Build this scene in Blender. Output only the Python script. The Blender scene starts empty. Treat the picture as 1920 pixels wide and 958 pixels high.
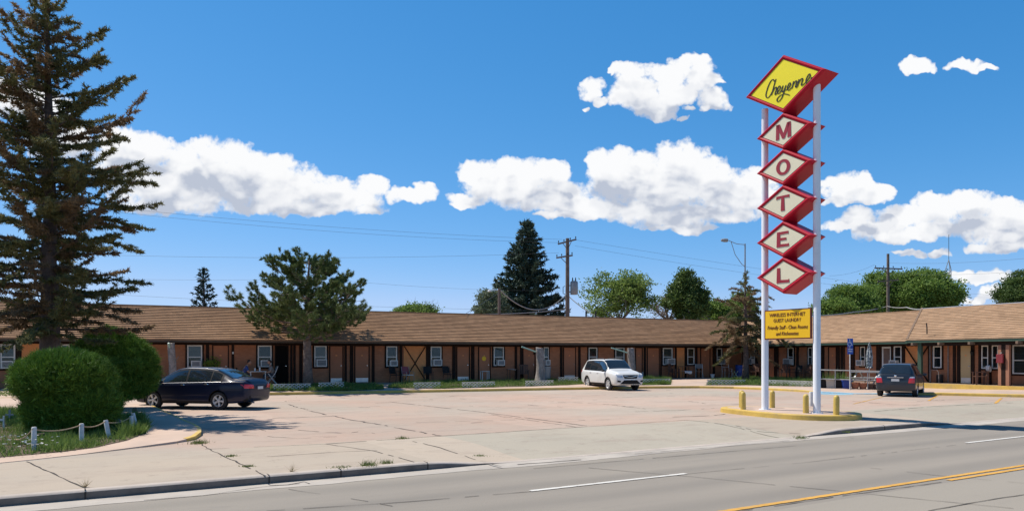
import bpy, bmesh, math, random
import numpy as np
from mathutils import Vector, Matrix, noise as mnoise

# ------------------------------------------------------------------ camera, sky, sun, exposure
SC = bpy.context.scene
COL = SC.collection
F, CX, CY, EYE = 1390.0, 960.0, 668.0, 1.85        # focal length (px of a 1920 px wide frame), optical centre, eye height
cd = bpy.data.cameras.new("camera")
cam = bpy.data.objects.new("camera", cd); COL.objects.link(cam)
cam.location = (0, 0, EYE); cam.rotation_euler = (math.pi / 2, 0, 0)
cd.sensor_width = 36.0; cd.lens = 36.0 * F / 1920.0
cd.shift_x = 0.0; cd.shift_y = (CY - 479.0) / 1920.0
cd.clip_start = 0.1; cd.clip_end = 3000
SC.camera = cam
SC.view_settings.view_transform = 'Standard'
SC.view_settings.look = 'None'
SC.view_settings.gamma = 1.0
SC.view_settings.use_curve_mapping = False
SC.view_settings.exposure = 0.38
SUN_EL = math.radians(58.5)
SH = Vector((0.9, -0.43, 0)).normalized()           # horizontal direction the shadows run
sl = bpy.data.lights.new("sun", 'SUN'); sl.energy = 4.3; sl.angle = math.radians(0.53); sl.color = (1.0, 0.94, 0.845)
so = bpy.data.objects.new("sun", sl); COL.objects.link(so)
so.rotation_euler = Vector((SH.x * math.cos(SUN_EL), SH.y * math.cos(SUN_EL), -math.sin(SUN_EL))).to_track_quat('-Z', 'Y').to_euler()

W = bpy.data.worlds.new("World"); SC.world = W; W.use_nodes = True
wt = W.node_tree; wt.nodes.clear()
def wn(tree, t, **kw):
    n = tree.nodes.new(t)
    for k, v in kw.items(): setattr(n, k, v)
    return n
def mth(tree, op, a, b=None, c=None, clamp=False):
    n = tree.nodes.new('ShaderNodeMath'); n.operation = op; n.use_clamp = clamp
    for i, x in enumerate((a, b, c)):
        if x is None: continue
        if isinstance(x, (int, float)): n.inputs[i].default_value = x
        else: tree.links.new(x, n.inputs[i])
    return n.outputs[0]
def vmth(tree, op, a, b=None):
    n = tree.nodes.new('ShaderNodeVectorMath'); n.operation = op
    for i, x in enumerate((a, b)):
        if x is None: continue
        if isinstance(x, (tuple, list)): n.inputs[i].default_value = x
        else: tree.links.new(x, n.inputs[i])
    return n
# cumulus clouds: for every group, a union of domes on the unit-distance plane in front (+Y), roughened by fractal billows
CLG = [
 ((-20, 90, 829, 425), [(15,185,70,38),(75,205,50,34),(110,262,70,34),(225,262,40,30),(250,300,72,48),(285,280,40,34),(300,345,100,48),(345,315,42,44),(375,345,95,52),(398,288,34,32),(435,290,36,30),(440,335,85,56),(470,320,40,40),(505,330,44,40),(520,355,90,44),(565,345,44,32),(600,362,66,34),(660,376,60,26),(700,352,30,20),(640,355,40,20),(300,382,80,14),(560,388,150,16),(690,396,26,8),(775,364,48,16),(795,352,22,14)]),
 ((829, 255, 1515, 450), [(893,325,34,24),(915,345,50,36),(955,322,36,28),(1005,322,36,28),(1045,328,26,24),(980,352,70,40),(1045,368,62,32),(875,378,38,14),(868,390,26,8),(1095,388,70,20),(1060,404,60,8),(1125,305,26,28),(1165,310,40,30),(1160,340,60,44),(1200,308,40,28),(1240,310,30,28),(1262,292,34,28),(1290,300,40,34),(1250,350,90,56),(1330,330,48,40),(1345,355,70,44),(1385,365,50,36),(1410,335,36,22),(1265,405,90,26),(1350,402,80,16),(1205,395,70,24),(1280,428,70,8),(1425,372,34,34),(1455,362,16,12)]),
 ((1080, 92, 1385, 245), [(1106,166,19,19),(1125,185,14,10),(1140,139,8,7),(1165,136,24,17),(1190,132,40,16),(1170,172,34,30),(1200,178,42,34),(1225,196,40,26),(1240,216,30,13),(1258,140,46,20),(1284,118,28,17),(1310,130,30,22),(1320,150,36,20),(1270,170,40,26),(1262,186,32,12),(1338,185,30,22),(1326,205,12,8),(1292,202,14,6),(1283,223,8,7),(1103,205,8,6),(1350,152,16,6)]),
 ((1515, 305, 1940, 580), [(1578,362,38,20),(1590,345,30,22),(1612,342,30,20),(1620,362,50,20),(1650,355,24,14),(1572,377,36,9),(1562,350,18,20),(1580,422,34,12),(1610,412,40,22),(1650,425,60,24),(1690,408,50,20),(1690,440,60,14),(1740,378,30,20),(1765,390,50,28),(1755,430,44,20),(1800,375,36,18),(1830,385,44,26),(1850,420,80,30),(1885,395,40,24),(1915,410,40,34),(1880,440,60,18),(1880,462,66,14),(1712,479,26,8),(1690,472,16,5),(1840,520,64,14),(1800,512,30,8),(1765,476,26,8),(1862,552,36,13),(1830,562,30,8)]),
 ((1670, 95, 1890, 145), [(1702,118,20,13),(1722,120,30,14),(1742,126,14,9),(1795,124,22,9),(1820,121,28,11),(1850,127,24,6)]),
]
def cloud_group(i, cl):
    grp = bpy.data.node_groups.new("cloud_field_%d" % i, 'ShaderNodeTree')
    grp.interface.new_socket("P", in_out='INPUT', socket_type='NodeSocketVector')
    grp.interface.new_socket("D", in_out='OUTPUT', socket_type='NodeSocketFloat')
    grp.interface.new_socket("H", in_out='OUTPUT', socket_type='NodeSocketFloat')
    gi = grp.nodes.new('NodeGroupInput'); go = grp.nodes.new('NodeGroupOutput')
    warp = wn(grp, 'ShaderNodeTexNoise', noise_dimensions='2D'); warp.inputs['Scale'].default_value = 26.0; warp.inputs['Detail'].default_value = 3; warp.inputs['Roughness'].default_value = 0.6
    grp.links.new(gi.outputs[0], warp.inputs['Vector'])
    w2 = vmth(grp, 'MULTIPLY', vmth(grp, 'SUBTRACT', warp.outputs['Color'], (0.5, 0.5, 0.5)).outputs[0], (0.036, 0.026, 0.0)).outputs[0]
    pp = vmth(grp, 'ADD', gi.outputs[0], w2).outputs[0]
    acc = None
    for (x, y, rx, ry) in cl:
        d = vmth(grp, 'SUBTRACT', pp, ((x - CX) / F, (CY - y) / F, 0)).outputs[0]
        d = vmth(grp, 'MULTIPLY', d, (F / rx, F / ry, 0)).outputs[0]
        L = vmth(grp, 'DOT_PRODUCT', d, d).outputs['Value']
        acc = L if acc is None else mth(grp, 'SMOOTH_MIN', acc, L, 0.25)
    dd = mth(grp, 'SUBTRACT', 1.15, acc)
    dome = mth(grp, 'SUBTRACT', mth(grp, 'SQRT', mth(grp, 'MAXIMUM', mth(grp, 'ADD', dd, 0.35), 0.0)), 0.59)
    vo = wn(grp, 'ShaderNodeTexVoronoi', voronoi_dimensions='2D', feature='F1'); vo.inputs['Scale'].default_value = 21.0; vo.inputs['Detail'].default_value = 3.0; vo.inputs['Roughness'].default_value = 0.55; vo.inputs['Lacunarity'].default_value = 2.1
    vo.normalize = True
    grp.links.new(pp, vo.inputs['Vector'])
    fb = wn(grp, 'ShaderNodeTexNoise', noise_dimensions='2D'); fb.inputs['Scale'].default_value = 40.0; fb.inputs['Detail'].default_value = 7; fb.inputs['Roughness'].default_value = 0.68
    grp.links.new(gi.outputs[0], fb.inputs['Vector'])
    b1 = mth(grp, 'MULTIPLY', mth(grp, 'SUBTRACT', 0.40, vo.outputs['Distance']), 0.62)
    b2 = mth(grp, 'MULTIPLY', mth(grp, 'SUBTRACT', fb.outputs['Fac'], 0.5), 1.35)
    grp.links.new(mth(grp, 'ADD', dome, mth(grp, 'ADD', b1, b2)), go.inputs[0])
    lf = wn(grp, 'ShaderNodeTexNoise', noise_dimensions='2D'); lf.inputs['Scale'].default_value = 22.0; lf.inputs['Detail'].default_value = 2.5; lf.inputs['Roughness'].default_value = 0.5
    lf.inputs['Distortion'].default_value = 0.4
    grp.links.new(vmth(grp, 'MULTIPLY', gi.outputs[0], (0.8, 1.35, 1.0)).outputs[0], lf.inputs['Vector'])
    b3 = mth(grp, 'MULTIPLY', mth(grp, 'SUBTRACT', lf.outputs['Fac'], 0.5), 1.5)
    grp.links.new(mth(grp, 'ADD', dome, mth(grp, 'ADD', mth(grp, 'MULTIPLY', b1, 0.55), mth(grp, 'ADD', b3, mth(grp, 'MULTIPLY', b2, 0.22)))), go.inputs[1])
    return grp
tc = wn(wt, 'ShaderNodeTexCoord')
sep = wn(wt, 'ShaderNodeSeparateXYZ'); wt.links.new(tc.outputs['Generated'], sep.inputs[0])
yy = mth(wt, 'MAXIMUM', sep.outputs['Y'], 0.02)
cu, cv = mth(wt, 'DIVIDE', sep.outputs['X'], yy), mth(wt, 'DIVIDE', sep.outputs['Z'], yy)
cmb = wn(wt, 'ShaderNodeCombineXYZ'); wt.links.new(cu, cmb.inputs[0]); wt.links.new(cv, cmb.inputs[1])
front = mth(wt, 'GREATER_THAN', sep.outputs['Y'], 0.05)
sky = wn(wt, 'ShaderNodeTexSky', sky_type='NISHITA'); sky.sun_disc = False; sky.sun_elevation = SUN_EL
sky.sun_rotation = math.atan2(-SH.x, -SH.y) % (2 * math.pi)
sky.altitude = 1850; sky.air_density = 1.0; sky.dust_density = 0.0; sky.ozone_density = 8.0
spc = wn(wt, 'ShaderNodeSeparateColor'); wt.links.new(sky.outputs[0], spc.inputs[0])
cpc = wn(wt, 'ShaderNodeCombineColor')                # high-plains air: a deeper, cleaner blue than the model's
for i, (ref, out, pw) in enumerate(((.361, .372, 1.58), (.624, .598, .77), (.947, .955, .58))):
    o_ = mth(wt, 'MULTIPLY', mth(wt, 'POWER', mth(wt, 'MULTIPLY', spc.outputs[i], .13 / ref), pw), out / .13)
    wt.links.new(mth(wt, 'SMOOTH_MIN', o_, (3.5, 5.2, 7.55)[i], 1.0), cpc.inputs[i])
zen = wn(wt, 'ShaderNodeMapRange', interpolation_type='SMOOTHSTEP'); wt.links.new(sep.outputs['Z'], zen.inputs[0])   # sky above the view dimmed to cut the fill light
zen.inputs[1].default_value = 0.42; zen.inputs[2].default_value = 0.85; zen.inputs[3].default_value = 1.0; zen.inputs[4].default_value = 0.45
bg = wn(wt, 'ShaderNodeBackground'); wt.links.new(mth(wt, 'MULTIPLY', zen.outputs[0], 0.1), bg.inputs[1])
wt.links.new(cpc.outputs[0], bg.inputs[0])
shader = bg.outputs[0]
def cmp2(v, lo, hi): return mth(wt, 'MULTIPLY', mth(wt, 'GREATER_THAN', v, lo), mth(wt, 'LESS_THAN', v, hi))
for i, (bb, cl) in enumerate(CLG):
    gname = cloud_group(i, cl)
    def field(vec):
        g = wt.nodes.new('ShaderNodeGroup'); g.node_tree = gname; wt.links.new(vec, g.inputs[0]); return g.outputs
    f0, h0 = field(cmb.outputs[0])
    f1 = field(vmth(wt, 'ADD', cmb.outputs[0], (-0.009, 0.024, 0)).outputs[0])[1]
    f2 = field(vmth(wt, 'ADD', cmb.outputs[0], (-0.004, 0.040, 0)).outputs[0])[1]
    al = wn(wt, 'ShaderNodeMapRange', interpolation_type='SMOOTHSTEP'); wt.links.new(f0, al.inputs[0])
    al.inputs[1].default_value = -0.16; al.inputs[2].default_value = 0.45
    sd = wn(wt, 'ShaderNodeMapRange', interpolation_type='SMOOTHSTEP'); wt.links.new(mth(wt, 'SUBTRACT', f1, h0), sd.inputs[0])
    sd.inputs[1].default_value = -0.38; sd.inputs[2].default_value = 0.72
    ab = wn(wt, 'ShaderNodeMapRange', interpolation_type='SMOOTHSTEP'); wt.links.new(f2, ab.inputs[0]); ab.inputs[1].default_value = 0.0; ab.inputs[2].default_value = 0.75
    thick = wn(wt, 'ShaderNodeMapRange', interpolation_type='SMOOTHSTEP'); wt.links.new(f0, thick.inputs[0]); thick.inputs[1].default_value = 0.0; thick.inputs[2].default_value = 0.6
    cc = wn(wt, 'ShaderNodeMix', data_type='RGBA')
    cc.inputs[6].default_value = (7.45, 7.5, 7.6, 1); cc.inputs[7].default_value = (3.9, 4.3, 5.15, 1)
    rel = mth(wt, 'MULTIPLY', sd.outputs[0], mth(wt, 'ADD', mth(wt, 'MULTIPLY', thick.outputs[0], 0.6), 0.4))
    both = mth(wt, 'ADD', mth(wt, 'MULTIPLY', rel, 0.70), mth(wt, 'MULTIPLY', ab.outputs[0], mth(wt, 'ADD', mth(wt, 'MULTIPLY', rel, 0.75), 0.22)), clamp=True)
    wt.links.new(both, cc.inputs[0])
    mixc_ = wn(wt, 'ShaderNodeMix', data_type='RGBA'); wt.links.new(al.outputs[0], mixc_.inputs[0]); wt.links.new(cpc.outputs[0], mixc_.inputs[6]); wt.links.new(cc.outputs[2], mixc_.inputs[7])
    b2 = wn(wt, 'ShaderNodeBackground'); b2.inputs[1].default_value = 0.1; wt.links.new(mixc_.outputs[2], b2.inputs[0])
    x0, y0, x1, y1 = bb
    msk = mth(wt, 'MULTIPLY', front, mth(wt, 'MULTIPLY', cmp2(cu, (x0-CX)/F, (x1-CX)/F), cmp2(cv, (CY-y1)/F, (CY-y0)/F)))
    ms_ = wn(wt, 'ShaderNodeMixShader'); wt.links.new(msk, ms_.inputs[0]); wt.links.new(shader, ms_.inputs[1]); wt.links.new(b2.outputs[0], ms_.inputs[2])
    shader = ms_.outputs[0]
wo = wn(wt, 'ShaderNodeOutputWorld'); wt.links.new(shader, wo.inputs[0])

# ------------------------------------------------------------------ helpers
random.seed(7)
def G(px, py, z=0.0):                                # a ground point seen at a pixel
    Y = (EYE - z) * F / (py - CY); return Vector(((px - CX) / F * Y, Y, z))
def PT(px, py, Y): return Vector(((px - CX) / F * Y, Y, EYE + (CY - py) / F * Y))
def tag(o, label=None, cat=None, group=None, kind=None):
    if label: o['label'] = label
    if cat: o['category'] = cat
    if group: o['group'] = group
    if kind: o['kind'] = kind
    return o
def empty(name, loc=(0, 0, 0), rz=0.0, label=None, cat=None, group=None):
    o = bpy.data.objects.new(name, None); COL.objects.link(o); o.location = loc; o.rotation_euler = (0, 0, rz)
    o.empty_display_size = 0.2
    return tag(o, label, cat, group)
def link(name, me, parent=None):
    o = bpy.data.objects.new(name, me); COL.objects.link(o)
    if parent is not None: o.parent = parent
    return o
def copy_tree(o, parent=None):
    c = o.copy(); COL.objects.link(c)
    if parent is not None: c.parent = parent; c.matrix_parent_inverse = o.matrix_parent_inverse
    for ch in [x for x in bpy.data.objects if x.parent == o]: copy_tree(ch, c)
    return c
def ident(x, y, z): return (x, y, z)
class MB:
    def __init__(s, f=ident): s.v = []; s.f = []; s.m = []; s.sm = []; s.map = f; s.mi = 0; s.smooth = False
    def add(s, pts, faces):
        b = len(s.v); s.v += [tuple(p) for p in pts]
        for q in faces: s.f.append([b + i for i in q]); s.m.append(s.mi); s.sm.append(s.smooth)
        return s
    def box(s, x0, x1, y0, y1, z0, z1, f=None):
        f = f or s.map
        p = [f(x, y, z) for z in (z0, z1) for y in (y0, y1) for x in (x0, x1)]
        return s.add(p, [(0,1,3,2),(4,6,7,5),(0,4,5,1),(2,3,7,6),(0,2,6,4),(1,5,7,3)])
    def quad(s, a, b, c, d): return s.add([a, b, c, d], [(0,1,2,3)])
    def poly(s, pts): return s.add(pts, [tuple(range(len(pts)))])
    def bar(s, p, q, w, h, up=(0, 0, 1)):            # a beam of section w x h from p to q
        p = Vector(p); q = Vector(q); d = (q - p).normalized(); u = Vector(up)
        if abs(d.dot(u)) > 0.98: u = Vector((1, 0, 0))
        sd = d.cross(u).normalized(); u = sd.cross(d)
        pts = [e + sd * (sx * w / 2) + u * (sy * h / 2) for e in (p, q) for sy in (-1, 1) for sx in (-1, 1)]
        return s.add(pts, [(0,1,3,2),(4,6,7,5),(0,4,5,1),(2,3,7,6),(0,2,6,4),(1,5,7,3)])
    def tube(s, path, radii, n=8, cap=True):
        path = [Vector(p) for p in path]
        if isinstance(radii, (int, float)): radii = [radii] * len(path)
        rings = []; ref = None; pts = []
        for i, p in enumerate(path):
            d = (path[min(i + 1, len(path) - 1)] - path[max(i - 1, 0)])
            if d.length < 1e-9: d = Vector((0, 0, 1))
            d.normalize()
            if ref is None: ref = Vector((1, 0, 0)) if abs(d.x) < 0.9 else Vector((0, 1, 0))
            a = d.cross(ref).normalized(); ref = a.cross(d).normalized() if a.length > 0 else ref
            b = d.cross(a)
            for k in range(n):
                t = 2 * math.pi * k / n; pts.append(p + (a * math.cos(t) + b * math.sin(t)) * radii[i])
        fs = [(i*n+k, i*n+(k+1)%n, (i+1)*n+(k+1)%n, (i+1)*n+k) for i in range(len(path)-1) for k in range(n)]
        if cap: fs += [tuple(range(n))[::-1], tuple((len(path)-1)*n+k for k in range(n))]
        return s.add(pts, fs)
    def lathe(s, prof, n=24, c=(0, 0, 0), axis='z', cap=True):   # profile of (r, h)
        pts = []
        for (r, h) in prof:
            for k in range(n):
                t = 2 * math.pi * k / n
                x, y = r * math.cos(t), r * math.sin(t)
                pts.append({'z': (c[0]+x, c[1]+y, c[2]+h), 'y': (c[0]+x, c[1]+h, c[2]+y), 'x': (c[0]+h, c[1]+x, c[2]+y)}[axis])
        m = len(prof)
        fs = [(i*n+k, i*n+(k+1)%n, (i+1)*n+(k+1)%n, (i+1)*n+k) for i in range(m-1) for k in range(n)]
        if cap and prof[0][0] > 1e-6: fs.append(tuple(range(n)))
        if cap and prof[-1][0] > 1e-6: fs.append(tuple((m-1)*n+k for k in range(n)))
        return s.add(pts, fs)
    def prism(s, poly, z0, z1):
        n = len(poly); pts = [(p[0], p[1], z0) for p in poly] + [(p[0], p[1], z1) for p in poly]
        return s.add(pts, [tuple(range(n))[::-1], tuple(range(n, 2*n))] + [(i, (i+1)%n, n+(i+1)%n, n+i) for i in range(n)])
    def build(s, name, mats, parent=None, bevel=0.0, recalc=True, sharp=0.7):
        me = bpy.data.meshes.new(name); me.from_pydata(s.v, [], s.f)
        if not isinstance(mats, (list, tuple)): mats = [mats]
        for m in mats: me.materials.append(m)
        me.polygons.foreach_set('material_index', s.m); me.polygons.foreach_set('use_smooth', s.sm)
        if recalc or bevel:
            bm = bmesh.new(); bm.from_mesh(me)
            bmesh.ops.remove_doubles(bm, verts=bm.verts, dist=1e-5) if any(s.sm) else None
            bmesh.ops.recalc_face_normals(bm, faces=bm.faces)
            if bevel:
                es = [e for e in bm.edges if len(e.link_faces) == 2 and e.calc_face_angle(0) > 0.5]
                bmesh.ops.bevel(bm, geom=es, offset=bevel, segments=2, profile=0.6, affect='EDGES', clamp_overlap=True)
            if any(s.sm):
                for e in bm.edges:
                    if len(e.link_faces) == 2 and e.calc_face_angle(0) > sharp: e.smooth = False
            bm.to_mesh(me); bm.free()
        me.update()
        return link(name, me, parent)
def fast_mesh(name, verts, nper, mat, parent=None):   # many separate tris / quads
    me = bpy.data.meshes.new(name); n = len(verts); k = n // nper
    me.vertices.add(n); me.vertices.foreach_set('co', np.asarray(verts, dtype=np.float32).ravel())
    me.loops.add(n); me.loops.foreach_set('vertex_index', np.arange(n, dtype=np.int32))
    me.polygons.add(k); me.polygons.foreach_set('loop_start', np.arange(0, n, nper, dtype=np.int32)); me.polygons.foreach_set('loop_total', np.full(k, nper, dtype=np.int32))
    me.materials.append(mat); me.update(calc_edges=True)
    return link(name, me, parent)
def norm(a): return a / np.maximum(np.linalg.norm(a, axis=1, keepdims=True), 1e-9)
def blades(rng, C, D, L, Wd):                         # slim triangles: needles, grass
    D = norm(D); R = norm(np.cross(D, rng.normal(size=D.shape))); w = R * np.reshape(Wd, (-1, 1)) * 0.5
    T = C + D * np.reshape(L, (-1, 1))
    return np.stack([C - w, C + w, T], 1).reshape(-1, 3)
def leaves(rng, C, D, L, Wd):                         # diamond quads
    D = norm(D); R = norm(np.cross(D, rng.normal(size=D.shape))); w = R * np.reshape(Wd, (-1, 1)) * 0.5; l = D * np.reshape(L, (-1, 1))
    return np.stack([C, C + l * 0.45 - w, C + l, C + l * 0.45 + w], 1).reshape(-1, 3)

# ------------------------------------------------------------------ materials
def newmat(name):
    m = bpy.data.materials.new(name); m.use_nodes = True; t = m.node_tree
    return m, t, t.nodes['Principled BSDF']
def rgb(c): return (c[0], c[1], c[2], 1.0)
def noise_fac(t, scale, detail=4, rough=0.6, coord='Object', stretch=None, lo=0.3, hi=0.7):
    c = t.nodes.new('ShaderNodeTexCoord'); n = t.nodes.new('ShaderNodeTexNoise')
    n.inputs['Scale'].default_value = scale; n.inputs['Detail'].default_value = detail; n.inputs['Roughness'].default_value = rough
    v = c.outputs[coord]
    if stretch: v = vmth(t, 'MULTIPLY', v, stretch).outputs[0]
    t.links.new(v, n.inputs['Vector'])
    r = t.nodes.new('ShaderNodeMapRange'); t.links.new(n.outputs['Fac'], r.inputs[0]); r.inputs[1].default_value = lo; r.inputs[2].default_value = hi
    return r.outputs[0]
def mixc(t, fac, a, b, mode='MIX'):
    n = t.nodes.new('ShaderNodeMix'); n.data_type = 'RGBA'; n.blend_type = mode
    for i, x in ((0, fac), (6, a), (7, b)):
        if isinstance(x, (int, float)): n.inputs[i].default_value = x
        elif isinstance(x, (tuple, list)): n.inputs[i].default_value = rgb(x)
        else: t.links.new(x, n.inputs[i])
    return n.outputs[2]
def bump(t, b, fac, strength=0.3, dist=0.01):
    n = t.nodes.new('ShaderNodeBump'); n.inputs['Strength'].default_value = strength; n.inputs['Distance'].default_value = dist
    t.links.new(fac, n.inputs['Height']); t.links.new(n.outputs[0], b.inputs['Normal'])
def mat(name, c, rough=0.7, var=0.12, scale=4.0, metal=0.0, bmp=0.0, dirt=None, coat=0.0, spec=0.5):
    m, t, b = newmat(name)
    f = noise_fac(t, scale)
    lo = tuple(x * (1 - var) for x in c); hi = tuple(min(1, x * (1 + var)) for x in c)
    col = mixc(t, f, lo, hi)
    if dirt:
        g = noise_fac(t, scale * 0.35, 6, 0.7, lo=0.52, hi=0.72); col = mixc(t, g, col, dirt)
    t.links.new(col, b.inputs['Base Color'])
    b.inputs['Roughness'].default_value = rough; b.inputs['Metallic'].default_value = metal
    b.inputs['Coat Weight'].default_value = coat; b.inputs['Coat Roughness'].default_value = 0.05
    b.inputs['Specular IOR Level'].default_value = spec
    if bmp: bump(t, b, noise_fac(t, scale * 12, 5), bmp, 0.01)
    return m
def leafmat(name, c1, c2, scale=1.2, trans=0.3, rough=0.6):
    m, t, b = newmat(name)
    gm = t.nodes.new('ShaderNodeNewGeometry')
    f = noise_fac(t, scale, 3)
    r = gm.outputs['Random Per Island']
    fac = mth(t, 'ADD', mth(t, 'MULTIPLY', f, 0.55), mth(t, 'MULTIPLY', r, 0.45))
    col = mixc(t, fac, c1, c2); t.links.new(col, b.inputs['Base Color'])
    b.inputs['Roughness'].default_value = rough; b.inputs['Specular IOR Level'].default_value = 0.25
    tr = t.nodes.new('ShaderNodeBsdfTranslucent'); t.links.new(col, tr.inputs[0])
    ms = t.nodes.new('ShaderNodeMixShader'); ms.inputs[0].default_value = trans
    t.links.new(b.outputs[0], ms.inputs[1]); t.links.new(tr.outputs[0], ms.inputs[2])
    t.links.new(ms.outputs[0], t.nodes['Material Output'].inputs[0])
    return m
M = {}
M['trim'] = mat('dark_brown_timber', (0.026, 0.014, 0.010), 0.8, 0.25, 6, spec=0.15)
M['door'] = mat('brown_door_paint', (0.42, 0.165, 0.082), 0.6, 0.06, 2, spec=0.2)
M['cream'] = mat('cream_door_paint', (0.52, 0.36, 0.17), 0.5, 0.05, 2)
M['stucco'] = mat('orange_stucco', (0.74, 0.29, 0.10), 0.85, 0.08, 5, bmp=0.15)
M['white'] = mat('white_paint', (0.78, 0.78, 0.76), 0.45, 0.05, 3)
M['pole'] = mat('white_pole_paint', (0.80, 0.81, 0.84), 0.35, 0.03, 1.5, dirt=(0.66, 0.66, 0.66))
M['oldwhite'] = mat('weathered_white_paint', (0.62, 0.61, 0.58), 0.7, 0.18, 9, dirt=(0.35, 0.33, 0.30))
M['frame'] = mat('window_frame_white', (0.68, 0.64, 0.58), 0.5, 0.05, 3)
M['screen'] = mat('black_screen_mesh', (0.010, 0.008, 0.007), 0.9, 0.2, spec=0.05)
M['steel'] = mat('brushed_steel', (0.62, 0.60, 0.57), 0.35, 0.1, 6, metal=0.6)
M['grey'] = mat('grey_metal', (0.30, 0.30, 0.30), 0.5, 0.1, 6, metal=0.3)
M['darkmetal'] = mat('dark_metal', (0.03, 0.029, 0.03), 0.6, 0.2, 6, spec=0.3)
M['yellow'] = mat('yellow_kerb_paint', (0.60, 0.40, 0.085), 0.6, 0.12, 3, dirt=(0.42, 0.31, 0.14), bmp=0.15)
M['bollard'] = mat('yellow_bollard_paint', (0.58, 0.41, 0.09), 0.5, 0.10, 5, dirt=(0.42, 0.30, 0.09))
M['blue_paint'] = mat('faded_blue_kerb_paint', (0.26, 0.44, 0.54), 0.7, 0.15, 6, dirt=(0.45, 0.42, 0.38))
M['green'] = mat('dark_green_paint', (0.045, 0.085, 0.055), 0.55, 0.1, 3)
M['ltgreen'] = mat('pale_green_pipe', (0.32, 0.47, 0.38), 0.5, 0.1, 5)
M['red'] = mat('red_sign_enamel', (0.44, 0.008, 0.028), 0.42, 0.06, 2, coat=0.08, spec=0.15)
M['redletter'] = mat('red_letter', (0.33, 0.02, 0.035), 0.5, 0.04, 3)
M['signyellow'] = mat('yellow_sign_face', (0.93, 0.77, 0.010), 0.5, 0.03, 1.5)
M['infoyellow'] = mat('amber_sign_face', (0.90, 0.52, 0.005), 0.5, 0.03, 1.5)
M['cream_face'] = mat('cream_sign_face', (0.80, 0.73, 0.52), 0.5, 0.03, 2)
M['black'] = mat('black_letter', (0.012, 0.010, 0.010), 0.5, 0.05)
M['maroon'] = mat('maroon_letter', (0.14, 0.02, 0.015), 0.5, 0.05)
M['wood'] = mat('weathered_wood', (0.20, 0.13, 0.085), 0.8, 0.25, 6, bmp=0.3)
M['brownwood'] = mat('brown_chair_wood', (0.12, 0.055, 0.032), 0.6, 0.2, 6)
M['stump'] = mat('grey_stump_wood', (0.27, 0.235, 0.21), 0.9, 0.35, 7, bmp=0.7)
M['bark'] = mat('brown_bark', (0.14, 0.095, 0.075), 0.9, 0.4, 8, bmp=0.9)
M['pinebark'] = mat('pine_bark', (0.20, 0.145, 0.115), 0.9, 0.4, 8, bmp=0.9)
M['greybark'] = mat('grey_bark', (0.20, 0.17, 0.155), 0.9, 0.3, 8, bmp=0.5)
M['utility'] = mat('utility_pole_wood', (0.17, 0.125, 0.10), 0.85, 0.25, 3, bmp=0.3)
M['wire'] = mat('wire_black', (0.05, 0.05, 0.055), 0.6, 0.05)
M['cable'] = mat('grey_cable', (0.30, 0.29, 0.28), 0.6, 0.05)
M['terracotta'] = mat('terracotta', (0.36, 0.14, 0.075), 0.8, 0.15, 6)
M['darkpot'] = mat('dark_brown_pot', (0.09, 0.05, 0.038), 0.7, 0.15, 6)
M['blueplastic'] = mat('blue_plastic', (0.025, 0.065, 0.32), 0.45, 0.06, 4)
M['beige'] = mat('beige_plastic', (0.52, 0.47, 0.40), 0.6, 0.06, 4)
M['blackplastic'] = mat('black_plastic', (0.016, 0.015, 0.015), 0.7, 0.1, 4, spec=0.25)
M['signblue'] = mat('sign_blue', (0.012, 0.075, 0.40), 0.4, 0.03)
M['redplastic'] = mat('red_plastic', (0.22, 0.028, 0.032), 0.45, 0.06)
M['cloth'] = mat('pale_cloth', (0.68, 0.66, 0.64), 0.9, 0.06, 6)
M['rope'] = mat('rope_fibre', (0.42, 0.31, 0.19), 0.9, 0.2, 12)
M['soil'] = mat('garden_soil', (0.11, 0.075, 0.05), 0.95, 0.3, 4, bmp=0.6)
M['tyre'] = mat('tyre_rubber', (0.020, 0.020, 0.021), 0.85, 0.1, 8)
M['alloy'] = mat('alloy_rim', (0.62, 0.61, 0.59), 0.4, 0.05, 5, metal=0.25)
M['lamp_red'] = mat('tail_lamp_red', (0.60, 0.018, 0.025), 0.25, 0.05, coat=0.5)
M['lamp_clear'] = mat('lamp_lens', (0.55, 0.58, 0.62), 0.12, 0.1, 9, metal=0.4, coat=0.8)
M['plate'] = mat('licence_plate', (0.60, 0.62, 0.62), 0.4, 0.05, 14)
M['chrome'] = mat('chrome', (0.75, 0.75, 0.76), 0.12, 0.03, metal=1.0)
M['carglass'] = mat('car_glass', (0.018, 0.026, 0.034), 0.03, 0.2, 2, coat=0.8, spec=1.0)
M['navy'] = mat('navy_car_paint', (0.008, 0.012, 0.034), 0.35, 0.05, 2, coat=0.35, spec=0.2)
M['bluegrey'] = mat('slate_blue_car_paint', (0.012, 0.020, 0.034), 0.32, 0.05, 2, coat=0.6, spec=0.4)
M['whitecar'] = mat('white_car_paint', (0.74, 0.73, 0.70), 0.3, 0.04, 2, coat=0.6, dirt=(0.66, 0.63, 0.57))
M['ridge'] = mat('pale_ridge_metal', (0.55, 0.58, 0.62), 0.4, 0.08, 2, metal=0.3)
M['skin'] = mat('skin', (0.40, 0.22, 0.15), 0.6, 0.06, 8)
M['hair'] = mat('dark_hair', (0.02, 0.014, 0.011), 0.7, 0.2)
M['shirt'] = mat('blue_shirt', (0.03, 0.06, 0.20), 0.85, 0.08)
M['greyshirt'] = mat('grey_shirt', (0.20, 0.19, 0.18), 0.85, 0.08)
M['jeans'] = mat('dark_trousers', (0.03, 0.035, 0.05), 0.9, 0.1)
M['umbrella'] = None
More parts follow.
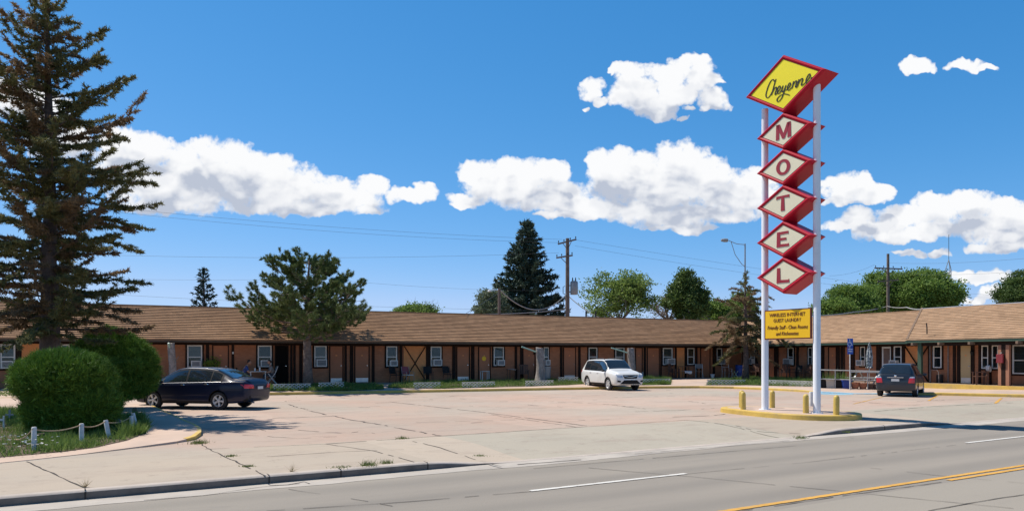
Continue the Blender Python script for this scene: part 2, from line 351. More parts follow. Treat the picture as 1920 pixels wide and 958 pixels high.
# window glass: mirror-like coat over a see-through body so blinds show behind it
m, t, b = newmat('window_glass')
gl = t.nodes.new('ShaderNodeBsdfGlossy'); gl.inputs['Roughness'].default_value = 0.03; gl.inputs['Color'].default_value = (0.55, 0.57, 0.57, 1)
tr = t.nodes.new('ShaderNodeBsdfTransparent'); tr.inputs[0].default_value = (0.75, 0.78, 0.78, 1)
fr = t.nodes.new('ShaderNodeFresnel'); fr.inputs[0].default_value = 1.45
ms = t.nodes.new('ShaderNodeMixShader'); t.links.new(mth(t, 'ADD', fr.outputs[0], 0.02), ms.inputs[0])
t.links.new(tr.outputs[0], ms.inputs[1]); t.links.new(gl.outputs[0], ms.inputs[2]); t.links.new(ms.outputs[0], t.nodes['Material Output'].inputs[0])
M['glass'] = m
# slatted blind
m, t, b = newmat('window_blind')
c = t.nodes.new('ShaderNodeTexCoord'); s_ = t.nodes.new('ShaderNodeSeparateXYZ'); t.links.new(c.outputs['Object'], s_.inputs[0])
wv = mth(t, 'FRACT', mth(t, 'MULTIPLY', s_.outputs['Z'], 14.0))
t.links.new(mixc(t, mth(t, 'GREATER_THAN', wv, 0.72), (0.30, 0.28, 0.245), (0.10, 0.09, 0.08)), b.inputs['Base Color']); b.inputs['Roughness'].default_value = 0.7
M['blind'] = m
M['darkroom'] = mat('dark_curtain', (0.05, 0.055, 0.055), 0.9, 0.3, 3)
# patterned umbrella cloth
m, t, b = newmat('patterned_umbrella_cloth')
f = noise_fac(t, 7, 2, 0.4, lo=0.50, hi=0.54)
f2 = noise_fac(t, 16, 2, 0.4, lo=0.52, hi=0.58)
t.links.new(mixc(t, f2, mixc(t, f, (0.40, 0.42, 0.42), (0.045, 0.055, 0.06)), (0.16, 0.19, 0.20)), b.inputs['Base Color']); b.inputs['Roughness'].default_value = 0.9
M['umbrella'] = m
# brick wall, in the motel's own frame (x along left wing, y back, z up); 'flip' runs the courses along y
def brickmat(name, axis, c1, c2, mortar, sc=1.0):
    m, t, b = newmat(name)
    c = t.nodes.new('ShaderNodeTexCoord'); s_ = t.nodes.new('ShaderNodeSeparateXYZ'); t.links.new(c.outputs['Object'], s_.inputs[0])
    cb = t.nodes.new('ShaderNodeCombineXYZ'); t.links.new(s_.outputs[axis], cb.inputs[0]); t.links.new(s_.outputs['Z'], cb.inputs[1])
    br = t.nodes.new('ShaderNodeTexBrick'); t.links.new(cb.outputs[0], br.inputs['Vector'])
    br.inputs['Scale'].default_value = sc; br.inputs['Brick Width'].default_value = 0.23; br.inputs['Row Height'].default_value = 0.078
    br.inputs['Mortar Size'].default_value = 0.006; br.inputs['Mortar Smooth'].default_value = 0.3
    br.inputs['Color1'].default_value = rgb(c1); br.inputs['Color2'].default_value = rgb(c2); br.inputs['Mortar'].default_value = rgb(mortar)
    col = mixc(t, noise_fac(t, 1.3, 5), br.outputs['Color'], (0.55, 0.5, 0.5), 'MULTIPLY')
    n = t.nodes.new('ShaderNodeMix'); n.data_type = 'RGBA'; n.inputs[0].default_value = 0.45
    t.links.new(br.outputs['Color'], n.inputs[6]); t.links.new(col, n.inputs[7])
    t.links.new(n.outputs[2], b.inputs['Base Color']); b.inputs['Roughness'].default_value = 0.85
    bump(t, b, br.outputs['Fac'], -0.4, 0.006)
    return m
BR = ((0.48, 0.190, 0.088), (0.40, 0.155, 0.070), (0.38, 0.165, 0.085))
M['brick'] = brickmat('painted_brick', 'X', *BR)
M['brick_side'] = brickmat('painted_brick_side', 'Y', *BR)
def shinglemat(name, axis, base):
    m, t, b = newmat(name)
    c = t.nodes.new('ShaderNodeTexCoord'); s_ = t.nodes.new('ShaderNodeSeparateXYZ'); t.links.new(c.outputs['Object'], s_.inputs[0])
    cb = t.nodes.new('ShaderNodeCombineXYZ'); t.links.new(s_.outputs[axis], cb.inputs[0]); t.links.new(mth(t, 'SUBTRACT', s_.outputs['Z'], 2.70), cb.inputs[1])
    br = t.nodes.new('ShaderNodeTexBrick'); t.links.new(cb.outputs[0], br.inputs['Vector'])
    br.inputs['Scale'].default_value = 1.0; br.inputs['Brick Width'].default_value = 0.34; br.inputs['Row Height'].default_value = 0.0985
    br.inputs['Mortar Size'].default_value = 0.002; br.inputs['Bias'].default_value = 0.0
    k = base
    br.inputs['Color1'].default_value = rgb([x * 1.12 for x in k]); br.inputs['Color2'].default_value = rgb([x * 0.84 for x in k]); br.inputs['Mortar'].default_value = rgb([x * 0.6 for x in k])
    col = mixc(t, noise_fac(t, 0.5, 6, 0.7), br.outputs['Color'], mixc(t, 1.0, br.outputs['Color'], (0.80, 0.77, 0.74), 'MULTIPLY'))
    t.links.new(col, b.inputs['Base Color']); b.inputs['Roughness'].default_value = 0.95; b.inputs['Specular IOR Level'].default_value = 0.2
    bump(t, b, noise_fac(t, 60, 3), 0.3, 0.005)
    return m
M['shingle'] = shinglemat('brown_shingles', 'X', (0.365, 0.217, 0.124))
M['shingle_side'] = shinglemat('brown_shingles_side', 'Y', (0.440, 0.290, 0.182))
# ---- street frame: u along the kerb, v towards the motel
SO = Vector((-0.58, 13.5, 0)); SA = math.radians(31.2)
SU = Vector((math.cos(SA), math.sin(SA), 0)); SV = Vector((-math.sin(SA), math.cos(SA), 0))
def ST(u, v, z=0.0): return SO + SU * u + SV * v + Vector((0, 0, z))
def UV(p): d = Vector((p[0], p[1], 0)) - SO; return d.dot(SU), d.dot(SV)
# parking lot: pinkish slabs, greyer new concrete in the drive, speckle and stains
m, t, b = newmat('pink_concrete')
c = t.nodes.new('ShaderNodeTexCoord'); s_ = t.nodes.new('ShaderNodeSeparateXYZ'); t.links.new(c.outputs['Object'], s_.inputs[0])
U_, V_ = s_.outputs['X'], s_.outputs['Y']
pink = mixc(t, noise_fac(t, 0.22, 5, 0.6), (0.485, 0.338, 0.262), (0.455, 0.388, 0.322))
pink = mixc(t, noise_fac(t, 0.10, 3, 0.5, lo=0.50, hi=0.66), pink, (0.42, 0.368, 0.302))
pave = mixc(t, noise_fac(t, 0.5, 5), (0.465, 0.385, 0.302), (0.44, 0.375, 0.302))
newc = mixc(t, noise_fac(t, 0.35, 5), (0.415, 0.368, 0.295), (0.372, 0.338, 0.275))
inb = mth(t, 'LESS_THAN', V_, 3.8)
ind = mth(t, 'MULTIPLY', mth(t, 'GREATER_THAN', U_, 1.05), mth(t, 'LESS_THAN', U_, 9.1))
ind2 = mth(t, 'GREATER_THAN', U_, 16.0)
col = mixc(t, inb, pink, mixc(t, mth(t, 'MAXIMUM', ind, ind2), pave, newc))
cell = t.nodes.new('ShaderNodeTexWhiteNoise'); cell.noise_dimensions = '2D'
cc = t.nodes.new('ShaderNodeCombineXYZ'); t.links.new(mth(t, 'FLOOR', mth(t, 'DIVIDE', mth(t, 'ADD', U_, 0.9), 4.95)), cc.inputs[0]); t.links.new(mth(t, 'FLOOR', mth(t, 'DIVIDE', mth(t, 'ADD', V_, 1.2), 5.0)), cc.inputs[1])
t.links.new(cc.outputs[0], cell.inputs[0])
k = t.nodes.new('ShaderNodeMapRange'); t.links.new(cell.outputs[0], k.inputs[0]); k.inputs[3].default_value = 0.90; k.inputs[4].default_value = 1.06
kk = t.nodes.new('ShaderNodeCombineColor')
for i in range(3): t.links.new(k.outputs[0], kk.inputs[i])
col = mixc(t, 1.0, col, kk.outputs[0], 'MULTIPLY')
col = mixc(t, mth(t, 'MULTIPLY', noise_fac(t, 0.9, 6, 0.75, stretch=(0.5, 1.3, 1), lo=0.50, hi=0.76), 0.66), col, (0.30, 0.235, 0.195))
col = mixc(t, mth(t, 'MULTIPLY', noise_fac(t, 2.6, 6, 0.8, lo=0.57, hi=0.72), 0.60), col, (0.24, 0.19, 0.16))
col = mixc(t, mth(t, 'MULTIPLY', noise_fac(t, 45, 2, 0.5, lo=0.3, hi=0.75), 0.35), col, mixc(t, 1.0, col, (0.72, 0.70, 0.70), 'MULTIPLY'))
t.links.new(col, b.inputs['Base Color']); b.inputs['Roughness'].default_value = 0.9; b.inputs['Specular IOR Level'].default_value = 0.25
bump(t, b, noise_fac(t, 30, 4), 0.25, 0.006)
M['lot'] = m
m, t, b = newmat('worn_road_concrete')
base = mixc(t, noise_fac(t, 0.5, 5, 0.6, stretch=(0.12, 1.0, 1)), (0.255, 0.228, 0.196), (0.340, 0.300, 0.250))
c = t.nodes.new('ShaderNodeTexCoord'); s_ = t.nodes.new('ShaderNodeSeparateXYZ'); t.links.new(c.outputs['Object'], s_.inputs[0])
vn = mth(t, 'ADD', s_.outputs['Y'], mth(t, 'MULTIPLY', noise_fac(t, 0.3, 3, 0.5, stretch=(0.3, 0.6, 1), lo=0, hi=1), 0.5))
def band(c0, wd):
    q = mth(t, 'ABSOLUTE', mth(t, 'SUBTRACT', vn, c0)); r = t.nodes.new('ShaderNodeMapRange'); r.interpolation_type = 'SMOOTHSTEP'
    t.links.new(q, r.inputs[0]); r.inputs[1].default_value = wd; r.inputs[2].default_value = 0.0; return r.outputs[0]
tracks = mth(t, 'MAXIMUM', mth(t, 'MAXIMUM', band(-0.75, 0.55), band(-2.0, 0.4)), mth(t, 'MAXIMUM', band(-3.2, 0.5), band(-4.45, 0.5)))
base = mixc(t, mth(t, 'MULTIPLY', tracks, 0.42), base, (0.20, 0.183, 0.160))
base = mixc(t, mth(t, 'MULTIPLY', mth(t, 'LESS_THAN', s_.outputs['Y'], -5.42), 0.5), base, (0.36, 0.322, 0.265))
base = mixc(t, mth(t, 'MULTIPLY', noise_fac(t, 70, 2, 0.5, lo=0.3, hi=0.7), 0.4), base, mixc(t, 1.0, base, (0.66, 0.66, 0.68), 'MULTIPLY'))
base = mixc(t, mth(t, 'MULTIPLY', noise_fac(t, 1.6, 6, 0.75, stretch=(0.35, 1, 1), lo=0.6, hi=0.8), 0.35), base, (0.15, 0.14, 0.135))
t.links.new(base, b.inputs['Base Color']); b.inputs['Roughness'].default_value = 0.9; b.inputs['Specular IOR Level'].default_value = 0.25
bump(t, b, noise_fac(t, 55, 3), 0.3, 0.005)
M['road'] = m
M['gutter'] = mat('gutter_concrete', (0.43, 0.385, 0.335), 0.9, 0.12, 1.2, dirt=(0.28, 0.25, 0.22), bmp=0.2)
M['brickpost'] = mat('brown_post_paint', (0.34, 0.155, 0.09), 0.8, 0.1, 4)
M['acgrille'] = mat('grey_ac_grille', (0.16, 0.155, 0.15), 0.7, 0.1, 9)
M['kerbface'] = mat('shade_darkened_kerb_face', (0.17, 0.145, 0.125), 0.95, 0.25, 2.5, dirt=(0.10, 0.085, 0.075), bmp=0.3)  # base colour darkened to deepen the shade on the road-facing side
M['railgrey'] = mat('weathered_grey_pipe', (0.42, 0.41, 0.39), 0.6, 0.15, 6)
M['fascia'] = mat('brown_grey_fascia', (0.095, 0.070, 0.050), 0.8, 0.15, 3, spec=0.15)
M['kerb'] = mat('kerb_concrete', (0.46, 0.395, 0.34), 0.9, 0.12, 1.5, dirt=(0.33, 0.28, 0.24), bmp=0.25)
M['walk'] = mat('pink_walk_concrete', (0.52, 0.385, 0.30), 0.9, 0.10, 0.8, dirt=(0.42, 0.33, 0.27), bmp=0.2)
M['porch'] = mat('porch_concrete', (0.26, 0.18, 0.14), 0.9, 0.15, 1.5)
M['crack'] = mat('dark_joint_filler', (0.055, 0.045, 0.038), 0.95, 0.4, 3)
M['roadline'] = mat('worn_white_road_paint', (0.66, 0.63, 0.58), 0.7, 0.10, 4, dirt=(0.40, 0.37, 0.33))
M['roadyellow'] = mat('worn_yellow_road_paint', (0.62, 0.33, 0.055), 0.7, 0.12, 3, dirt=(0.44, 0.30, 0.14))
M['ground'] = mat('dry_ground', (0.22, 0.19, 0.12), 0.95, 0.25, 0.2)
M['grass'] = leafmat('grass_blades', (0.075, 0.140, 0.025), (0.240, 0.330, 0.085), 1.5, 0.35)
M['weed'] = leafmat('weed_leaves', (0.08, 0.12, 0.03), (0.22, 0.25, 0.08), 2, 0.3)
M['dryweed'] = leafmat('dry_weed_stems', (0.34, 0.26, 0.15), (0.46, 0.38, 0.22), 2, 0.2)
M['petal'] = mat('white_petals', (0.75, 0.75, 0.70), 0.8, 0.05)
M['spruce'] = leafmat('olive_spruce_needles', (0.065, 0.078, 0.028), (0.250, 0.225, 0.085), 0.8, 0.25)
M['browntwig'] = leafmat('brown_dead_needles', (0.14, 0.090, 0.048), (0.33, 0.225, 0.12), 0.9, 0.3)
M['pine'] = leafmat('pine_needles', (0.065, 0.105, 0.030), (0.215, 0.260, 0.085), 1.0, 0.15)
M['bluespruce'] = leafmat('blue_spruce_needles', (0.024, 0.045, 0.033), (0.085, 0.125, 0.082), 0.4, 0.1)
M['farspruce'] = leafmat('dark_spruce_needles', (0.014, 0.03, 0.02), (0.04, 0.062, 0.042), 0.4, 0.1)
M['yew'] = leafmat('yew_needles', (0.034, 0.092, 0.011), (0.205, 0.325, 0.042), 2.2, 0.10)
M['locust'] = leafmat('locust_leaves', (0.110, 0.175, 0.036), (0.270, 0.360, 0.095), 0.5, 0.45)
M['darkleaf'] = leafmat('dark_green_leaves', (0.045, 0.090, 0.022), (0.140, 0.200, 0.055), 0.5, 0.35)
M['leaf'] = leafmat('mid_green_leaves', (0.085, 0.165, 0.030), (0.250, 0.350, 0.080), 0.5, 0.4)
M['paleleaf'] = leafmat('grey_green_leaves', (0.08, 0.11, 0.06), (0.20, 0.24, 0.14), 0.5, 0.3)
M['youngleaf'] = leafmat('bright_young_leaves', (0.10, 0.17, 0.02), (0.25, 0.32, 0.05), 1.5, 0.4)
# ------------------------------------------------------------------ ground, road, lot
def sst(a, b, x):
    if a == b: return float(x > a)
    t = min(1, max(0, (x - a) / (b - a))); return t * t * (3 - 2 * t)
def drive_w(u): return max(sst(-1.3, 0.7, u) * (1 - sst(8.7, 10.9, u)), sst(14.1, 16.4, u))
def lot_h(u, v): return -0.125 * drive_w(u) * (1 - sst(0.0, 2.6, v))
def lot_z(p): return lot_h(*UV(p))
ROADZ = -0.13
def street_obj(mb, name, mat_, kind='structure'):
    o = mb.build(name, mat_); o.location = SO; o.rotation_euler = (0, 0, SA); tag(o, kind=kind); return o
g = MB(); g.quad((-700, -700, -0.35), (700, -700, -0.35), (700, 700, -0.35), (-700, 700, -0.35)); tag(g.build('ground', M['ground']), kind='structure')
g = MB()
us = np.linspace(-70, 110, 46)
for i in range(len(us) - 1): g.quad((us[i], -16, ROADZ), (us[i+1], -16, ROADZ), (us[i+1], 0.03, ROADZ), (us[i], 0.03, ROADZ))
street_obj(g, 'road', M['road'])
g = MB()
rg = random.Random(3)
ue = [-40 + 0.5 * i for i in range(240)]; ed = []
w_ = 0.42
for u in ue:
    w_ = min(0.56, max(0.30, w_ + rg.uniform(-0.05, 0.05))); ed.append(w_)
for i in range(len(ue) - 1):
    g.quad((ue[i], -ed[i], ROADZ + .004), (ue[i+1], -ed[i+1], ROADZ + .004), (ue[i+1], 0.01, ROADZ + .004), (ue[i], 0.01, ROADZ + .004))
street_obj(g, 'gutter', M['gutter'])
# lot sheet
ul = sorted(set([round(x, 2) for x in np.concatenate([np.linspace(-45, -2, 12), np.arange(-2, 17.2, 0.3), np.linspace(17.5, 60, 12)])]))
vl = [0.15, 0.3, 0.5, 0.75, 1.0, 1.3, 1.6, 1.9, 2.2, 2.6, 3.2, 4, 6, 10, 16, 24, 34, 46]
g = MB(); g.smooth = True
g.add([(u, v, lot_h(u, v)) for v in vl for u in ul], [(j*len(ul)+i, j*len(ul)+i+1, (j+1)*len(ul)+i+1, (j+1)*len(ul)+i) for j in range(len(vl)-1) for i in range(len(ul)-1)])
street_obj(g, 'parking_lot', M['lot'])
g = MB(); g.smooth = True
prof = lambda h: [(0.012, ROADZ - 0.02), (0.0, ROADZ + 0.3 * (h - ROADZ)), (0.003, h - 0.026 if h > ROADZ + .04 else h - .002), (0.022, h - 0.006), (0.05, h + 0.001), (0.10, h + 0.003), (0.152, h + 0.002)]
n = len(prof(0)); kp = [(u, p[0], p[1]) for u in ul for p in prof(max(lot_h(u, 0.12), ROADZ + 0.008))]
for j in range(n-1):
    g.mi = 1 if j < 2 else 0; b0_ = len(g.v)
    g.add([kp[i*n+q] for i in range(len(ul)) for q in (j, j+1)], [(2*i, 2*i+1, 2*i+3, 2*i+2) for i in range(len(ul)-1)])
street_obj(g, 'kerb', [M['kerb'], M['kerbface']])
g = MB()                                              # open joints across the kerb
for px, py in ((160, 937), (503, 905), (636, 893), (801, 880), (1690, 809)):
    u = UV(G(px, py, ROADZ))[0]; h = lot_h(u, 0.1)
    g.box(u - 0.011, u + 0.011, -0.004, 0.03, ROADZ - 0.01, h - 0.02); g.box(u - 0.008, u + 0.008, 0.02, 0.16, h - 0.01, h + 0.0055)
street_obj(g, 'kerb_joints', M['crack'])
# cracks and joints as thin ribbons lying on the surface
def ribbon(mb, pts, wd, zf, rnd, jit=0.02, step=0.22, gaps=0.0):
    P = []
    for a, b_ in zip(pts[:-1], pts[1:]):
        n = max(1, int((b_ - a).length / step))
        for i in range(n): P.append(a.lerp(b_, i / n))
    P.append(pts[-1]); L = []
    for i, p in enumerate(P):
        d = (P[min(i+1, len(P)-1)] - P[max(i-1, 0)]); d.z = 0; d.normalize(); s = Vector((-d.y, d.x, 0))
        c = p + s * rnd.uniform(-jit, jit); w = wd * rnd.uniform(0.45, 1.3) * 0.5
        a = c + s * w; b_ = c - s * w; L.append((Vector((a.x, a.y, zf(a))), Vector((b_.x, b_.y, zf(b_)))))
    for i in range(len(L) - 1):
        if rnd.random() < gaps: continue
        mb.quad(L[i][0], L[i][1], L[i+1][1], L[i+1][0])
rc = random.Random(11)
lz = lambda p: lot_z(p) + 0.004
rz = lambda p: ROADZ + 0.008
g = MB()
for pts, wd, jit, gp in [
    ([(50,865),(158,914)], .030, .012, .05), ([(370,828),(393,842),(500,892)], .030, .02, .05), ([(0,868),(160,851),(333,831)], .03, .004, .02),
    ([(610,832),(828,817),(1140,797),(1290,787)], .030, .008, .04), ([(730,753),(910,773),(1100,798)], .055, .02, .1), ([(540,758),(593,773),(660,787),(713,796),(827,817)], .06, .04, .15),
    ([(773,827),(870,847),(953,867)], .03, .02, .1), ([(610,832),(700,845),(777,866)], .022, .02, .12), ([(510,783.5),(623,780)], .055, .02, .1), ([(500,856),(630,847),(757,842)], .02, .01, .1),
    ([(780,792),(993,786)], .03, .02, .3), ([(1290,787),(1340,793),(1460,811)], .03, .03, .1), ([(1000,864.5),(1240,845),(1493,824.5)], .016, .004, .05),
    ([(384,842),(520,836),(610,832)], .02, .02, .25), ([(425,800),(510,795),(590,793)], .04, .05, .4), ([(1020,752),(1130,757),(1220,767)], .05, .06, .45), ([(1080,800),(1010,790),(920,777)], .035, .03, .2),
    ([(1150,745),(1290,742),(1420,741)], .05, .05, .4), ([(1290,752),(1330,757),(1410,758)], .04, .05, .3), ([(1180,772),(1270,769),(1340,765)], .045, .05, .35), ([(1000,742),(1090,741),(1180,740)], .04, .05, .4),
    ([(1640,771),(1760,761),(1900,755)], .05, .02, .15), ([(1600,752),(1660,757),(1710,760)], .05, .04, .3), ([(1720,752),(1800,748),(1900,752)], .04, .05, .4), ([(1250,782),(1330,779),(1360,776)], .06, .05, .3), ([(1380,797),(1420,803),(1500,806)], .03, .04, .4),
    ([(700,745),(830,744),(1000,740)], .03, .03, .4), ([(860,760),(990,765),(1080,764)], .03, .06, .45), ([(455,815),(560,822),(630,818)], .025, .05, .4), ([(560,806),(640,812),(690,808)], .04, .06, .4)]:
    ribbon(g, [G(*p) for p in pts], wd, lz, rc, jit, 0.22, gp)
rs = random.Random(23)                                # short spalls scattered over the lot
for i in range(70):
    p = ST(rs.uniform(-14, 22), rs.uniform(4.2, 24)); a = rs.choice([SA, SA, SA + 1.57]) + rs.uniform(-.2, .2); L = rs.uniform(.15, .8)
    ribbon(g, [p, p + Vector((math.cos(a), math.sin(a), 0)) * L], rs.uniform(.015, .06), lz, rs, .02, .1)
tag(g.build('pavement_joints', M['crack'], recalc=False), kind='structure')
g = MB()
for pts, wd, jit, gp in [([(1103,877),(1300,894),(1567,920),(1817,945),(1900,953)], .016, .01, .08), ([(657,935),(690,940),(735,949)], .014, .01, .1), ([(1632,877),(1746,890),(1920,906)], .014, .01, .08), ([(1390,958),(1597,927),(1765,904)], .018, .006, .1),
    ([(1739,958),(1830,941),(1920,927)], .02, .01, .05), ([(500,958),(760,941),(1000,921)], .018, .004, .12), ([(1280,889),(1500,868),(1820,831)], .012, .004, .35), ([(540,917),(570,922),(600,926)], .012, .01, .1), ([(270,938),(380,929),(505,911),(590,905)], .014, .02, .25), ([(505,911),(540,909),(570,903),(580,907)], .035, .03, .0), ([(970,871),(1010,868),(1090,862)], .05, .02, .2), ([(1190,851),(1300,842),(1480,826)], .02, .01, .2)]:
    ribbon(g, [G(p[0], p[1], ROADZ) for p in pts], wd, rz, rc, jit, 0.2, gp)
tag(g.build('road_joints', M['crack'], recalc=False), kind='structure')
def stripe(name, u0, u1, v, wd, m_, rnd, worn=0.25):
    mb = MB(); us = np.arange(u0, u1, 0.12)
    for i in range(len(us) - 1):
        a = wd / 2 * (1 - worn * rnd.random() ** 3); b_ = wd / 2 * (1 - worn * rnd.random() ** 3)
        mb.quad((us[i], v - a, ROADZ + .009), (us[i+1] , v - b_, ROADZ + .009), (us[i+1], v + b_, ROADZ + .009), (us[i], v + a, ROADZ + .009))
    street_obj(mb, name, m_)
stripe('lane_marking', -0.62, 2.5, -2.66, 0.10, M['roadline'], rs); stripe('lane_marking', 11.2, 14.3, -2.72, 0.10, M['roadline'], rs); stripe('lane_marking', -12.5, -9.6, -2.62, 0.10, M['roadline'], rs)
stripe('centre_line', -30, 60, -5.15, 0.11, M['roadyellow'], rs); stripe('centre_line', 5.6, 60, -5.33, 0.10, M['roadyellow'], rs)

# ------------------------------------------------------------------ motel frame
MA = math.radians(25.28)
W0 = Vector(((690 - CX) / F * 42.7, 42.7, 0))
A_ = Vector((math.cos(MA), math.sin(MA), 0)); B_ = Vector((-math.sin(MA), math.cos(MA), 0))
RW = 27.9                                             # right wing's wall
def MF(s, n, z=0.0): return W0 + A_ * s - B_ * n + Vector((0, 0, z))
def sl_at(px, n=0.0):                                 # s on a line parallel to the left wall, n in front of it
    k = (px - CX) / F; p = W0 - B_ * n; return (k * p.y - p.x) / (A_.x - k * A_.y)
def nr_at(px, s=RW):                                  # n on a line parallel to the right wall
    k = (px - CX) / F; p = W0 + A_ * s; return (k * p.y - p.x) / (-B_.x + k * B_.y)
def sn(p): d = Vector((p[0], p[1], 0)) - W0; return d.dot(A_), -d.dot(B_)
FLZ = 0.35
# yellow kerb line of the lot (s, n), paired with the edge of the porch behind it
KP = [((-32,4.6),(-32,1.5),.33),((-20,4.8),(-20,1.5),.33),((-12,5.0),(-12,1.5),.33),((-5.97,5.14),(-6,1.5),.33),((-.6,5.6),(-.6,1.5),.33),((6.2,6.0),(6.2,1.5),.33),((14.6,6.7),(14.6,1.5),.33),((17.6,7.7),(19.5,1.5),.33),((18.9,9.2),(26.4,1.5),.33),
      ((19.35,11),(26.4,6),.33),((19.5,13.2),(26.4,9),.33),((19.45,15.0),(26.4,12),.30),((20.2,16.4),(26.4,13.8),.18),((22.0,18.1),(26.75,14.2),.12),((22.8,19.0),(26.75,17),.15),((24.5,21.7),(26.75,20.5),.24),((26.0,24.5),(26.75,26),.28)]
def kz(i): return 0.13 if i < 11 or i > 13 else (0.07 if i in (11, 13) else 0.035)
tris = []
for i in range(len(KP) - 1):
    a0, b0, z0 = KP[i]; a1, b1, z1 = KP[i+1]
    A0, A1 = MF(*a0, kz(i)), MF(*a1, kz(i+1)); B0, B1 = MF(*b0, z0), MF(*b1, z1)
    tris += [(A0, A1, B1), (A0, B1, B0)]
def plat_z(p):                                        # height of the walk in front of the rooms
    for a, b_, c_ in tris:
        d = (b_.y - c_.y) * (a.x - c_.x) + (c_.x - b_.x) * (a.y - c_.y)
        if abs(d) < 1e-9: continue
        l1 = ((b_.y - c_.y) * (p[0] - c_.x) + (c_.x - b_.x) * (p[1] - c_.y)) / d
        l2 = ((c_.y - a.y) * (p[0] - c_.x) + (a.x - c_.x) * (p[1] - c_.y)) / d
        if l1 >= -1e-6 and l2 >= -1e-6 and l1 + l2 <= 1 + 1e-6: return l1 * a.z + l2 * b_.z + (1 - l1 - l2) * c_.z
    s, n = sn(p)
    return FLZ if (n < 1.6 or s > 26.3) else 0.0
def on_plat(px, py):                                  # where the ray through a pixel meets the walk
    z = 0.25
    for _ in range(12): z = 0.5 * z + 0.5 * plat_z(G(px, py, z))
    p = G(px, py, z); return p
g = MB()
for t_ in tris: g.add([t_[0], t_[1], t_[2]], [(0, 1, 2)])
o = g.build('walkway', M['walk'], recalc=False); tag(o, kind='structure')
g = MB()                                              # kerb body: yellow face and top
K = []
for i in range(len(KP) - 1):
    for k in range(4): K.append((Vector(KP[i][0]).lerp(Vector(KP[i+1][0]), k / 4), kz(i) + (kz(i+1) - kz(i)) * k / 4))
K.append((Vector(KP[-1][0]), .13))
rows = []
for i, (p, z) in enumerate(K):
    d = (K[min(i+1, len(K)-1)][0] - K[max(i-1, 0)][0]).normalized(); nn = Vector((-d.y, d.x)) ; nn = nn if True else nn
    f_ = lambda off, zz: MF(p.x + nn.x * off, p.y + nn.y * off, zz)
    rows.append([f_(0.10, -0.02), f_(0.085, z * 0.8), f_(0.06, z + .006), f_(-0.13, z + .010), f_(-0.15, z - .02)])
for i in range(len(rows) - 1):
    blue = 4 * 10.6 < i < 4 * 12.9
    g.mi = 1 if blue else 0
    top_m = 1 if blue else (2 if i < 4 * 10.6 else 0)
    for j in range(4):
        g.mi = top_m if j >= 2 else (1 if blue else 0)
        g.quad(rows[i][j], rows[i+1][j], rows[i+1][j+1], rows[i][j+1])
o = g.build('lot_kerb', [M['yellow'], M['blue_paint'], M['walk']], recalc=False); tag(o, kind='structure')
g = MB()                                              # pale kerb joints, blue ramp, stall lines
for px in (573, 690, 798, 877, 1002, 1076, 1262, 1356, 1420):
    p = G(px, 735, 0); s, n = sn(p)
g = MB()
a = [G(1532,733.5), G(1540,739), G(1575,740.2), G(1601,739.4), G(1590,735.5), G(1560,733)]
g.poly([(p.x, p.y, 0.0065) for p in a]); tag(g.build('blue_ramp_paint', M['blue_paint'], recalc=False), kind='structure')
g = MB()
for a, b_, w in (((1757,741.5),(1741,751),.11),((1878,746),(1866,756),.11),((1655,744),(1600,757),.09)):
    ribbon(g, [G(*a), G(*b_)], w, lambda p: 0.006, rs, .004, .2, .1)
tag(g.build('stall_lines', M['roadyellow'], recalc=False), kind='structure')

# ------------------------------------------------------------------ the motel
motel = empty('motel_building', W0, MA, 'long single-storey brown brick motel with half-timbered walls and shingled roof behind the lot', 'motel')
def LW(u, d, z): return (u, -d, z)                    # left wing: u along the wall, d out of it
def RG(u, d, z): return (RW - d, -u, z)               # right wing
EV, OV = 2.70, 1.0
RUN, RISE = 5.0, 1.97
def mk(f): return MB(f)
OFF0 = 14.2                                           # the office front begins here (n)
# walls
g = mk(LW); g.box(-32, RW + 0.2, -0.22, 0, 0.0, 2.62); g.build('wall', M['brick'], motel)
g = mk(RG); g.box(0.0, OFF0 - .05, -0.22, 0, 0.0, 2.62); g.build('wall', M['brick_side'], motel)
g = mk(RG); g.box(OFF0 - .05, 27, -0.22, 0.02, 0.0, 2.62); g.build('wall', M['brick_side'], motel)
g = mk(LW); g.box(-32.2, -32, -7.8, 0, 0, 2.62); g.box(-32, 36, -8, -7.8, 0, 2.62); g.build('wall', M['brick'], motel)
g = mk(LW); g.box(35.8, 36, -7.8, 27, 0, 2.62); g.box(28.1, 35.8, 26.8, 27, 0, 2.62); g.build('wall', M['brick_side'], motel)
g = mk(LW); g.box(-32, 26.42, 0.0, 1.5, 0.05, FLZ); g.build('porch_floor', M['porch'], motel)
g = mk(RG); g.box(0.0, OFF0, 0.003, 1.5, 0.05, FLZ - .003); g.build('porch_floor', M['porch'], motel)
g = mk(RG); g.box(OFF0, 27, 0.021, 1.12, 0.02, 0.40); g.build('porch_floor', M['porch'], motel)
g = mk(RG); g.box(OFF0 + .02, 27, 1.123, 1.18, 0.02, 0.403); g.build('step', M['yellow'], motel, bevel=.008)
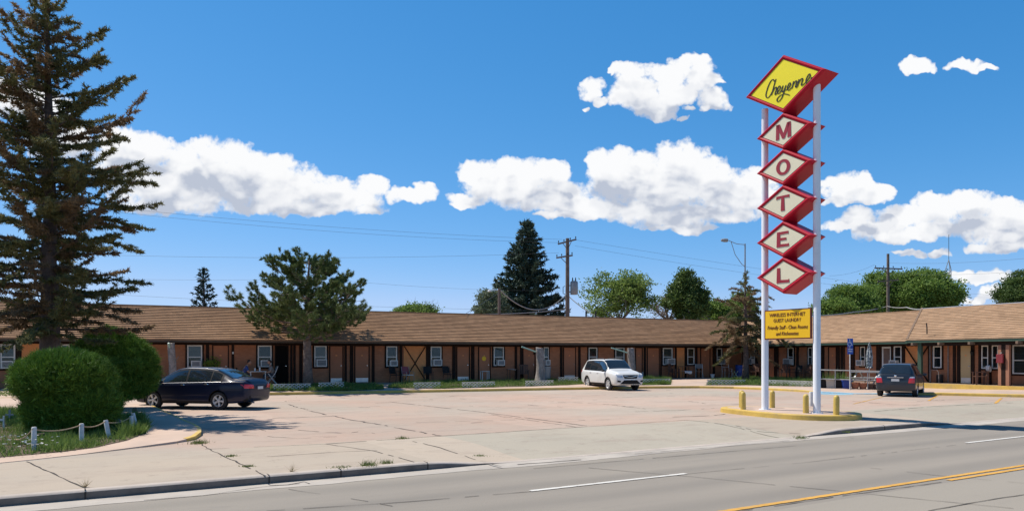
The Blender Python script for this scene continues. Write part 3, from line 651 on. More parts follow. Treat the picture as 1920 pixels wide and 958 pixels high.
# roofs: stepped shingle courses, so that every course casts its own line
def roof(f, ulo, uhi, d0, z0, run, rise, nc, m_, name='roof', lift=0.0, butt=0.058, back=True):
    g = mk(f)
    for i in range(nc):
        r0, r1 = run * i / nc, run * (i + 1.15) / nc if i < nc - 1 else run
        za, zb = z0 + rise * r0 / run + lift, z0 + rise * r1 / run + lift
        a0, a1 = ulo(r0), uhi(r0); b0, b1 = ulo(r1), uhi(r1)
        nu = max(1, int((a1 - a0) / 1.2)); rr = random.Random(i * 7 + nc)
        prev = None
        for k in range(nu + 1):
            t_ = k / nu; j = rr.uniform(-.004, .004)
            row = (f(a0 + (a1 - a0) * t_, d0 - r0, za + butt + j), f(b0 + (b1 - b0) * t_, d0 - r1, zb + .002), f(a0 + (a1 - a0) * t_, d0 - r0, za - .02))
            if prev: g.quad(prev[0], row[0], row[1], prev[1]); g.quad(prev[2], row[2], row[0], prev[0])
            prev = row
    return g
BK = 4.0
g = roof(LW, lambda r: -32.6, lambda r: 26.9 + r, OV, EV, RUN, RISE, 20, M['shingle'])
g.quad(LW(-32.6, -BK, EV+RISE), LW(31.9, -BK, EV+RISE), LW(36.5, -9, EV), LW(-32.6, -9, EV))
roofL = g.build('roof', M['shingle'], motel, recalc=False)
g = roof(RG, lambda r: OV - r, lambda r: OFF0 + .6 - r * .4, OV, EV, RUN, RISE, 20, M['shingle_side'])
g.quad(RG(-4, -BK, EV+RISE), RG(27.5, -BK, EV+RISE), RG(27.5, -9, EV), RG(-9, -9, EV))
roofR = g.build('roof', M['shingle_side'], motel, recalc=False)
seam = lambda r: OFF0 - r * 0.54
g = roof(RG, seam, lambda r: 27.5, OV + .12, EV + .055, RUN + .12, RISE + .08, 20, M['shingle_side'])
for i in range(20):                                   # the raised edge of the office roof
    r0, r1 = (RUN + .12) * i / 20, (RUN + .12) * (i + 1) / 20; q = (RISE + .08) / (RUN + .12)
    g.quad(RG(seam(r0), OV+.12-r0, EV+.03+q*r0-.1), RG(seam(r0), OV+.12-r0, EV+.085+q*r0), RG(seam(r1), OV+.12-r1, EV+.085+q*r1), RG(seam(r1), OV+.12-r1, EV+.03+q*r1-.1))
g.build('roof', M['shingle_side'], motel, recalc=False)
g = mk(LW); g.bar(LW(-32.6, -BK, EV+RISE+.02), LW(31.9, -BK, EV+RISE+.02), .24, .05); g.build('ridge_cap', M['shingle'], motel)
g = mk(RG); g.bar(RG(-4, -BK, EV+RISE+.02), RG(OFF0-2.7, -BK, EV+RISE+.02), .24, .05); g.build('ridge_cap', M['shingle_side'], motel)
g = mk(RG); g.bar(RG(OFF0-2.76, -BK, EV+RISE+.10), RG(27.5, -BK, EV+RISE+.10), .34, .09); g.build('ridge_flashing', M['ridge'], motel)
g = mk(RG); q_ = (RISE + .08) / (RUN + .12)
g.bar(RG(seam(0), OV+.12, EV+.11), RG(seam(RUN+.12), OV-RUN, EV+.11+RISE+.08), .10, .03, up=(0,0,1)); g.build('roof_seam', M['wood'], motel)
# eave trim
g = mk(LW); g.box(-32.6, 26.9, OV-.06, OV-.02, EV-.125, EV-.022); g.build('fascia', M['fascia'], motel)
g = mk(LW); g.box(-32.6, 27.6, .06, OV-.065, 2.585, 2.615); g.build('soffit', mat('soffit_paint', (.10,.06,.045), .8), motel)
g = mk(LW); g.box(-32, RW-.02, 0.002, .055, 2.46, 2.58); g.build('beam', M['trim'], motel)
g = mk(RG); g.box(1.0, OFF0, OV-.06, OV-.02, EV-.14, EV-.022); g.build('fascia', M['green'], motel)
g = mk(RG); g.box(.3, OFF0+.5, .06, OV-.065, 2.586, 2.616); g.build('soffit', bpy.data.materials['soffit_paint'], motel)
g = mk(RG); g.box(.06, OFF0-.1, 0.002, .055, 2.46, 2.58); g.build('beam', M['trim'], motel)
g = mk(RG); g.box(OFF0-.1, 27.5, OV+.06, OV+.10, EV-.10, EV+.03); g.build('fascia', M['green'], motel)
g = mk(RG); g.box(OFF0-.1, 27.5, .09, OV+.055, 2.60, 2.63); g.build('soffit', bpy.data.materials['soffit_paint'], motel)
g = mk(RG); g.box(OFF0-.1, 27.5, .80, .92, 2.42, 2.597); g.build('beam', M['trim'], motel)
g = mk(RG); g.box(OFF0-.1, 27.5, 0.022, .075, 2.46, 2.58); g.build('beam', M['trim'], motel)
for px in (1715, 1765, 1822, 1912):                   # rafter tails past the office eave
    n = nr_at(px, RW - OV - .1)
    g = mk(RG); g.box(n-.06, n+.06, .3, OV+.34, 2.455, 2.595, RG); g.build('rafter_tail', M['wood'], motel, bevel=.01)
def post(f, u0, u1, d=.06, z0=FLZ, z1=2.46, m_=None, d0=0.001):
    g = mk(f); g.box(u0, u1, d0, d, z0, z1); return g.build('timber_post', m_ or M['trim'], motel)
def panel(f, u0, u1, name='stucco_panel', z0=FLZ, z1=2.46, d0=.0):
    g = mk(f); g.box(u0, u1, d0, d0 + .018, z0, z1); return g.build(name, M['stucco'], motel)
def window(f, u0, u1, z0=1.27, z1=2.44, ac=None, dark=False, trim=True, base=0.0, room='blind'):
    g = mk(f)
    if trim:
        for a, b_, c_, d_ in ((u0-.085, u0-.001, z0-.09, z1+.01), (u1+.001, u1+.085, z0-.09, z1+.01)): g.box(a, b_, base+.001, base+.05, c_, d_)
        g.box(u0, u1, base+.001, base+.05, z0-.09, z0-.001)
    else: g.box(u0-.03, u1+.03, base+.001, base+.02, z0-.05, z0-.001)
    w = g.build('window', M['trim'], motel)
    g = mk(f); fw = min(.065, (u1-u0)*.13)
    g.box(u0, u0+fw, base+.002, base+.062, z0, z1); g.box(u1-fw, u1, base+.002, base+.062, z0, z1)
    g.box(u0+fw, u1-fw, base+.002, base+.06, z0, z0+.06); g.box(u0+fw, u1-fw, base+.002, base+.06, z1-.06, z1)
    zm = z0 + (z1-z0)*.47; g.box(u0+fw, u1-fw, base+.002, base+.055, zm-.025, zm+.025); g.build('frame', M['frame'], w)
    g = mk(f); g.box(u0+fw, u1-fw, base+.0015, base+.004, z0+.06, z1-.06); g.build('blind', M['darkroom'] if dark else M['blind'], w)
    g = mk(f); g.box(u0+fw, u1-fw, base+.024, base+.029, z0+.06, z1-.06); g.build('pane', M['glass'], w)
    if ac:
        a, b_ = ac; h = min(.42, max(.34, (b_-a)*.72)); g = mk(f)
        g.box(a, b_, base+.02, base+.30, z0+.02, z0+.02+h)
        g.mi = 1; g.box(a+.05, b_-.05, base+.295, base+.304, z0+.07, z0+h-.03)
        g.mi = 0
        for k in range(4):
            zz = z0+.07+(h-.1)*(k+.5)/4; g.box(a+.05, b_-.05, base+.3045, base+.309, zz-.004, zz+.004)
        g.build('air_conditioner', [M['frame'], M['acgrille']], w)
    return w
def door(f, u0, u1, m_=None, kick=False, base=0.0, z0=FLZ, z1=2.42, plain=True):
    g = mk(f)
    for a, b_ in ((u0-.055, u0-.001), (u1+.001, u1+.055)): g.box(a, b_, base+.001, base+.055, z0, z1+.03)
    g.box(u0, u1, base+.001, base+.055, z1+.001, z1+.03)
    o = g.build('door', M['trim'], motel)
    g = mk(f); g.box(u0, u1, base+.001, base+.022, z0+.02, z1); g.build('leaf', m_ or M['door'], o)
    g = mk(f); c = f(u1-.09, base+.06, 1.33); g.box(u1-.115, u1-.065, base+.022, base+.07, 1.30, 1.35); g.build('handle', M['chrome'], o, bevel=.01)
    if kick: g = mk(f); g.box(u0+.03, u1-.03, base+.0225, base+.026, z0+.03, z0+.27); g.build('kick_plate', M['steel'], o)
    if plain: g = mk(f); g.box((u0+u1)/2-.05, (u0+u1)/2+.05, base+.0225, base+.027, 1.87, 1.94); g.build('number_plate', M['stucco'], o)
    return o
S = sl_at
for a, b_ in ((41, 82), (757, 798), (1269, 1283)): panel(LW, S(a), S(b_))
u0, u1 = S(757), S(798)
g = mk(LW); g.bar(LW(u0+.03, .04, 2.44), LW(u1-.03, .04, .45), .04, .10, up=B_ if False else (0,1,0)); g.build('cross_brace', M['trim'], motel)
g = mk(LW); g.bar(LW(u1-.03, .046, 2.44), LW(u0+.03, .046, .45), .04, .10, up=(0,1,0)); g.build('cross_brace', M['trim'], motel)
for a, b_, ac, dk in ((1,29,(4,27),0),(115,131,None,0),(255,270,None,0),(351,379,(358,376),0),(483,509,(488,506),1),(589,612,(592,611),0),(724,744,(729,743),1),(807,827,(810,826),1),(925,944,(930,943),1),(1019,1028,(1019.5,1028),1),(1103,1119,None,1),(1153,1170,None,0),(1242,1260,(1247,1261),0),(1288,1301,None,1),(1343,1353,(1343,1354.5),1)):
    window(LW, S(a), S(b_), ac=(S(ac[0]), S(ac[1])) if ac else None, dark=bool(dk))
for a, b_, kind in ((400,427,0),(517,539,2),(619,642,1),(666,691,1),(857,879,1),(898,918,0),(981,1002,3),(1057,1078,1),(1192,1203,0),(1214,1235,0),(1314,1330,0)):
    door(LW, S(a), S(b_), {2: M['screen'], 3: M['darkdoor'] if 'darkdoor' in M else None}.get(kind), kick=(kind == 1), plain=(kind != 2))
for a, b_ in ((31,40),(386,392),(434,439),(544,548),(550,554),(561,567),(646,650),(656,662),(697,702),(749,754),(799,804),(848,854),(883,889),(965,969),(975,979),(1050,1054),(1084,1088),(1207,1210.5),(1238,1240),(1265,1268),(1283.5,1286),(1336,1340),(1304,1307)):
    post(LW, S(a), S(b_))
N = nr_at
g = mk(RG); g.box(.02, N(1381), .001, .03, FLZ, 2.46); g.build('timber_post', M['grey'], motel)
for a, b_, ac, dk in ((1408,1416.5,(1405,1416),1),(1478,1489,(1474,1487),1),(1516,1524,None,1),(1614,1623,(1611,1622),1),(1677,1691.5,(1673,1686),1)):
    window(RG, N(a), N(b_), ac=(N(ac[0]), N(ac[1])) if ac else None, dark=bool(dk))
for a, b_, mt in ((1442.5,1452,None),(1555,1568,None),(1585,1596,None),(1654,1671.5,M['frame'])):
    door(RG, N(a), N(b_), mt)
g = mk(RG); a, b_ = N(1657), N(1669)                   # the white screen door: a dark mesh panel in a pale frame
g.box(a, b_, .0225, .03, 1.42, 2.32); g.box(a, b_, .0225, .03, .5, 1.32); g.build('door_screen', mat('brown_screen', (.16,.10,.075), .7), motel)
panel(RG, N(1698), N(1740))
for a, b_ in ((1393,1397),(1419,1422),(1436,1440),(1453.5,1460),(1494,1498),(1527,1531),(1540,1546),(1570,1575),(1577,1582),(1599,1603),(1644,1651),(1693.5,1697),(1741,1745)):
    post(RG, N(a), N(b_))
u0, u1 = N(1697), N(1742)
g = mk(RG); g.bar(RG(u0+.03, .045, 2.44), RG(u1, .045, .42), .04, .11, up=(1,0,0)); g.build('cross_brace', M['trim'], motel)
g = mk(RG); g.bar(RG(u1, .050, 2.44), RG(u0+.1, .050, .42), .04, .11, up=(1,0,0)); g.build('cross_brace', M['trim'], motel)
OB = .02
for a, b_, dk in ((1751,1767,1),(1842,1854.5,1),(1861.5,1873,1)):
    window(RG, N(a), N(b_), z0=1.22, z1=2.42, dark=True, base=OB)
window(RG, N(1900), N(1900)+2.0, z0=.98, z1=2.42, dark=False, base=OB)
door(RG, N(1802), N(1821.5), M['cream'], kick=False, base=OB, z0=.40)
g = mk(RG); g.box(N(1803), N(1821), OB+.0225, OB+.028, .44, .72); g.build('kick_plate', M['steel'], motel)
for a, b_ in ((1788,1793),(1796,1800),(1824,1828),(1836,1840),(1856.5,1860),(1890,1897)):
    post(RG, N(a), N(b_), d=.08, z0=.40, d0=OB+.001)
PF = RW - .86
for a, b_, mt in ((1722,1729,'green'),(1873,1879,'brickpost'),(1879.3,1887,'trim'),(1887.3,1894,'brickpost')):
    n0, n1 = nr_at(a, PF), nr_at(b_, PF)
    g = mk(RG); g.box(n0, n1, .78, .94, .40 if a > 1740 else .13, 2.419 if a > 1740 else 2.6); g.build('porch_post', M[mt], motel, bevel=.01)
for px in (462, 724, 1046, 1410, 1797, 1884): pass
# door-side lamps and gutters
for px in (436.5, 660, 886, 1000): 
    u = S(px); g = mk(LW); g.box(u-.04, u+.04, .061, .14, 1.98, 2.10); g.build('wall_lamp', M['frame'] if px < 500 else M['trim'], motel, bevel=.02)
for px in (1780, 1746): 
    u = N(px); g = MB(); g.tube([RG(u, .10, .45), RG(u, .10, 2.5)], .035, 8); g.build('downpipe', M['greybark'], motel)
# ------------------------------------------------------------------ the tall sign on its island
def smooth_poly(pts, n=6):
    out = []; m = len(pts)
    for i in range(m):
        p0, p1, p2, p3 = [Vector(pts[(i + k - 1) % m]) for k in range(4)]
        for k in range(n):
            t = k / n
            out.append(0.5 * ((2 * p1) + (p2 - p0) * t + (2*p0 - 5*p1 + 4*p2 - p3) * t*t + (3*p1 - p0 - 3*p2 + p3) * t**3))
    return out
isl = smooth_poly([(6.95,24.75),(7.15,23.8),(7.65,22.6),(8.2,21.75),(8.8,21.35),(9.4,21.28),(9.95,21.45),(10.35,21.9),(10.5,22.45),(10.3,23.2),(9.7,24.1),(9.0,24.9),(8.3,25.4),(7.5,25.4)])
IZ = 0.16
cx_, cy_ = sum(p.x for p in isl)/len(isl), sum(p.y for p in isl)/len(isl)
def inset(k): return [Vector((cx_ + (p.x - cx_) * k, cy_ + (p.y - cy_) * k)) for p in isl]
g = MB(); n = len(isl); rings = [(isl, -0.05), (inset(.995), IZ - .03), (inset(.985), IZ - .005), (inset(.90), IZ)]
for j in range(3):
    for i in range(n):
        a, b_ = rings[j], rings[j+1]; k = (i + 1) % n
        g.quad((a[0][i].x, a[0][i].y, a[1]), (a[0][k].x, a[0][k].y, a[1]), (b_[0][k].x, b_[0][k].y, b_[1]), (b_[0][i].x, b_[0][i].y, b_[1]))
g.mi = 1; g.poly([(p.x, p.y, IZ) for p in inset(.90)])
tag(g.build('kerb_island', [M['yellow'], M['walk']]), kind='structure')
SD = Vector((.55, -.835, 0)).normalized(); SF = Vector((-.835, -.55, 0)).normalized()     # along the face (left to right), out of the face
SC0 = Vector((8.57, 22.85, 0))
sign = empty('roadside_sign', SC0 + Vector((0, 0, IZ)), math.atan2(SD.y, SD.x), 'tall red, yellow and cream diamond sign on two white poles at the lot entrance', 'sign')
# local frame of the sign: x left to right along the face, y away from the reader, z up (base at the island top)
for sx, top in ((-1, 9.55), (1, 9.85)):
    g = MB(); g.smooth = True; g.lathe([(.113, -.05), (.113, 0), (.108, .02), (.105, top), (0.0, top)], 20, (sx * .925, 0, 0)); pl = g.build('pole', M['pole'], sign)
    g = MB(); g.smooth = True
    for k in range(4): 
        t = k * math.pi / 2 + .5; g.tube([(sx*.925 + math.cos(t)*.15, math.sin(t)*.15, -.01), (sx*.925 + math.cos(t)*.15, math.sin(t)*.15, .035)], .014, 6)
    g.lathe([(.19, -.01), (.19, .012), (.11, .014)], 20, (sx * .925, 0, 0)); g.build('base_plate', M['pole'], pl)
HD = .325                                              # half depth of the cabinets
def cabinet(zc, hw, hh, bw, face_mat):
    zc -= IZ
    D = lambda k, y, o=0: [(-hw * k, y, zc + o), (0, y, zc + hh * k + o), (hw * k, y, zc + o), (0, y, zc - hh * k + o)]
    ki, km = 1 - bw, 1 - bw * .45
    L = [D(1, HD), D(1, -HD + .05), D(.985, -HD), D(km, -HD - .035), D(km - .03, -HD - .03), D(ki + .012, -HD - .004), D(ki, -HD - .002)]
    g = MB()
    for a, b_ in zip(L[:-1], L[1:]):
        for i in range(4): g.quad(a[i], a[(i+1) % 4], b_[(i+1) % 4], b_[i])
    for a, b_ in zip([D(1, HD), D(.985, HD+.005), D(km, HD + .03)], [D(.985, HD+.005), D(km, HD + .03), D(ki, HD - .01)]):
        for i in range(4): g.quad(a[i], a[(i+1) % 4], b_[(i+1) % 4], b_[i])
    c = g.build('diamond_cabinet', M['red'], sign)
    g = MB(); g.poly(D(ki + .004, -HD - .006)); g.poly(D(ki + .004, HD - .008)[::-1]); g.poly(D(ki+.004, -HD+.03)); g.build('face', face_mat, c, recalc=False)
    g = MB(); k2 = ki + .006
    for a, b_ in (((-hw*ki, zc), (0, zc+hh*ki)), ((0, zc+hh*ki), (hw*ki, zc)), ((hw*ki, zc), (0, zc-hh*ki)), ((0, zc-hh*ki), (-hw*ki, zc))):
        g.bar((a[0], -HD - .008, a[1]), (b_[0], -HD - .008, b_[1]), .008, .010, up=(0, 1, 0))
    g.build('retainer', M['maroon'], c)
    return c
def flat(mb, polys, y, tf):
    for p in polys:
        n = len(p); f_ = [(*tf(q)[:1], y, tf(q)[1]) for q in p]; b_ = [(x, y + .012, z) for x, y_, z in f_]
        mb.add(f_ + b_, [tuple(range(n))] + [(i, (i+1) % n, n + (i+1) % n, n + i) for i in range(n)])
GL = {'M': [[(0,0),(.22,0),(.22,1),(.02,1)],[(.02,1),(.27,1),(.52,.34),(.52,0),(.44,0)],[(.52,0),(.52,.34),(.77,1),(1.02,1),(.60,0)],[(.80,0),(1.04,0),(1.02,1),(.82,1)]],
      'T': [[(.33,0),(.61,0),(.57,.86),(.37,.86)],[(0,.80),(.02,1),(.94,1),(.94,.78),(.90,.84),(.57,.86),(.37,.86)]],
      'E': [[(0,0),(.27,0),(.27,1),(.03,1)],[(.27,.82),(.27,1),(.90,1),(.90,.80),(.84,.85)],[(.27,.43),(.27,.60),(.74,.58),(.74,.44)],[(.27,0),(.95,0),(.92,.20),(.86,.16),(.27,.19)]],
      'L': [[(0,0),(.30,0),(.27,1),(.03,1)],[(.27,0),(.98,0),(.94,.24),(.88,.17),(.27,.20)]]}
def ring_polys(ax, az, bx, bz, n=28):
    return [[(.5 + ax*math.cos(a), .5 + az*math.sin(a)), (.5 + ax*math.cos(b_), .5 + az*math.sin(b_)), (.5 + bx*math.cos(b_), .5 + bz*math.sin(b_)), (.5 + bx*math.cos(a), .5 + bz*math.sin(a))] for a, b_ in [(2*math.pi*i/n, 2*math.pi*(i+1)/n) for i in range(n)]]
GL['O'] = ring_polys(.5, .53, .26, .36)
for ch, zc, w_, h_ in (('M', 8.73, .52, .46), ('O', 7.63, .50, .45), ('T', 6.53, .50, .46), ('E', 5.43, .47, .46), ('L', 4.33, .47, .46)):
    c = cabinet(zc, 1.0, .565, .235, M['cream_face'])
    g = MB(); flat(g, GL[ch], -HD - .018, lambda q: (-w_/2 + q[0]*w_, zc - IZ - h_/2 + q[1]*h_ + .0)); g.build('letter', M['redletter'], c)
ZC = 10.17
c = cabinet(ZC, 1.43, .89, .155, M['signyellow'])
# brush script, stroke by stroke, laid out on the yellow face
STK = [[(300,287),(298,272),(286,268),(272,280),(254,312),(236,362),(226,402),(228,428),(240,436),(256,424),(274,398),(284,376)],
       [(318,262),(306,300),(290,360),(276,412)],[(283,392),(300,356),(316,338),(324,344),(318,368),(309,396),(312,407),(322,400),(333,384)],
       [(334,384),(350,362),(359,338),(350,326),(338,342),(330,370),(334,394),(346,396),(360,380),(374,356),(380,338)],
       [(384,322),(374,350),(372,376),(382,380),(396,356),(410,318)],[(410,318),(398,360),(384,406),(366,444),(344,468),(330,468),(328,450),(342,428),(366,408),(394,400),(422,404),(444,412)],
       [(396,366),(410,364),(424,354),(442,334),(452,310),(446,298),(434,310),(424,338),(426,362),(438,366),(454,350),(470,330),(476,300)],
       [(480,284),(472,318),(464,350)],[(468,332),(484,300),(500,280),(509,286),(503,312),(498,334),(504,340),(514,328),(526,296)],
       [(530,264),(522,296),(515,330)],[(519,312),(536,280),(554,258),(564,264),(557,290),(551,314),(557,322),(570,312),(584,300),(598,284)],
       [(596,290),(616,266),(632,236),(628,216),(614,228),(598,262),(594,288),(602,302),(620,298),(638,274),(648,246)]]
P0 = SC0 + SF * (HD + .016); px2 = lambda q: (1390 + q[0] / 4.911, 95 + q[1] / 4.911)
def on_face(q):
    px, py = px2(q); d = Vector(((px - CX) / F, 1, (CY - py) / F)); o = Vector((0, 0, EYE))
    t = (P0 - o).dot(SF) / d.dot(SF); h = o + d * t; return Vector(((h - SC0).dot(SD), 0, h.z - IZ))
def spline(pts, n=7):
    out = []; m = len(pts)
    for i in range(m - 1):
        p0, p1, p2, p3 = pts[max(i-1, 0)], pts[i], pts[i+1], pts[min(i+2, m-1)]
        for k in range(n):
            t = k / n; out.append(0.5 * ((2*p1) + (p2 - p0)*t + (2*p0 - 5*p1 + 4*p2 - p3)*t*t + (3*p1 - p0 - 3*p2 + p3)*t**3))
    return out + [pts[-1]]
g = MB()
for st in STK:
    P = spline([on_face(q) for q in st]); L = []
    for i, p in enumerate(P):
        d = (P[min(i+1, len(P)-1)] - P[max(i-1, 0)]).normalized()
        steep = abs(d.z) ** 1.3
        w_ = (.012 + .027 * steep) * (0.55 + 0.45 * min(1, i / 4, (len(P) - 1 - i) / 4))
        sd_ = Vector((-d.z, 0, d.x)); L.append((p + sd_ * w_ * .5, p - sd_ * w_ * .5))
    for i in range(len(L) - 1):
        a, b_, c_, d_ = L[i][0], L[i][1], L[i+1][1], L[i+1][0]
        g.add([(q.x, yy_, q.z) for yy_ in (-HD - .016 - .0002 * STK.index(st), -HD - .004) for q in (a, b_, c_, d_)], [(0,1,2,3),(0,3,7,4),(1,5,6,2)])
g.build('script_lettering', M['black'], c)
# the amber notice between the poles
def text(body, size, x, y, z, mat_, parent, shear=0.0, bold=0.0, width=None, name='lettering'):
    cu = bpy.data.curves.new(name, 'FONT'); cu.body = body; cu.size = size; cu.align_x = 'CENTER'; cu.shear = shear; cu.offset = bold; cu.extrude = .003; cu.resolution_u = 3
    o = bpy.data.objects.new(name, cu); COL.objects.link(o)
    bpy.context.view_layer.update()
    me = bpy.data.meshes.new_from_object(o.evaluated_get(bpy.context.evaluated_depsgraph_get())); bpy.data.objects.remove(o)
    w_ = max(v.co.x for v in me.vertices) - min(v.co.x for v in me.vertices); k = (width / w_) if width else 1
    me.transform(Matrix.Translation((x, y, z)) @ Matrix.Rotation(math.pi/2, 4, 'X') @ Matrix.Scale(k, 4, (1, 0, 0)))
    me.materials.clear(); me.materials.append(mat_); me.name = name
    return link(name, me, parent)
zc, hw, hh, yb = 2.84 - IZ, .83, .46, -.115
g = MB(); g.box(-hw, hw, yb - .03, yb + .03, zc - hh, zc + hh); ip = g.build('notice_panel', M['maroon'], sign, bevel=.008)
g = MB(); g.box(-hw + .035, hw - .035, yb - .034, yb - .031, zc - hh + .035, zc + hh - .035); g.build('face', M['infoyellow'], ip)
yt = yb - .040
text('WIRELESS INTERNET', .15, 0, yt, zc + .245, M['maroon'], ip, 0, 0, 1.28); text('GUEST LAUNDRY', .15, 0, yt, zc + .075, M['maroon'], ip, 0, 0, .98)
text('Friendly Staff - Clean Rooms', .16, 0, yt, zc - .145, M['maroon'], ip, .25, 0, 1.44); text('and Kitchenettes', .16, 0, yt, zc - .335, M['maroon'], ip, .25, 0, .80)
# bollards
BOL = [((1393.5,767), 'left front yellow bollard on the sign island, nearest its left tip'), ((1390.5,763.5), 'yellow bollard half hidden right behind the leftmost bollard'), ((1448,764), 'yellow bollard just right of the left white sign pole'), ((1511,774), 'yellow bollard just left of the right white sign pole'), ((1568,777), 'yellow bollard at the right end of the sign island')]
b0 = None
for i, ((px, py), lab) in enumerate(BOL):
    p = G(px, py, IZ)
    if b0 is None:
        g = MB(); g.smooth = True; g.lathe([(.088, -.01), (.086, .02), (.084, .46), (.080, .505), (.062, .545), (.034, .565), (0, .57)], 18)
        b0 = g.build('bollard', M['bollard'], sharp=1.2); o = b0
    else: o = b0.copy(); COL.objects.link(o)
    o.location = p; o.rotation_euler = (random.uniform(-.012, .012), random.uniform(-.012, .012), i)
    tag(o, lab, 'bollard', 'yellow bollards guarding the sign')
p = G(1521.5, 761, 0)
g = MB(); g.smooth = True; g.lathe([(.085, 0), (.085, .50), (.078, .54), (0, .545)], 14); o = g.build('pipe_post', M['oldwhite']); o.location = p; tag(o, 'short pale pipe post on the lot behind the right sign pole', 'post')

# ------------------------------------------------------------------ vehicles
def monotone(xs, ys):
    n = len(xs); d = [(ys[i+1] - ys[i]) / (xs[i+1] - xs[i]) for i in range(n - 1)]
    m_ = [d[0]] + [0 if d[i-1]*d[i] <= 0 else 2*d[i-1]*d[i]/(d[i-1]+d[i]) for i in range(1, n-1)] + [d[-1]]
    def f_(x):
        i = max(0, min(n - 2, int(np.searchsorted(xs, x) - 1))); h = xs[i+1] - xs[i]; t = min(1, max(0, (x - xs[i]) / h))
        return (2*t**3-3*t*t+1)*ys[i] + (t**3-2*t*t+t)*h*m_[i] + (-2*t**3+3*t*t)*ys[i+1] + (t**3-t*t)*h*m_[i+1]
    return f_
class Car:
    def __init__(s, st, axle, rw, spec):
        s.st = st; xs = [r[0] for r in st]; s.x0, s.x1 = xs[0], xs[-1]
        s.fn = [monotone(xs, [r[k] for r in st]) for k in range(1, 6)]; s.axle = axle; s.rw = rw; s.spec = spec
    def keys(s, x):
        zb, w, be, zr, wr = [f_(x) for f_ in s.fn]; be = min(be, zr - .02)
        zs = max(zr - .05, be + .012)
        return [(0, zb), (.78*w, zb), (.93*w, zb+.035), (.985*w, zb+.14), (w, zb + .5*(be-zb)), (.992*w, be-.10), (.955*w, be-.012), (.94*w, be+.002), (wr+.012, zs), (wr-.035, zr-.012), (.62*wr, zr+.004), (0, zr+.012)]
    BELT, ROOF, TOP = 7, 8, 11
    def S(s, x, t, sd=1):
        K = s.keys(x); i = max(0, min(len(K)-2, int(t))); u = t - i
        if i == 7: y, z = [K[7][k] + (K[8][k] - K[7][k]) * u for k in (0, 1)]; y += .018 * math.sin(math.pi * u)
        else:
            p0, p1, p2, p3 = K[max(i-1, 0)], K[i], K[i+1], K[min(i+2, len(K)-1)]
            if i == 6: p3 = (2*p2[0]-p1[0], 2*p2[1]-p1[1])
            if i == 8: p0 = p1
            m1 = [(p2[k]-p0[k])*.5 for k in (0, 1)]; m2 = [(p3[k]-p1[k])*.5 for k in (0, 1)]
            if i == 10: m2 = [m2[0], 0]
            y, z = [(2*u**3-3*u*u+1)*p1[k]+(u**3-2*u*u+u)*m1[k]+(-2*u**3+3*u*u)*p2[k]+(u**3-u*u)*m2[k] for k in (0, 1)]
        return Vector((x, sd * y, z))
    def patch(s, x0, x1, t0, t1, off, sd=1, nx=10, nt=6, mb=None, both=False, thick=None):
        mb = mb or MB(); mb.smooth = True
        f0 = t0 if callable(t0) else (lambda x: t0); f1 = t1 if callable(t1) else (lambda x: t1)
        P = []
        for j in range(nt + 1):
            for i in range(nx + 1):
                x = x0 + (x1 - x0) * i / nx; t = f0(x) + (f1(x) - f0(x)) * j / nt
                if t > s.TOP: q = s.S(x, 2*s.TOP - t, -sd)
                else: q = s.S(x, t, sd)
                e = 1e-3; tt = min(t, 2*s.TOP - t); sg = sd if t <= s.TOP else -sd
                dx = s.S(min(x + .01, s.x1), tt, sg) - s.S(max(x - .01, s.x0), tt, sg); dt = s.S(x, min(tt + .03, s.TOP), sg) - s.S(x, max(tt - .03, 0), sg)
                n_ = dx.cross(dt);
                if n_.length < 1e-9: n_ = Vector((0, 0, 1))
                n_.normalize()
                c = Vector((x, 0, .6)); 
                if n_.dot(q - Vector((min(max(x, s.x0+.9), s.x1-.9), 0, .62))) < 0: n_ = -n_
                P.append(q + n_ * off)
        mb.add(P, [(j*(nx+1)+i, j*(nx+1)+i+1, (j+1)*(nx+1)+i+1, (j+1)*(nx+1)+i) for j in range(nt) for i in range(nx)])
        return mb
    def inside(s, x, y, z):
        P = [s.S(x, t, 1) for t in np.linspace(0, 11, 45)]; y = abs(y); c = False
        P = [(p.y, p.z) for p in P]; n = len(P)
        for i in range(n):
            (a, b_), (c_, d_) = P[i], P[(i+1) % n]
            if (b_ > z) != (d_ > z) and y < (c_ - a) * (z - b_) / (d_ - b_) + a: c = not c
        return c
    def end_x(s, y, z, front=True):
        a, b_ = (s.x1, s.x1 - .9) if front else (s.x0, s.x0 + .9)
        if s.inside(a, max(abs(y), .004), z): return a
        for k in range(1, 31):
            x = a + (b_ - a) * k / 30
            if s.inside(x, max(abs(y), .004), z):
                lo, hi = x, a + (b_ - a) * (k - 1) / 30
                for _ in range(8):
                    m_ = (lo + hi) / 2
                    if s.inside(m_, max(abs(y), .004), z): lo = m_
                    else: hi = m_
                return lo
        return b_
    def endpatch(s, quad, off, front=True, nu=10, nv=5):   # quad: four (y, z) corners, laid on the nose or tail
        mb = MB(); mb.smooth = True; P = []; sg = 1 if front else -1
        for j in range(nv + 1):
            for i in range(nu + 1):
                u, v = i / nu, j / nv
                y = (1-v)*((1-u)*quad[0][0] + u*quad[1][0]) + v*((1-u)*quad[3][0] + u*quad[2][0]); z = (1-v)*((1-u)*quad[0][1] + u*quad[1][1]) + v*((1-u)*quad[3][1] + u*quad[2][1])
                P.append((s.end_x(y, z, front) + sg * off, y + (.004 if y > .3 else -.004 if y < -.3 else 0), z + .003))
        mb.add(P, [(j*(nu+1)+i, j*(nu+1)+i+1, (j+1)*(nu+1)+i+1, (j+1)*(nu+1)+i) for j in range(nv) for i in range(nu)])
        return mb
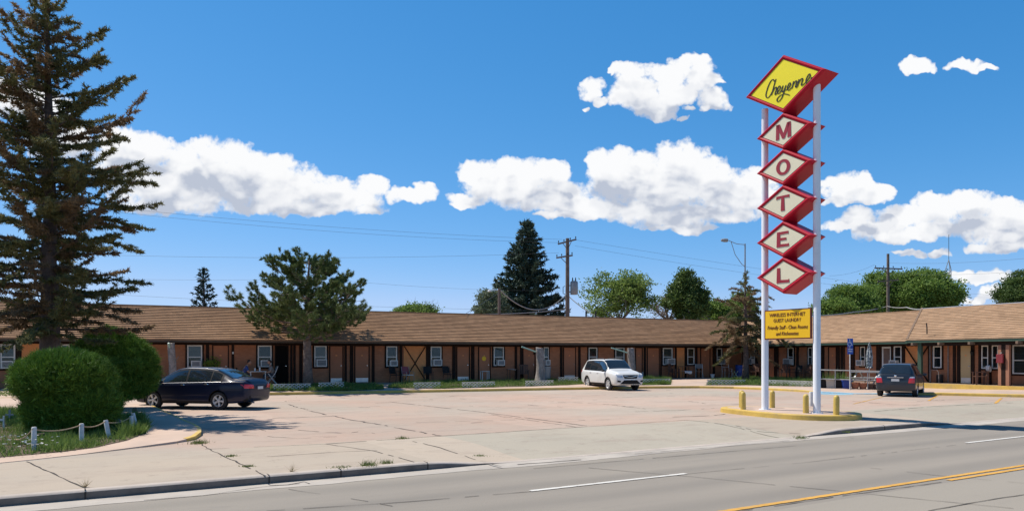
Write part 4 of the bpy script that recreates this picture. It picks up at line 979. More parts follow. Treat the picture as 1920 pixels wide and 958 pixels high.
    def body(s, paint, root):
        xs = sorted(set(list(np.linspace(s.x0, s.x1, 64)) + [r[0] for r in s.st])); ts = np.concatenate([np.arange(0, 7, .34), [7], np.linspace(7.2, 8, 5), np.arange(8.25, 11.01, .25)])
        mb = MB(); mb.smooth = True; R = []
        for x in xs: R.append([s.S(x, t, 1) for t in ts] + [s.S(x, t, -1) for t in ts[::-1][1:-1]])
        n = len(R[0]); mb.add([p for r in R for p in r], [(i*n+k, i*n+(k+1)%n, (i+1)*n+(k+1)%n, (i+1)*n+k) for i in range(len(R)-1) for k in range(n)] + [tuple(range(n))[::-1], tuple((len(R)-1)*n+k for k in range(n))])
        me_o = mb.build('body', [paint, M['blackplastic']], root, sharp=0.9)
        cut = MB(); cut.mi = 1
        for ax in s.axle:
            for sd in (-1, 1):
                r = s.rw + .055; pts = [(ax + r*math.cos(a), s.rw + r*math.sin(a)) for a in np.linspace(0, 2*math.pi, 33)[:-1]]
                w_ = s.spec['w']; ya, yb_ = sd*(w_ - .30), sd*(w_ + .12)
                cut.add([(x, ya, z) for x, z in pts] + [(x, yb_, z) for x, z in pts], [tuple(range(32))[::-1], tuple(range(32, 64))] + [(i, (i+1) % 32, 32 + (i+1) % 32, 32 + i) for i in range(32)])
        co = cut.build('cutter', [paint, M['blackplastic']])
        md = me_o.modifiers.new('arches', 'BOOLEAN'); md.operation = 'DIFFERENCE'; md.object = co; md.solver = 'EXACT'; md.material_mode = 'INDEX'
        bpy.context.view_layer.update()
        me = bpy.data.meshes.new_from_object(me_o.evaluated_get(bpy.context.evaluated_depsgraph_get()))
        me_o.modifiers.clear(); me_o.data = me; me.name = 'body'; bpy.data.objects.remove(co)
        return me_o
    def wheels(s, root, spokes=5):
        r = s.rw; w0 = None
        for ax in s.axle:
            for sd in (1, -1):
                o = empty('wheel'); o.parent = root; o.location = (ax, sd * (s.spec['w'] - .115), r); o.rotation_euler = (0, random.uniform(0, 1.2), 0 if sd > 0 else math.pi)
                if w0 is None:
                    g = MB(); g.smooth = True; g.lathe([(r*.66, -.09), (r*.9, -.105), (r*.985, -.085), (r, -.05), (r, .05), (r*.985, .085), (r*.92, .102), (r*.70, .098), (r*.655, .085)], 36, axis='y', cap=False); ty = g.build('tyre', M['tyre'], o)
                    g = MB(); g.smooth = True; g.lathe([(r*.665, .09), (r*.63, .098), (r*.60, .085), (r*.57, -.02)], 36, axis='y', cap=False); g.smooth = False
                    for k in range(spokes):
                        a = 2*math.pi*k/spokes
                        for dd in ((-.32, .32),):
                            p = [(r*.12*math.cos(a+dd[0]*2), r*.12*math.sin(a+dd[0]*2)), (r*.61*math.cos(a+dd[0]*.62), r*.61*math.sin(a+dd[0]*.62)), (r*.61*math.cos(a+dd[1]*.62), r*.61*math.sin(a+dd[1]*.62)), (r*.12*math.cos(a+dd[1]*2), r*.12*math.sin(a+dd[1]*2))]
                            g.add([(x, .075 if i in (0, 3) else .082, z) for i, (x, z) in enumerate(p)] + [(x, .03, z) for x, z in p], [(0,1,2,3),(0,1,5,4),(1,2,6,5),(2,3,7,6),(3,0,4,7)])
                    g.lathe([(r*.17, .03), (r*.17, .085), (0, .09)], 16, axis='y'); g.mi = 1; g.lathe([(r*.575, -.012), (0.01, -.016)], 24, axis='y', cap=False)
                    rim = g.build('rim', [M['alloy'], M['darkmetal']], o); w0 = (ty, rim)
                else:
                    for q in w0: c = q.copy(); COL.objects.link(c); c.parent = o
    def mirrors(s, root, paint, x, z):
        for sd in (1, -1):
            y = s.S(x, 7.0, 1).y
            g = MB(); g.smooth = True; c = Vector((x, sd*(y + .12), z))
            pts = []; 
            for i, (k, dx) in enumerate(((.6, .075), (1, .03), (1, -.05), (.9, -.06))):
                for a in np.linspace(0, 2*math.pi, 13)[:-1]: pts.append((c.x + dx, c.y + .095*k*math.cos(a), c.z + .06*k*math.sin(a)))
            g.add(pts, [(i*12+k, i*12+(k+1)%12, (i+1)*12+(k+1)%12, (i+1)*12+k) for i in range(3) for k in range(12)] + [tuple(range(12)), tuple(36+k for k in range(12))])
            g.smooth = False; g.bar((x, sd*(y - .02), z - .03), (x, sd*(y + .08), z - .03), .05, .03)
            g.build('side_mirror', paint, root)
def place(root, p_rear, p_front_dir):
    root.location = p_rear; root.rotation_euler = (0, 0, math.atan2(p_front_dir.y, p_front_dir.x))
# --- navy saloon: rear-left wheel at pixel (411,768), heading left
def sedan():
    st = [(-2.38,.44,.60,.80,.86,.48),(-2.34,.34,.72,.88,.955,.56),(-2.22,.27,.815,.955,1.045,.63),(-1.85,.23,.868,.975,1.085,.66),(-1.76,.22,.872,.972,1.10,.66),(-1.45,.21,.88,.96,1.245,.615),(-1.08,.20,.885,.95,1.39,.575),(-.6,.2,.89,.935,1.45,.57),(0,.2,.89,.92,1.462,.575),(.34,.2,.89,.912,1.43,.575),(.75,.2,.888,.905,1.25,.61),(1.16,.2,.885,.895,1.035,.66),(1.3,.2,.88,.885,.995,.66),(1.8,.21,.85,.82,.90,.60),(2.03,.23,.78,.73,.80,.53),(2.13,.28,.68,.61,.68,.46),(2.17,.36,.56,.5,.56,.38)]
    car = Car(st, (1.29, -1.29), .315, dict(w=.888))
    r = empty('parked_car', label='dark navy four-door saloon parked beside the round yew bushes', cat='car')
    car.body(M['navy'], r); car.wheels(r, 5)
    car.patch(.37, 1.13, 8.35, 22 - 8.35, .004, nx=8, nt=16).build('windshield', M['carglass'], r)
    car.patch(-1.72, -1.12, 8.45, 22 - 8.45, .004, nx=8, nt=16).build('rear_window', M['carglass'], r)
    for sd in (1, -1):
        car.patch(-1.42, .98, 7.04, 7.97, .002, sd, 20, 4).build('window_trim', M['blackplastic'], r)
        for a, b_ in ((.02, .90), (-.93, -.06), (-1.34, -.985)): car.patch(a, b_, 7.13, 7.90, .006, sd, 12, 4).build('side_window', M['carglass'], r)
        g = MB(); g.tube([car.S(x, 7.02, sd) + Vector((0, sd*.008, 0)) for x in np.linspace(-1.38, .98, 14)], .008, 5); g.build('window_chrome', M['chrome'], r)
        for x in (.10, -.83):
            q = car.S(x, 5.3, sd); g = MB(); g.tube([q + Vector((-.08, sd*.005, 0)), q + Vector((-.06, sd*.03, .004)), q + Vector((.06, sd*.03, .004)), q + Vector((.08, sd*.005, 0))], .014, 6); g.build('door_handle', M['chrome'], r)
        g = MB(); g.mi = 0
        for x in (-.02, -.98, 1.02):                       # shut lines
            g.quad(*[car.S(x + dx, t, sd) + Vector((0, sd*.002, 0)) for dx, t in ((-.004, 2.5), (.004, 2.5), (.004, 6.8), (-.004, 6.8))])
        car.endpatch([(sd*.40,.735),(sd*.80,.745),(sd*.83,.885),(sd*.44,.87)], .012, False, 8, 5).build('tail_lamp', M['lamp_red'], r)
        car.patch(1.85, 2.10, 5.6, 7.6, .005, sd, 6, 4).build('headlight', M['lamp_clear'], r)
        car.patch(-1.0, 1.0, 1.9, 2.7, .004, sd, 8, 2).build('sill', M['blackplastic'], r)
    g = MB(); g.box(-2.398, -2.382, -.17, .17, .70, .80); g.build('licence_plate', M['plate'], r, bevel=.004)
    g = MB(); g.smooth = True; g.lathe([(0, 0), (.045, .003), (.05, .012)], 16, (-2.379, 0, .845), axis='x'); g.build('badge', M['chrome'], r)
    car.patch(-2.37, -2.2, 1.2, 2.6, .004, 1, 4, 3).build('bumper_trim', M['blackplastic'], r)
    car.mirrors(r, M['navy'], .93, .96)
    g = MB(); g.tube([(-1.0, 0, 1.40), (-1.08, 0, 1.47)], .006, 5); g.build('aerial', M['blackplastic'], r)
    g = MB(); g.tube([(-2.30, .42, .26), (-2.40, .42, .25)], .03, 8); g.build('exhaust', M['grey'], r)
    return r
def stand(root, anchor, local, heading):
    c, s_ = math.cos(heading), math.sin(heading); root.rotation_euler = (0, 0, heading)
    root.location = Vector((anchor.x - (c*local[0] - s_*local[1]), anchor.y - (s_*local[0] + c*local[1]), anchor.z))
r = sedan(); stand(r, G(411, 768), (-1.29, .80), math.pi - math.radians(12))
# --- white estate SUV facing right and towards the road
def suv():
    st = [(-2.32,.52,.68,.90,.98,.60),(-2.28,.38,.78,1.0,1.09,.66),(-2.16,.31,.855,1.055,1.30,.65),(-2.0,.28,.885,1.06,1.52,.62),(-1.86,.27,.893,1.055,1.625,.61),(-1.6,.27,.897,1.045,1.665,.615),(-.8,.27,.90,1.03,1.69,.62),(0,.27,.90,1.015,1.69,.62),(.38,.27,.90,1.01,1.655,.62),(.75,.27,.90,1.005,1.435,.645),(1.12,.27,.895,1.0,1.165,.69),(1.3,.27,.89,.99,1.115,.70),(1.85,.28,.875,.945,1.03,.68),(2.08,.29,.845,.90,.965,.66),(2.18,.31,.80,.84,.90,.62),(2.25,.34,.73,.76,.81,.56),(2.28,.38,.66,.70,.74,.50)]
    car = Car(st, (1.32, -1.32), .345, dict(w=.898))
    r = empty('parked_car', label='white estate-style SUV with roof rails parked in the middle of the lot', cat='car')
    car.body(M['whitecar'], r); car.wheels(r, 5)
    car.patch(.42, 1.10, 8.3, 22 - 8.3, .005, nx=8, nt=16).build('windshield', M['carglass'], r)
    car.patch(-2.22, -1.96, 8.4, 22 - 8.4, .005, nx=6, nt=16).build('rear_window', M['carglass'], r)
    for sd in (1, -1):
        car.patch(-1.82, 1.02, 7.03, 7.97, .002, sd, 22, 4).build('window_trim', M['blackplastic'], r)
        for a, b_ in ((-.0, .95), (-1.0, -.07), (-1.72, -1.07)): car.patch(a, b_, 7.10, 7.90, .006, sd, 12, 4).build('side_window', M['carglass'], r)
        g = MB(); g.tube([(.30, sd*.56, 1.665), (.22, sd*.56, 1.73), (-.6, sd*.565, 1.75), (-1.5, sd*.555, 1.72), (-1.6, sd*.55, 1.67)], .020, 8); g.build('roof_rail', M['darkmetal'], r)
        for x in (.05, -.88):
            q = car.S(x, 5.2, sd); g = MB(); g.tube([q + Vector((-.09, sd*.005, 0)), q + Vector((-.07, sd*.03, 0)), q + Vector((.07, sd*.03, 0)), q + Vector((.09, sd*.005, 0))], .015, 6); g.build('door_handle', M['whitecar'], r)
        car.patch(-2.28, -2.05, 4.9, 7.0, .006, sd, 6, 4).build('tail_lamp', M['lamp_red'], r)
        car.patch(-.93, .93, 1.7, 2.9, .006, sd, 8, 3).build('sill', M['blackplastic'], r)
    gr = car.endpatch([(-.36,.655),(.36,.655),(.45,.85),(-.45,.85)], .010, True, 14, 5).build('grille', M['blackplastic'], r)
    g = MB(); g.tube([(car.end_x(y, z) + .02, y, z) for y, z in ((-.38,.80),(-.16,.755),(0,.735),(.16,.755),(.38,.80))], .016, 6); g.build('grille_bar', M['chrome'], gr)
    car.endpatch([(-.62,.37),(.62,.37),(.38,.575),(-.38,.575)], .010, True, 14, 5).build('lower_intake', M['blackplastic'], r)
    for sd in (1, -1):
        car.endpatch([(sd*.47,.70),(sd*.76,.735),(sd*.81,.88),(sd*.49,.83)], .012, True, 8, 5).build('headlight', M['lamp_clear'], r)
        car.endpatch([(sd*.60,.46),(sd*.76,.47),(sd*.76,.57),(sd*.57,.54)], .012, True, 6, 4).build('fog_lamp', M['blackplastic'], r)
    car.mirrors(r, M['blackplastic'], .92, 1.07)
    return r
r = suv(); stand(r, G(1142, 731.5), (1.32, -.80), math.atan2(-.945, .33))
# --- slate-blue hatchback, seen from behind
def hatch():
    st = [(-1.90,.46,.66,.74,.80,.56),(-1.87,.34,.765,.86,.93,.63),(-1.82,.29,.81,.93,1.03,.64),(-1.72,.265,.83,.945,1.20,.61),(-1.6,.25,.838,.945,1.40,.575),(-1.48,.24,.842,.94,1.475,.56),(-.8,.23,.845,.93,1.525,.57),(0,.23,.845,.915,1.53,.575),(.4,.23,.845,.91,1.49,.575),(.8,.23,.845,.905,1.27,.60),(1.16,.23,.84,.90,1.06,.63),(1.5,.23,.82,.86,.96,.60),(1.8,.25,.75,.74,.82,.52),(1.92,.3,.64,.6,.67,.44),(1.97,.38,.5,.5,.55,.36)]
    car = Car(st, (1.185, -1.185), .295, dict(w=.842))
    r = empty('parked_car', label='small slate-blue hatchback seen from behind, parked by the office step', cat='car')
    car.body(M['bluegrey'], r); car.wheels(r, 6)
    car.patch(.43, 1.14, 8.35, 22 - 8.35, .004, nx=8, nt=14).build('windshield', M['carglass'], r)
    car.patch(-1.80, -1.52, 8.25, 22 - 8.25, .006, nx=8, nt=16).build('rear_window', M['carglass'], r)
    g = MB(); g.tube([(-1.845, -.03, 1.04), (-1.78, .12, 1.13), (-1.70, .30, 1.24)], .010, 5); g.build('rear_wiper', M['blackplastic'], r)
    for sd in (1, -1):
        car.patch(-1.40, 1.0, 7.03, 7.97, .002, sd, 20, 4).build('window_trim', M['blackplastic'], r)
        for a, b_ in ((.0, .92), (-.90, -.06), (-1.32, -.96)): car.patch(a, b_, 7.12, 7.90, .006, sd, 12, 4).build('side_window', M['carglass'], r)
        for x in (.08, -.80):
            q = car.S(x, 5.2, sd); g = MB(); g.tube([q + Vector((-.08, sd*.005, 0)), q + Vector((-.06, sd*.03, 0)), q + Vector((.06, sd*.03, 0)), q + Vector((.08, sd*.005, 0))], .014, 6); g.build('door_handle', M['bluegrey'], r)
        tl = car.endpatch([(sd*.52,.64),(sd*.775,.64),(sd*.785,.86),(sd*.56,.86)], .022, False, 8, 5).build('tail_lamp', M['lamp_red'], r)
        car.endpatch([(sd*.565,.865),(sd*.785,.865),(sd*.77,.93),(sd*.60,.925)], .022, False, 8, 3).build('reversing_lens', M['lamp_clear'], tl)
        car.patch(1.55, 1.84, 5.4, 7.2, .006, sd, 6, 4).build('headlight', M['lamp_clear'], r)
    g = MB(); g.box(-1.922, -1.90, -.165, .165, .715, .82); g.build('licence_plate', M['plate'], r, bevel=.004)
    g = MB(); g.box(-1.915, -1.86, -.34, .34, .875, .905); g.build('tailgate_strip', M['chrome'], r, bevel=.006)
    g = MB(); g.smooth = True; g.lathe([(0, -.01), (.05, -.004), (.055, .02)], 14, (-1.875, .0, .965), axis='x'); g.build('badge', M['chrome'], r)
    g = MB(); pts = []
    for k, y in enumerate(np.linspace(-.80, .80, 17)):
        x = -1.93 + .13 * (abs(y)/.8)**4
        pts += [(x + .05, y, .62), (x, y, .60), (x - .005, y, .42), (x + .03, y, .30), (x + .2, y, .27)]
    g.smooth = True; g.add(pts, [(k*5+j, (k+1)*5+j, (k+1)*5+j+1, k*5+j+1) for k in range(16) for j in range(4)]); g.build('rear_bumper', M['bluegrey'], r)
    car.mirrors(r, M['bluegrey'], .95, .98)
    g = MB(); g.tube([(-1.3, .0, 1.49), (-1.36, 0, 1.60)], .006, 5); g.build('aerial', M['blackplastic'], r)
    return r
r = hatch(); p1, p2 = G(1653, 742), G(1713, 743); stand(r, (p1 + p2) / 2, (-1.185, 0), math.atan2(.82, .57))
# ------------------------------------------------------------------ vegetation
def wobble(rng, p, q, n=6, amp=.05):
    P = [Vector(p).lerp(Vector(q), i / n) for i in range(n + 1)]
    for i in range(1, n): P[i] += Vector(rng.normal(size=3) * amp)
    return P
def tree_root(name, loc, label, cat, group=None): return empty(name, loc, 0, label, cat, group)
def spray(rng, path, n, side_len, needle, width, out, spread=.75, droop=0.0, tip=1.0, gap=0.0, up=0.0):
    """needle triangles along side twigs of a limb path; returns twig segments too"""
    P = np.array([tuple(p) for p in path]); m = len(P)
    seg = []
    for k in range(n):
        t = (rng.random() ** .8) * .9 + .1
        i = min(m - 2, int(t * (m - 1))); u = t * (m - 1) - i
        c = P[i] * (1 - u) + P[i+1] * u; d = P[i+1] - P[i]; d /= np.linalg.norm(d) + 1e-9
        s = np.cross(d, (0, 0, 1)); s /= np.linalg.norm(s) + 1e-9
        sg = 1 if rng.random() < .5 else -1; L = side_len * (1.15 - .75 * t) * rng.uniform(.6, 1.25)
        v = d * rng.uniform(.5, .9) + s * sg * rng.uniform(.5, 1.0) + np.array((0, 0, rng.normal() * .22 - droop + up)); v /= np.linalg.norm(v)
        seg.append((c, c + v * L))
    seg.append((P[max(0, m-3)], P[-1] + (P[-1] - P[-2]) * .2 * tip))
    for a, b_ in seg:
        L = np.linalg.norm(b_ - a); q = max(3, int(L * spread))
        t = rng.random((q, 1)); C = a + (b_ - a) * t + rng.normal(size=(q, 3)) * .012
        D = (b_ - a)[None] / (L + 1e-9) * .75 + rng.normal(size=(q, 3)) * .75
        out.append(blades(rng, C, D, rng.uniform(.6, 1.2, q) * needle, np.full(q, width)))
    return seg
def conifer(name, loc, label, H, prof, crown0, n_limb, seed, needle, width, dens, mats, trunk_r, bark, side=.30, pitch=(.5, -.35), curl=.25, twigs=16, lean=(0, 0), gaps=0.0, droop=.15, limb_r=.03, azbias=None, group=None, dead=None, cat='tree', limb_wood=True, tip_extra=True, chaos=.10, fill=0.0):
    rng = np.random.default_rng(seed); root = tree_root(name, loc, label, cat, group)
    g = MB(); g.smooth = True
    tp = [(lean[0]*t*t + rng.normal()*.02*H/10, lean[1]*t*t + rng.normal()*.02*H/10, H*.985*t) for t in np.linspace(0, 1, 9)]; tp[0] = (0, 0, -.15)
    rad = [trunk_r * (1.35 if i == 0 else 1) * (1 - .93 * (i/8)) + .012 for i in range(9)]
    g.tube(tp, rad, 12)
    out, out2 = [], []
    for k in range(n_limb):
        f = crown0 + (1 - crown0) * ((k + rng.random()) / n_limb)
        az = k * 2.399 + rng.normal() * .35
        if gaps and rng.random() < gaps: continue
        L = prof((f - crown0) / (1 - crown0)) * rng.uniform(.62, 1.12)
        if fill and rng.random() < fill: L *= rng.uniform(.25, .6)
        if azbias: L *= azbias(az, f)
        if L < .08: continue
        pt = pitch[0] * f + pitch[1] * (1 - f) + rng.normal() * chaos; cu = curl * (1 + rng.normal() * chaos * 4); dr_ = droop * (1 + rng.normal() * chaos * 3)
        i = f * 8; a_ = Vector(tp[int(min(7, i))]).lerp(Vector(tp[int(min(7, i)) + 1]), i - int(min(7, i)))
        d = Vector((math.cos(az), math.sin(az), 0)); path = []
        for t in np.linspace(0, 1, 7):
            path.append(a_ + d * (L * t) + Vector((rng.normal()*.02*L, rng.normal()*.02*L, L * (math.tan(pt) * t - dr_ * t * t * 1.4 + cu * t ** 3))))
        if limb_wood and L > .3: g.tube(path, [max(.006, limb_r * (L / prof(0.15) if prof(0.15) else 1) * (1 - .85 * t)) for t in np.linspace(0, 1, 7)], 5, cap=False)
        spray(rng, path, max(3, int(twigs * L)), side * (0.45 + .35 * min(L, 3)), needle, width, out2 if (dead and rng.random() < dead(f)) else out, dens, droop * .6)
    if tip_extra:
        top = [Vector(tp[-1]) + Vector((0, 0, -H * .05)), Vector(tp[-1]) + Vector((0, 0, H * .012))]
        for _ in range(4): spray(rng, [top[0], top[0].lerp(top[1], .5), top[1]], 6, side * .5, needle, width, out, dens)
    g.build('trunk', bark, root, recalc=False)
    fast_mesh('crown', np.concatenate(out), 3, mats[0], root)
    if out2: fast_mesh('dead_twigs', np.concatenate(out2), 3, mats[1], root)
    return root
# the big ragged spruce on the left
Zt = 22.2
loc = Vector(((93 - CX) / F * Zt, Zt, 0.08))
bp = [(0, 2.7), (.12, 3.0), (.30, 2.95), (.45, 2.85), (.60, 2.5), (.72, 2.1), (.82, 1.6), (.90, 1.2), (.96, .8), (1, .25)]
prof_b = lambda t: float(np.interp(t, [p[0] for p in bp], [p[1] for p in bp]))
conifer('spruce_tree', loc, 'tall ragged olive-brown spruce towering over the left end of the motel', 12.45, prof_b, .20, 330, 5, .125, .034, 135, (M['spruce'], M['browntwig']), .31, M['bark'], side=.30, pitch=(.50, -.10), curl=.18, twigs=14, droop=.14, limb_r=.042, gaps=.10, dead=lambda f: .44 if f < .75 else .25, lean=(-.05, 0), chaos=.18, fill=.40)
# ragged half-dead spruce in the inner corner of the building
p = on_plat(1398, 712); bp2 = [(0, 2.2), (.12, 2.6), (.28, 1.9), (.42, 2.7), (.56, 2.8), (.66, 2.2), (.76, 1.3), (.88, .8), (1, .3)]
prof_c = lambda t: float(np.interp(t, [q[0] for q in bp2], [q[1] for q in bp2]))
zt = EYE + (CY - 522) / F * p.y - p.z
conifer('spruce_tree', p, 'sparse half-dead spruce in the inner corner by the blue barrel', zt, prof_c, .27, 78, 12, .16, .040, 80, (M['spruce'], M['browntwig']), .21, M['bark'], side=.36, pitch=(.40, -.12), curl=-.05, twigs=15, droop=.28, limb_r=.04, gaps=.2, dead=lambda f: .62, chaos=.28)
# bristly pine in the bed in front of the rooms
p = on_plat(578, 722)
def pine(loc, H, label, seed):
    rng = np.random.default_rng(seed); root = tree_root('pine_tree', loc, label, 'tree')
    g = MB(); g.smooth = True
    tp = [Vector((.12*t - .15*math.sin(t*3), .1*math.sin(t*4), H*t)) for t in np.linspace(0, .97, 9)]; tp[0].z = -.15
    g.tube(tp, [.30, .235, .215, .20, .17, .13, .09, .06, .03], 12)
    T = []                                            # tufts: position, outward direction, size
    def limb(f, az, L, rise, n2):
        i = f * 8; a_ = tp[min(7, int(i))].lerp(tp[min(7, int(i)) + 1], i - min(7, int(i)))
        d = Vector((math.cos(az), math.sin(az), 0)); P = [a_ + d*L*t + Vector((rng.normal()*.03*L, rng.normal()*.03*L, rise*L*t + .22*L*t*t*(1 if f > .35 else .5) - .10*L*math.sin(t*3))) for t in np.linspace(0, 1, 7)]
        g.tube(P, [max(.010, .055*(L/3.2)*(1-.85*t)) for t in np.linspace(0, 1, 7)], 6, cap=False)
        for _ in range(n2):
            t = .30 + .7 * rng.random() ** .75; j = min(5, int(t*6)); q = P[j].lerp(P[j+1], t*6 - j)
            v = d*rng.uniform(.2, .9) + Vector((-d.y, d.x, 0))*rng.normal()*.8 + Vector((0, 0, rng.uniform(-.1, .75))); v.normalize()
            l2 = L*rng.uniform(.10, .24) + .12; e = q + v*l2
            g.tube([q, q.lerp(e, .5) + Vector(rng.normal(size=3)*.03), e], [.014, .010, .007], 4, cap=False)
            T.append((e, (v + Vector((0, 0, .35))).normalized(), rng.uniform(.75, 1.15)))
            if rng.random() < .6:
                e2 = q.lerp(e, .6) + Vector(rng.normal(size=3)*.12); T.append((e2, (v + Vector(rng.normal(size=3)*.5)).normalized(), rng.uniform(.6, .95)))
        T.append((P[-1], (P[-1]-P[-2]).normalized(), 1.1))
    for k in range(16): limb(.36 + .18*rng.random(), k*2.399 + rng.normal()*.3, rng.uniform(2.3, 3.75), rng.uniform(.02, .26), 34)
    for k in range(16): limb(.50 + .18*rng.random(), k*2.399 + 1 + rng.normal()*.3, rng.uniform(1.9, 2.8), rng.uniform(.10, .35), 22)
    for k in range(16): limb(.66 + .18*rng.random(), k*2.399 + 2 + rng.normal()*.3, rng.uniform(1.4, 2.25), rng.uniform(.2, .45), 18)
    for k in range(9): limb(.84 + .13*rng.random(), k*2.399 + rng.normal()*.3, rng.uniform(.8, 1.35), rng.uniform(.4, .8), 11)
    T.append((tp[-1] + Vector((0, 0, .1)), Vector((0, 0, 1)), 1.0))
    out = []
    for e, v, s in T:
        q = 84; t = rng.random((q, 1)); D = np.array(v)[None]*.55 + rng.normal(size=(q, 3))*.75
        C = np.array(e)[None] - np.array(v)[None]*(.24*s*t) + rng.normal(size=(q, 3))*.02
        out.append(blades(rng, C, D, rng.uniform(.11, .20, q)*s, np.full(q, .030)))
    g.build('trunk', M['pinebark'], root, recalc=False); fast_mesh('crown', np.concatenate(out), 3, M['pine'], root)
    return root
pine(p, EYE + (CY - 476)/F*p.y - p.z, 'broad bristly green pine in the bed in front of the rooms', 3)
# distant conifers behind the roof
def far_conifer(name, px, py_top, Y, rpx, label, seed, mat_, n=120, z0=0.0, base_py=None, sharp=1.0, needle=.34, width=.13, dens=26, dr=.1, side=.25):
    t = PT(px, py_top, Y); R = rpx / F * Y; loc = Vector((t.x, Y, -.2)); H = t.z + .2
    return conifer(name, loc, label, H, lambda q: R * (1.08 - q) ** sharp, .06, n, seed, needle, width, dens, (mat_, mat_), .28, M['bark'], side=side, pitch=(.25, -.05), curl=.2, twigs=7, droop=dr, limb_r=.03)
far_conifer('blue_spruce', 988, 415, 74, 104, 'dense bluish-green spruce standing behind the roof beside the transformer pole', 21, M['bluespruce'], n=440, sharp=.98, needle=.42, width=.17, dens=20, side=.30)
far_conifer('spruce_tree', 382, 504, 95, 46, 'small dark spruce peeping over the left roof ridge', 22, M['farspruce'], n=150, sharp=.8, needle=.40, width=.16, dens=18)
far_conifer('spruce_tree', 485, 557, 90, 26, 'tip of a small spruce above the roof just left of the pine', 23, M['farspruce'], n=60, sharp=.9, needle=.3, width=.12, dens=18)
# broad-leaved trees behind the motel
def leafy(name, px, py_top, py_bot, Y, rpx, label, seed, mat_, n_limb=9, leaf=.26, per=46, shape='round', bark=None, group=None, open_=0.5, trunk_r=.22, z_base=-.2, flat_=.6):
    rng = np.random.default_rng(seed); t = PT(px, py_top, Y); b_ = PT(px, py_bot, Y); R = rpx / F * Y; H = t.z; z0 = b_.z
    root = tree_root(name, Vector((t.x, Y, z_base)), label, 'tree', group)
    g = MB(); g.smooth = True; T = []
    zc = (H + z0) / 2 - z_base; hz = (H - z0) / 2
    fork = Vector((0, 0, max(.5, zc - hz * 1.0)))
    g.tube([Vector((0, 0, -.2)), fork * .5 + Vector((rng.normal()*.1, 0, 0)), fork], [trunk_r*1.2, trunk_r, trunk_r*.8], 9, cap=False)
    def grow(p, d, L, r, lev):
        e = p + d * L; m_ = p.lerp(e, .5) + Vector(rng.normal(size=3) * L * .08)
        g.tube([p, m_, e], [r, r*.8, r*.6], 5, cap=False)
        if lev >= 2:
            for _ in range(2): T.append(m_.lerp(e, rng.random()))
        if lev == 4: T.append(e); return
        for _ in range(int(rng.integers(2, 4))):
            v = (d + Vector(rng.normal(size=3) * .62) + Vector((0, 0, .08))).normalized(); grow(e, v, L * rng.uniform(.55, .82), r * .6, lev + 1)
    for k in range(n_limb):
        az = k * 2.399 + rng.random(); el = rng.uniform(.25, 1.3)
        d = Vector((math.cos(az)*math.cos(el)*R/ max(R, hz), math.sin(az)*math.cos(el)*R/max(R, hz), math.sin(el) * hz / max(R, hz))).normalized()
        grow(fork, d, max(R, hz) * rng.uniform(.40, .60), trunk_r * .45, 1)
    g.build('trunk', bark or M['greybark'], root, recalc=False)
    P = np.array([tuple(q) for q in T])
    # fill the crown's volume with leaf clumps near its surface
    n2 = int(len(P) * .8) if shape != 'bare' else 0
    if n2:
        V = rng.normal(size=(n2, 3)); V /= np.linalg.norm(V, axis=1, keepdims=True); rr = rng.random((n2, 1)) ** .4
        lump = 1 + .22*np.sin(V[:, :1]*5 + seed) + .18*np.sin(V[:, 2:]*7 + seed*2) + .12*np.sin(V[:, 1:2]*9)
        P = np.concatenate([P, V * rr * lump * np.array((R*.92, R*.92, hz*.92)) + np.array((0, 0, zc))])
    k = ((P[:, 0]/R)**2 + (P[:, 1]/R)**2 + ((P[:, 2]-zc)/hz)**2); P = P[k < 1.25]
    if len(P) > 1000: P = P[rng.permutation(len(P))[:1000]]
    out = []
    for c in P:
        if rng.random() < open_ * .35: continue
        q = per; C = c + rng.normal(size=(q, 3)) * np.array((.42, .42, .42*flat_)) * (R/4.2)**.5
        out.append(leaves(rng, C, rng.normal(size=(q, 3)) + np.array((0, 0, -.15)), rng.uniform(.6, 1.25, q)*leaf, rng.uniform(.35, .6, q)*leaf))
    fast_mesh('crown', np.concatenate(out), 4, mat_, root)
    return root
leafy('locust_tree', 1163, 500, 604, 78, 66, 'airy light green locust tree behind the roof, right of the transformer pole', 31, M['locust'], 11, .30, 22, open_=1.25, flat_=.35)
leafy('dead_tree', 1252, 512, 606, 82, 36, 'grey half-dead tree between the locust and the dark round tree', 32, M['browntwig'], 14, .16, 12, shape='bare', open_=1.9)
leafy('round_tree', 1286, 508, 606, 80, 35, 'dark green round-headed tree right of the grey half-dead one', 33, M['darkleaf'], 10, .32, 46, open_=.3)
leafy('leafy_shrub', 1338, 560, 610, 84, 32, 'bright green bush over the roof left of the corner spruce', 34, M['leaf'], 8, .3, 40, open_=.4, trunk_r=.12)
leafy('leafy_shrub', 1390, 548, 612, 88, 30, 'bright green tree showing through the corner spruce', 38, M['leaf'], 8, .3, 40, open_=.6, trunk_r=.12)
leafy('leafy_shrub', 781, 572, 600, 80, 36, 'low pale green treetop over the roof right of the pine', 35, M['leaf'], 8, .26, 30, open_=.6, trunk_r=.1)
leafy('grey_green_tree', 922, 543, 600, 70, 28, 'grey-green bushy tree at the left foot of the blue spruce', 36, M['paleleaf'], 8, .22, 36, open_=.5, trunk_r=.12)
leafy('broad_tree', 1735, 506, 590, 88, 58, 'large green tree behind the right wing, left of the radio mast', 41, M['leaf'], 12, .34, 46, open_=.35)
leafy('broad_tree', 1664, 508, 590, 90, 44, 'green tree crown behind the right-hand utility pole', 42, M['leaf'], 10, .34, 46, open_=.45)
leafy('broad_tree', 1600, 528, 596, 80, 44, 'thin-topped green tree just right of the sign pole over the right wing', 43, M['leaf'], 10, .28, 40, open_=.9)
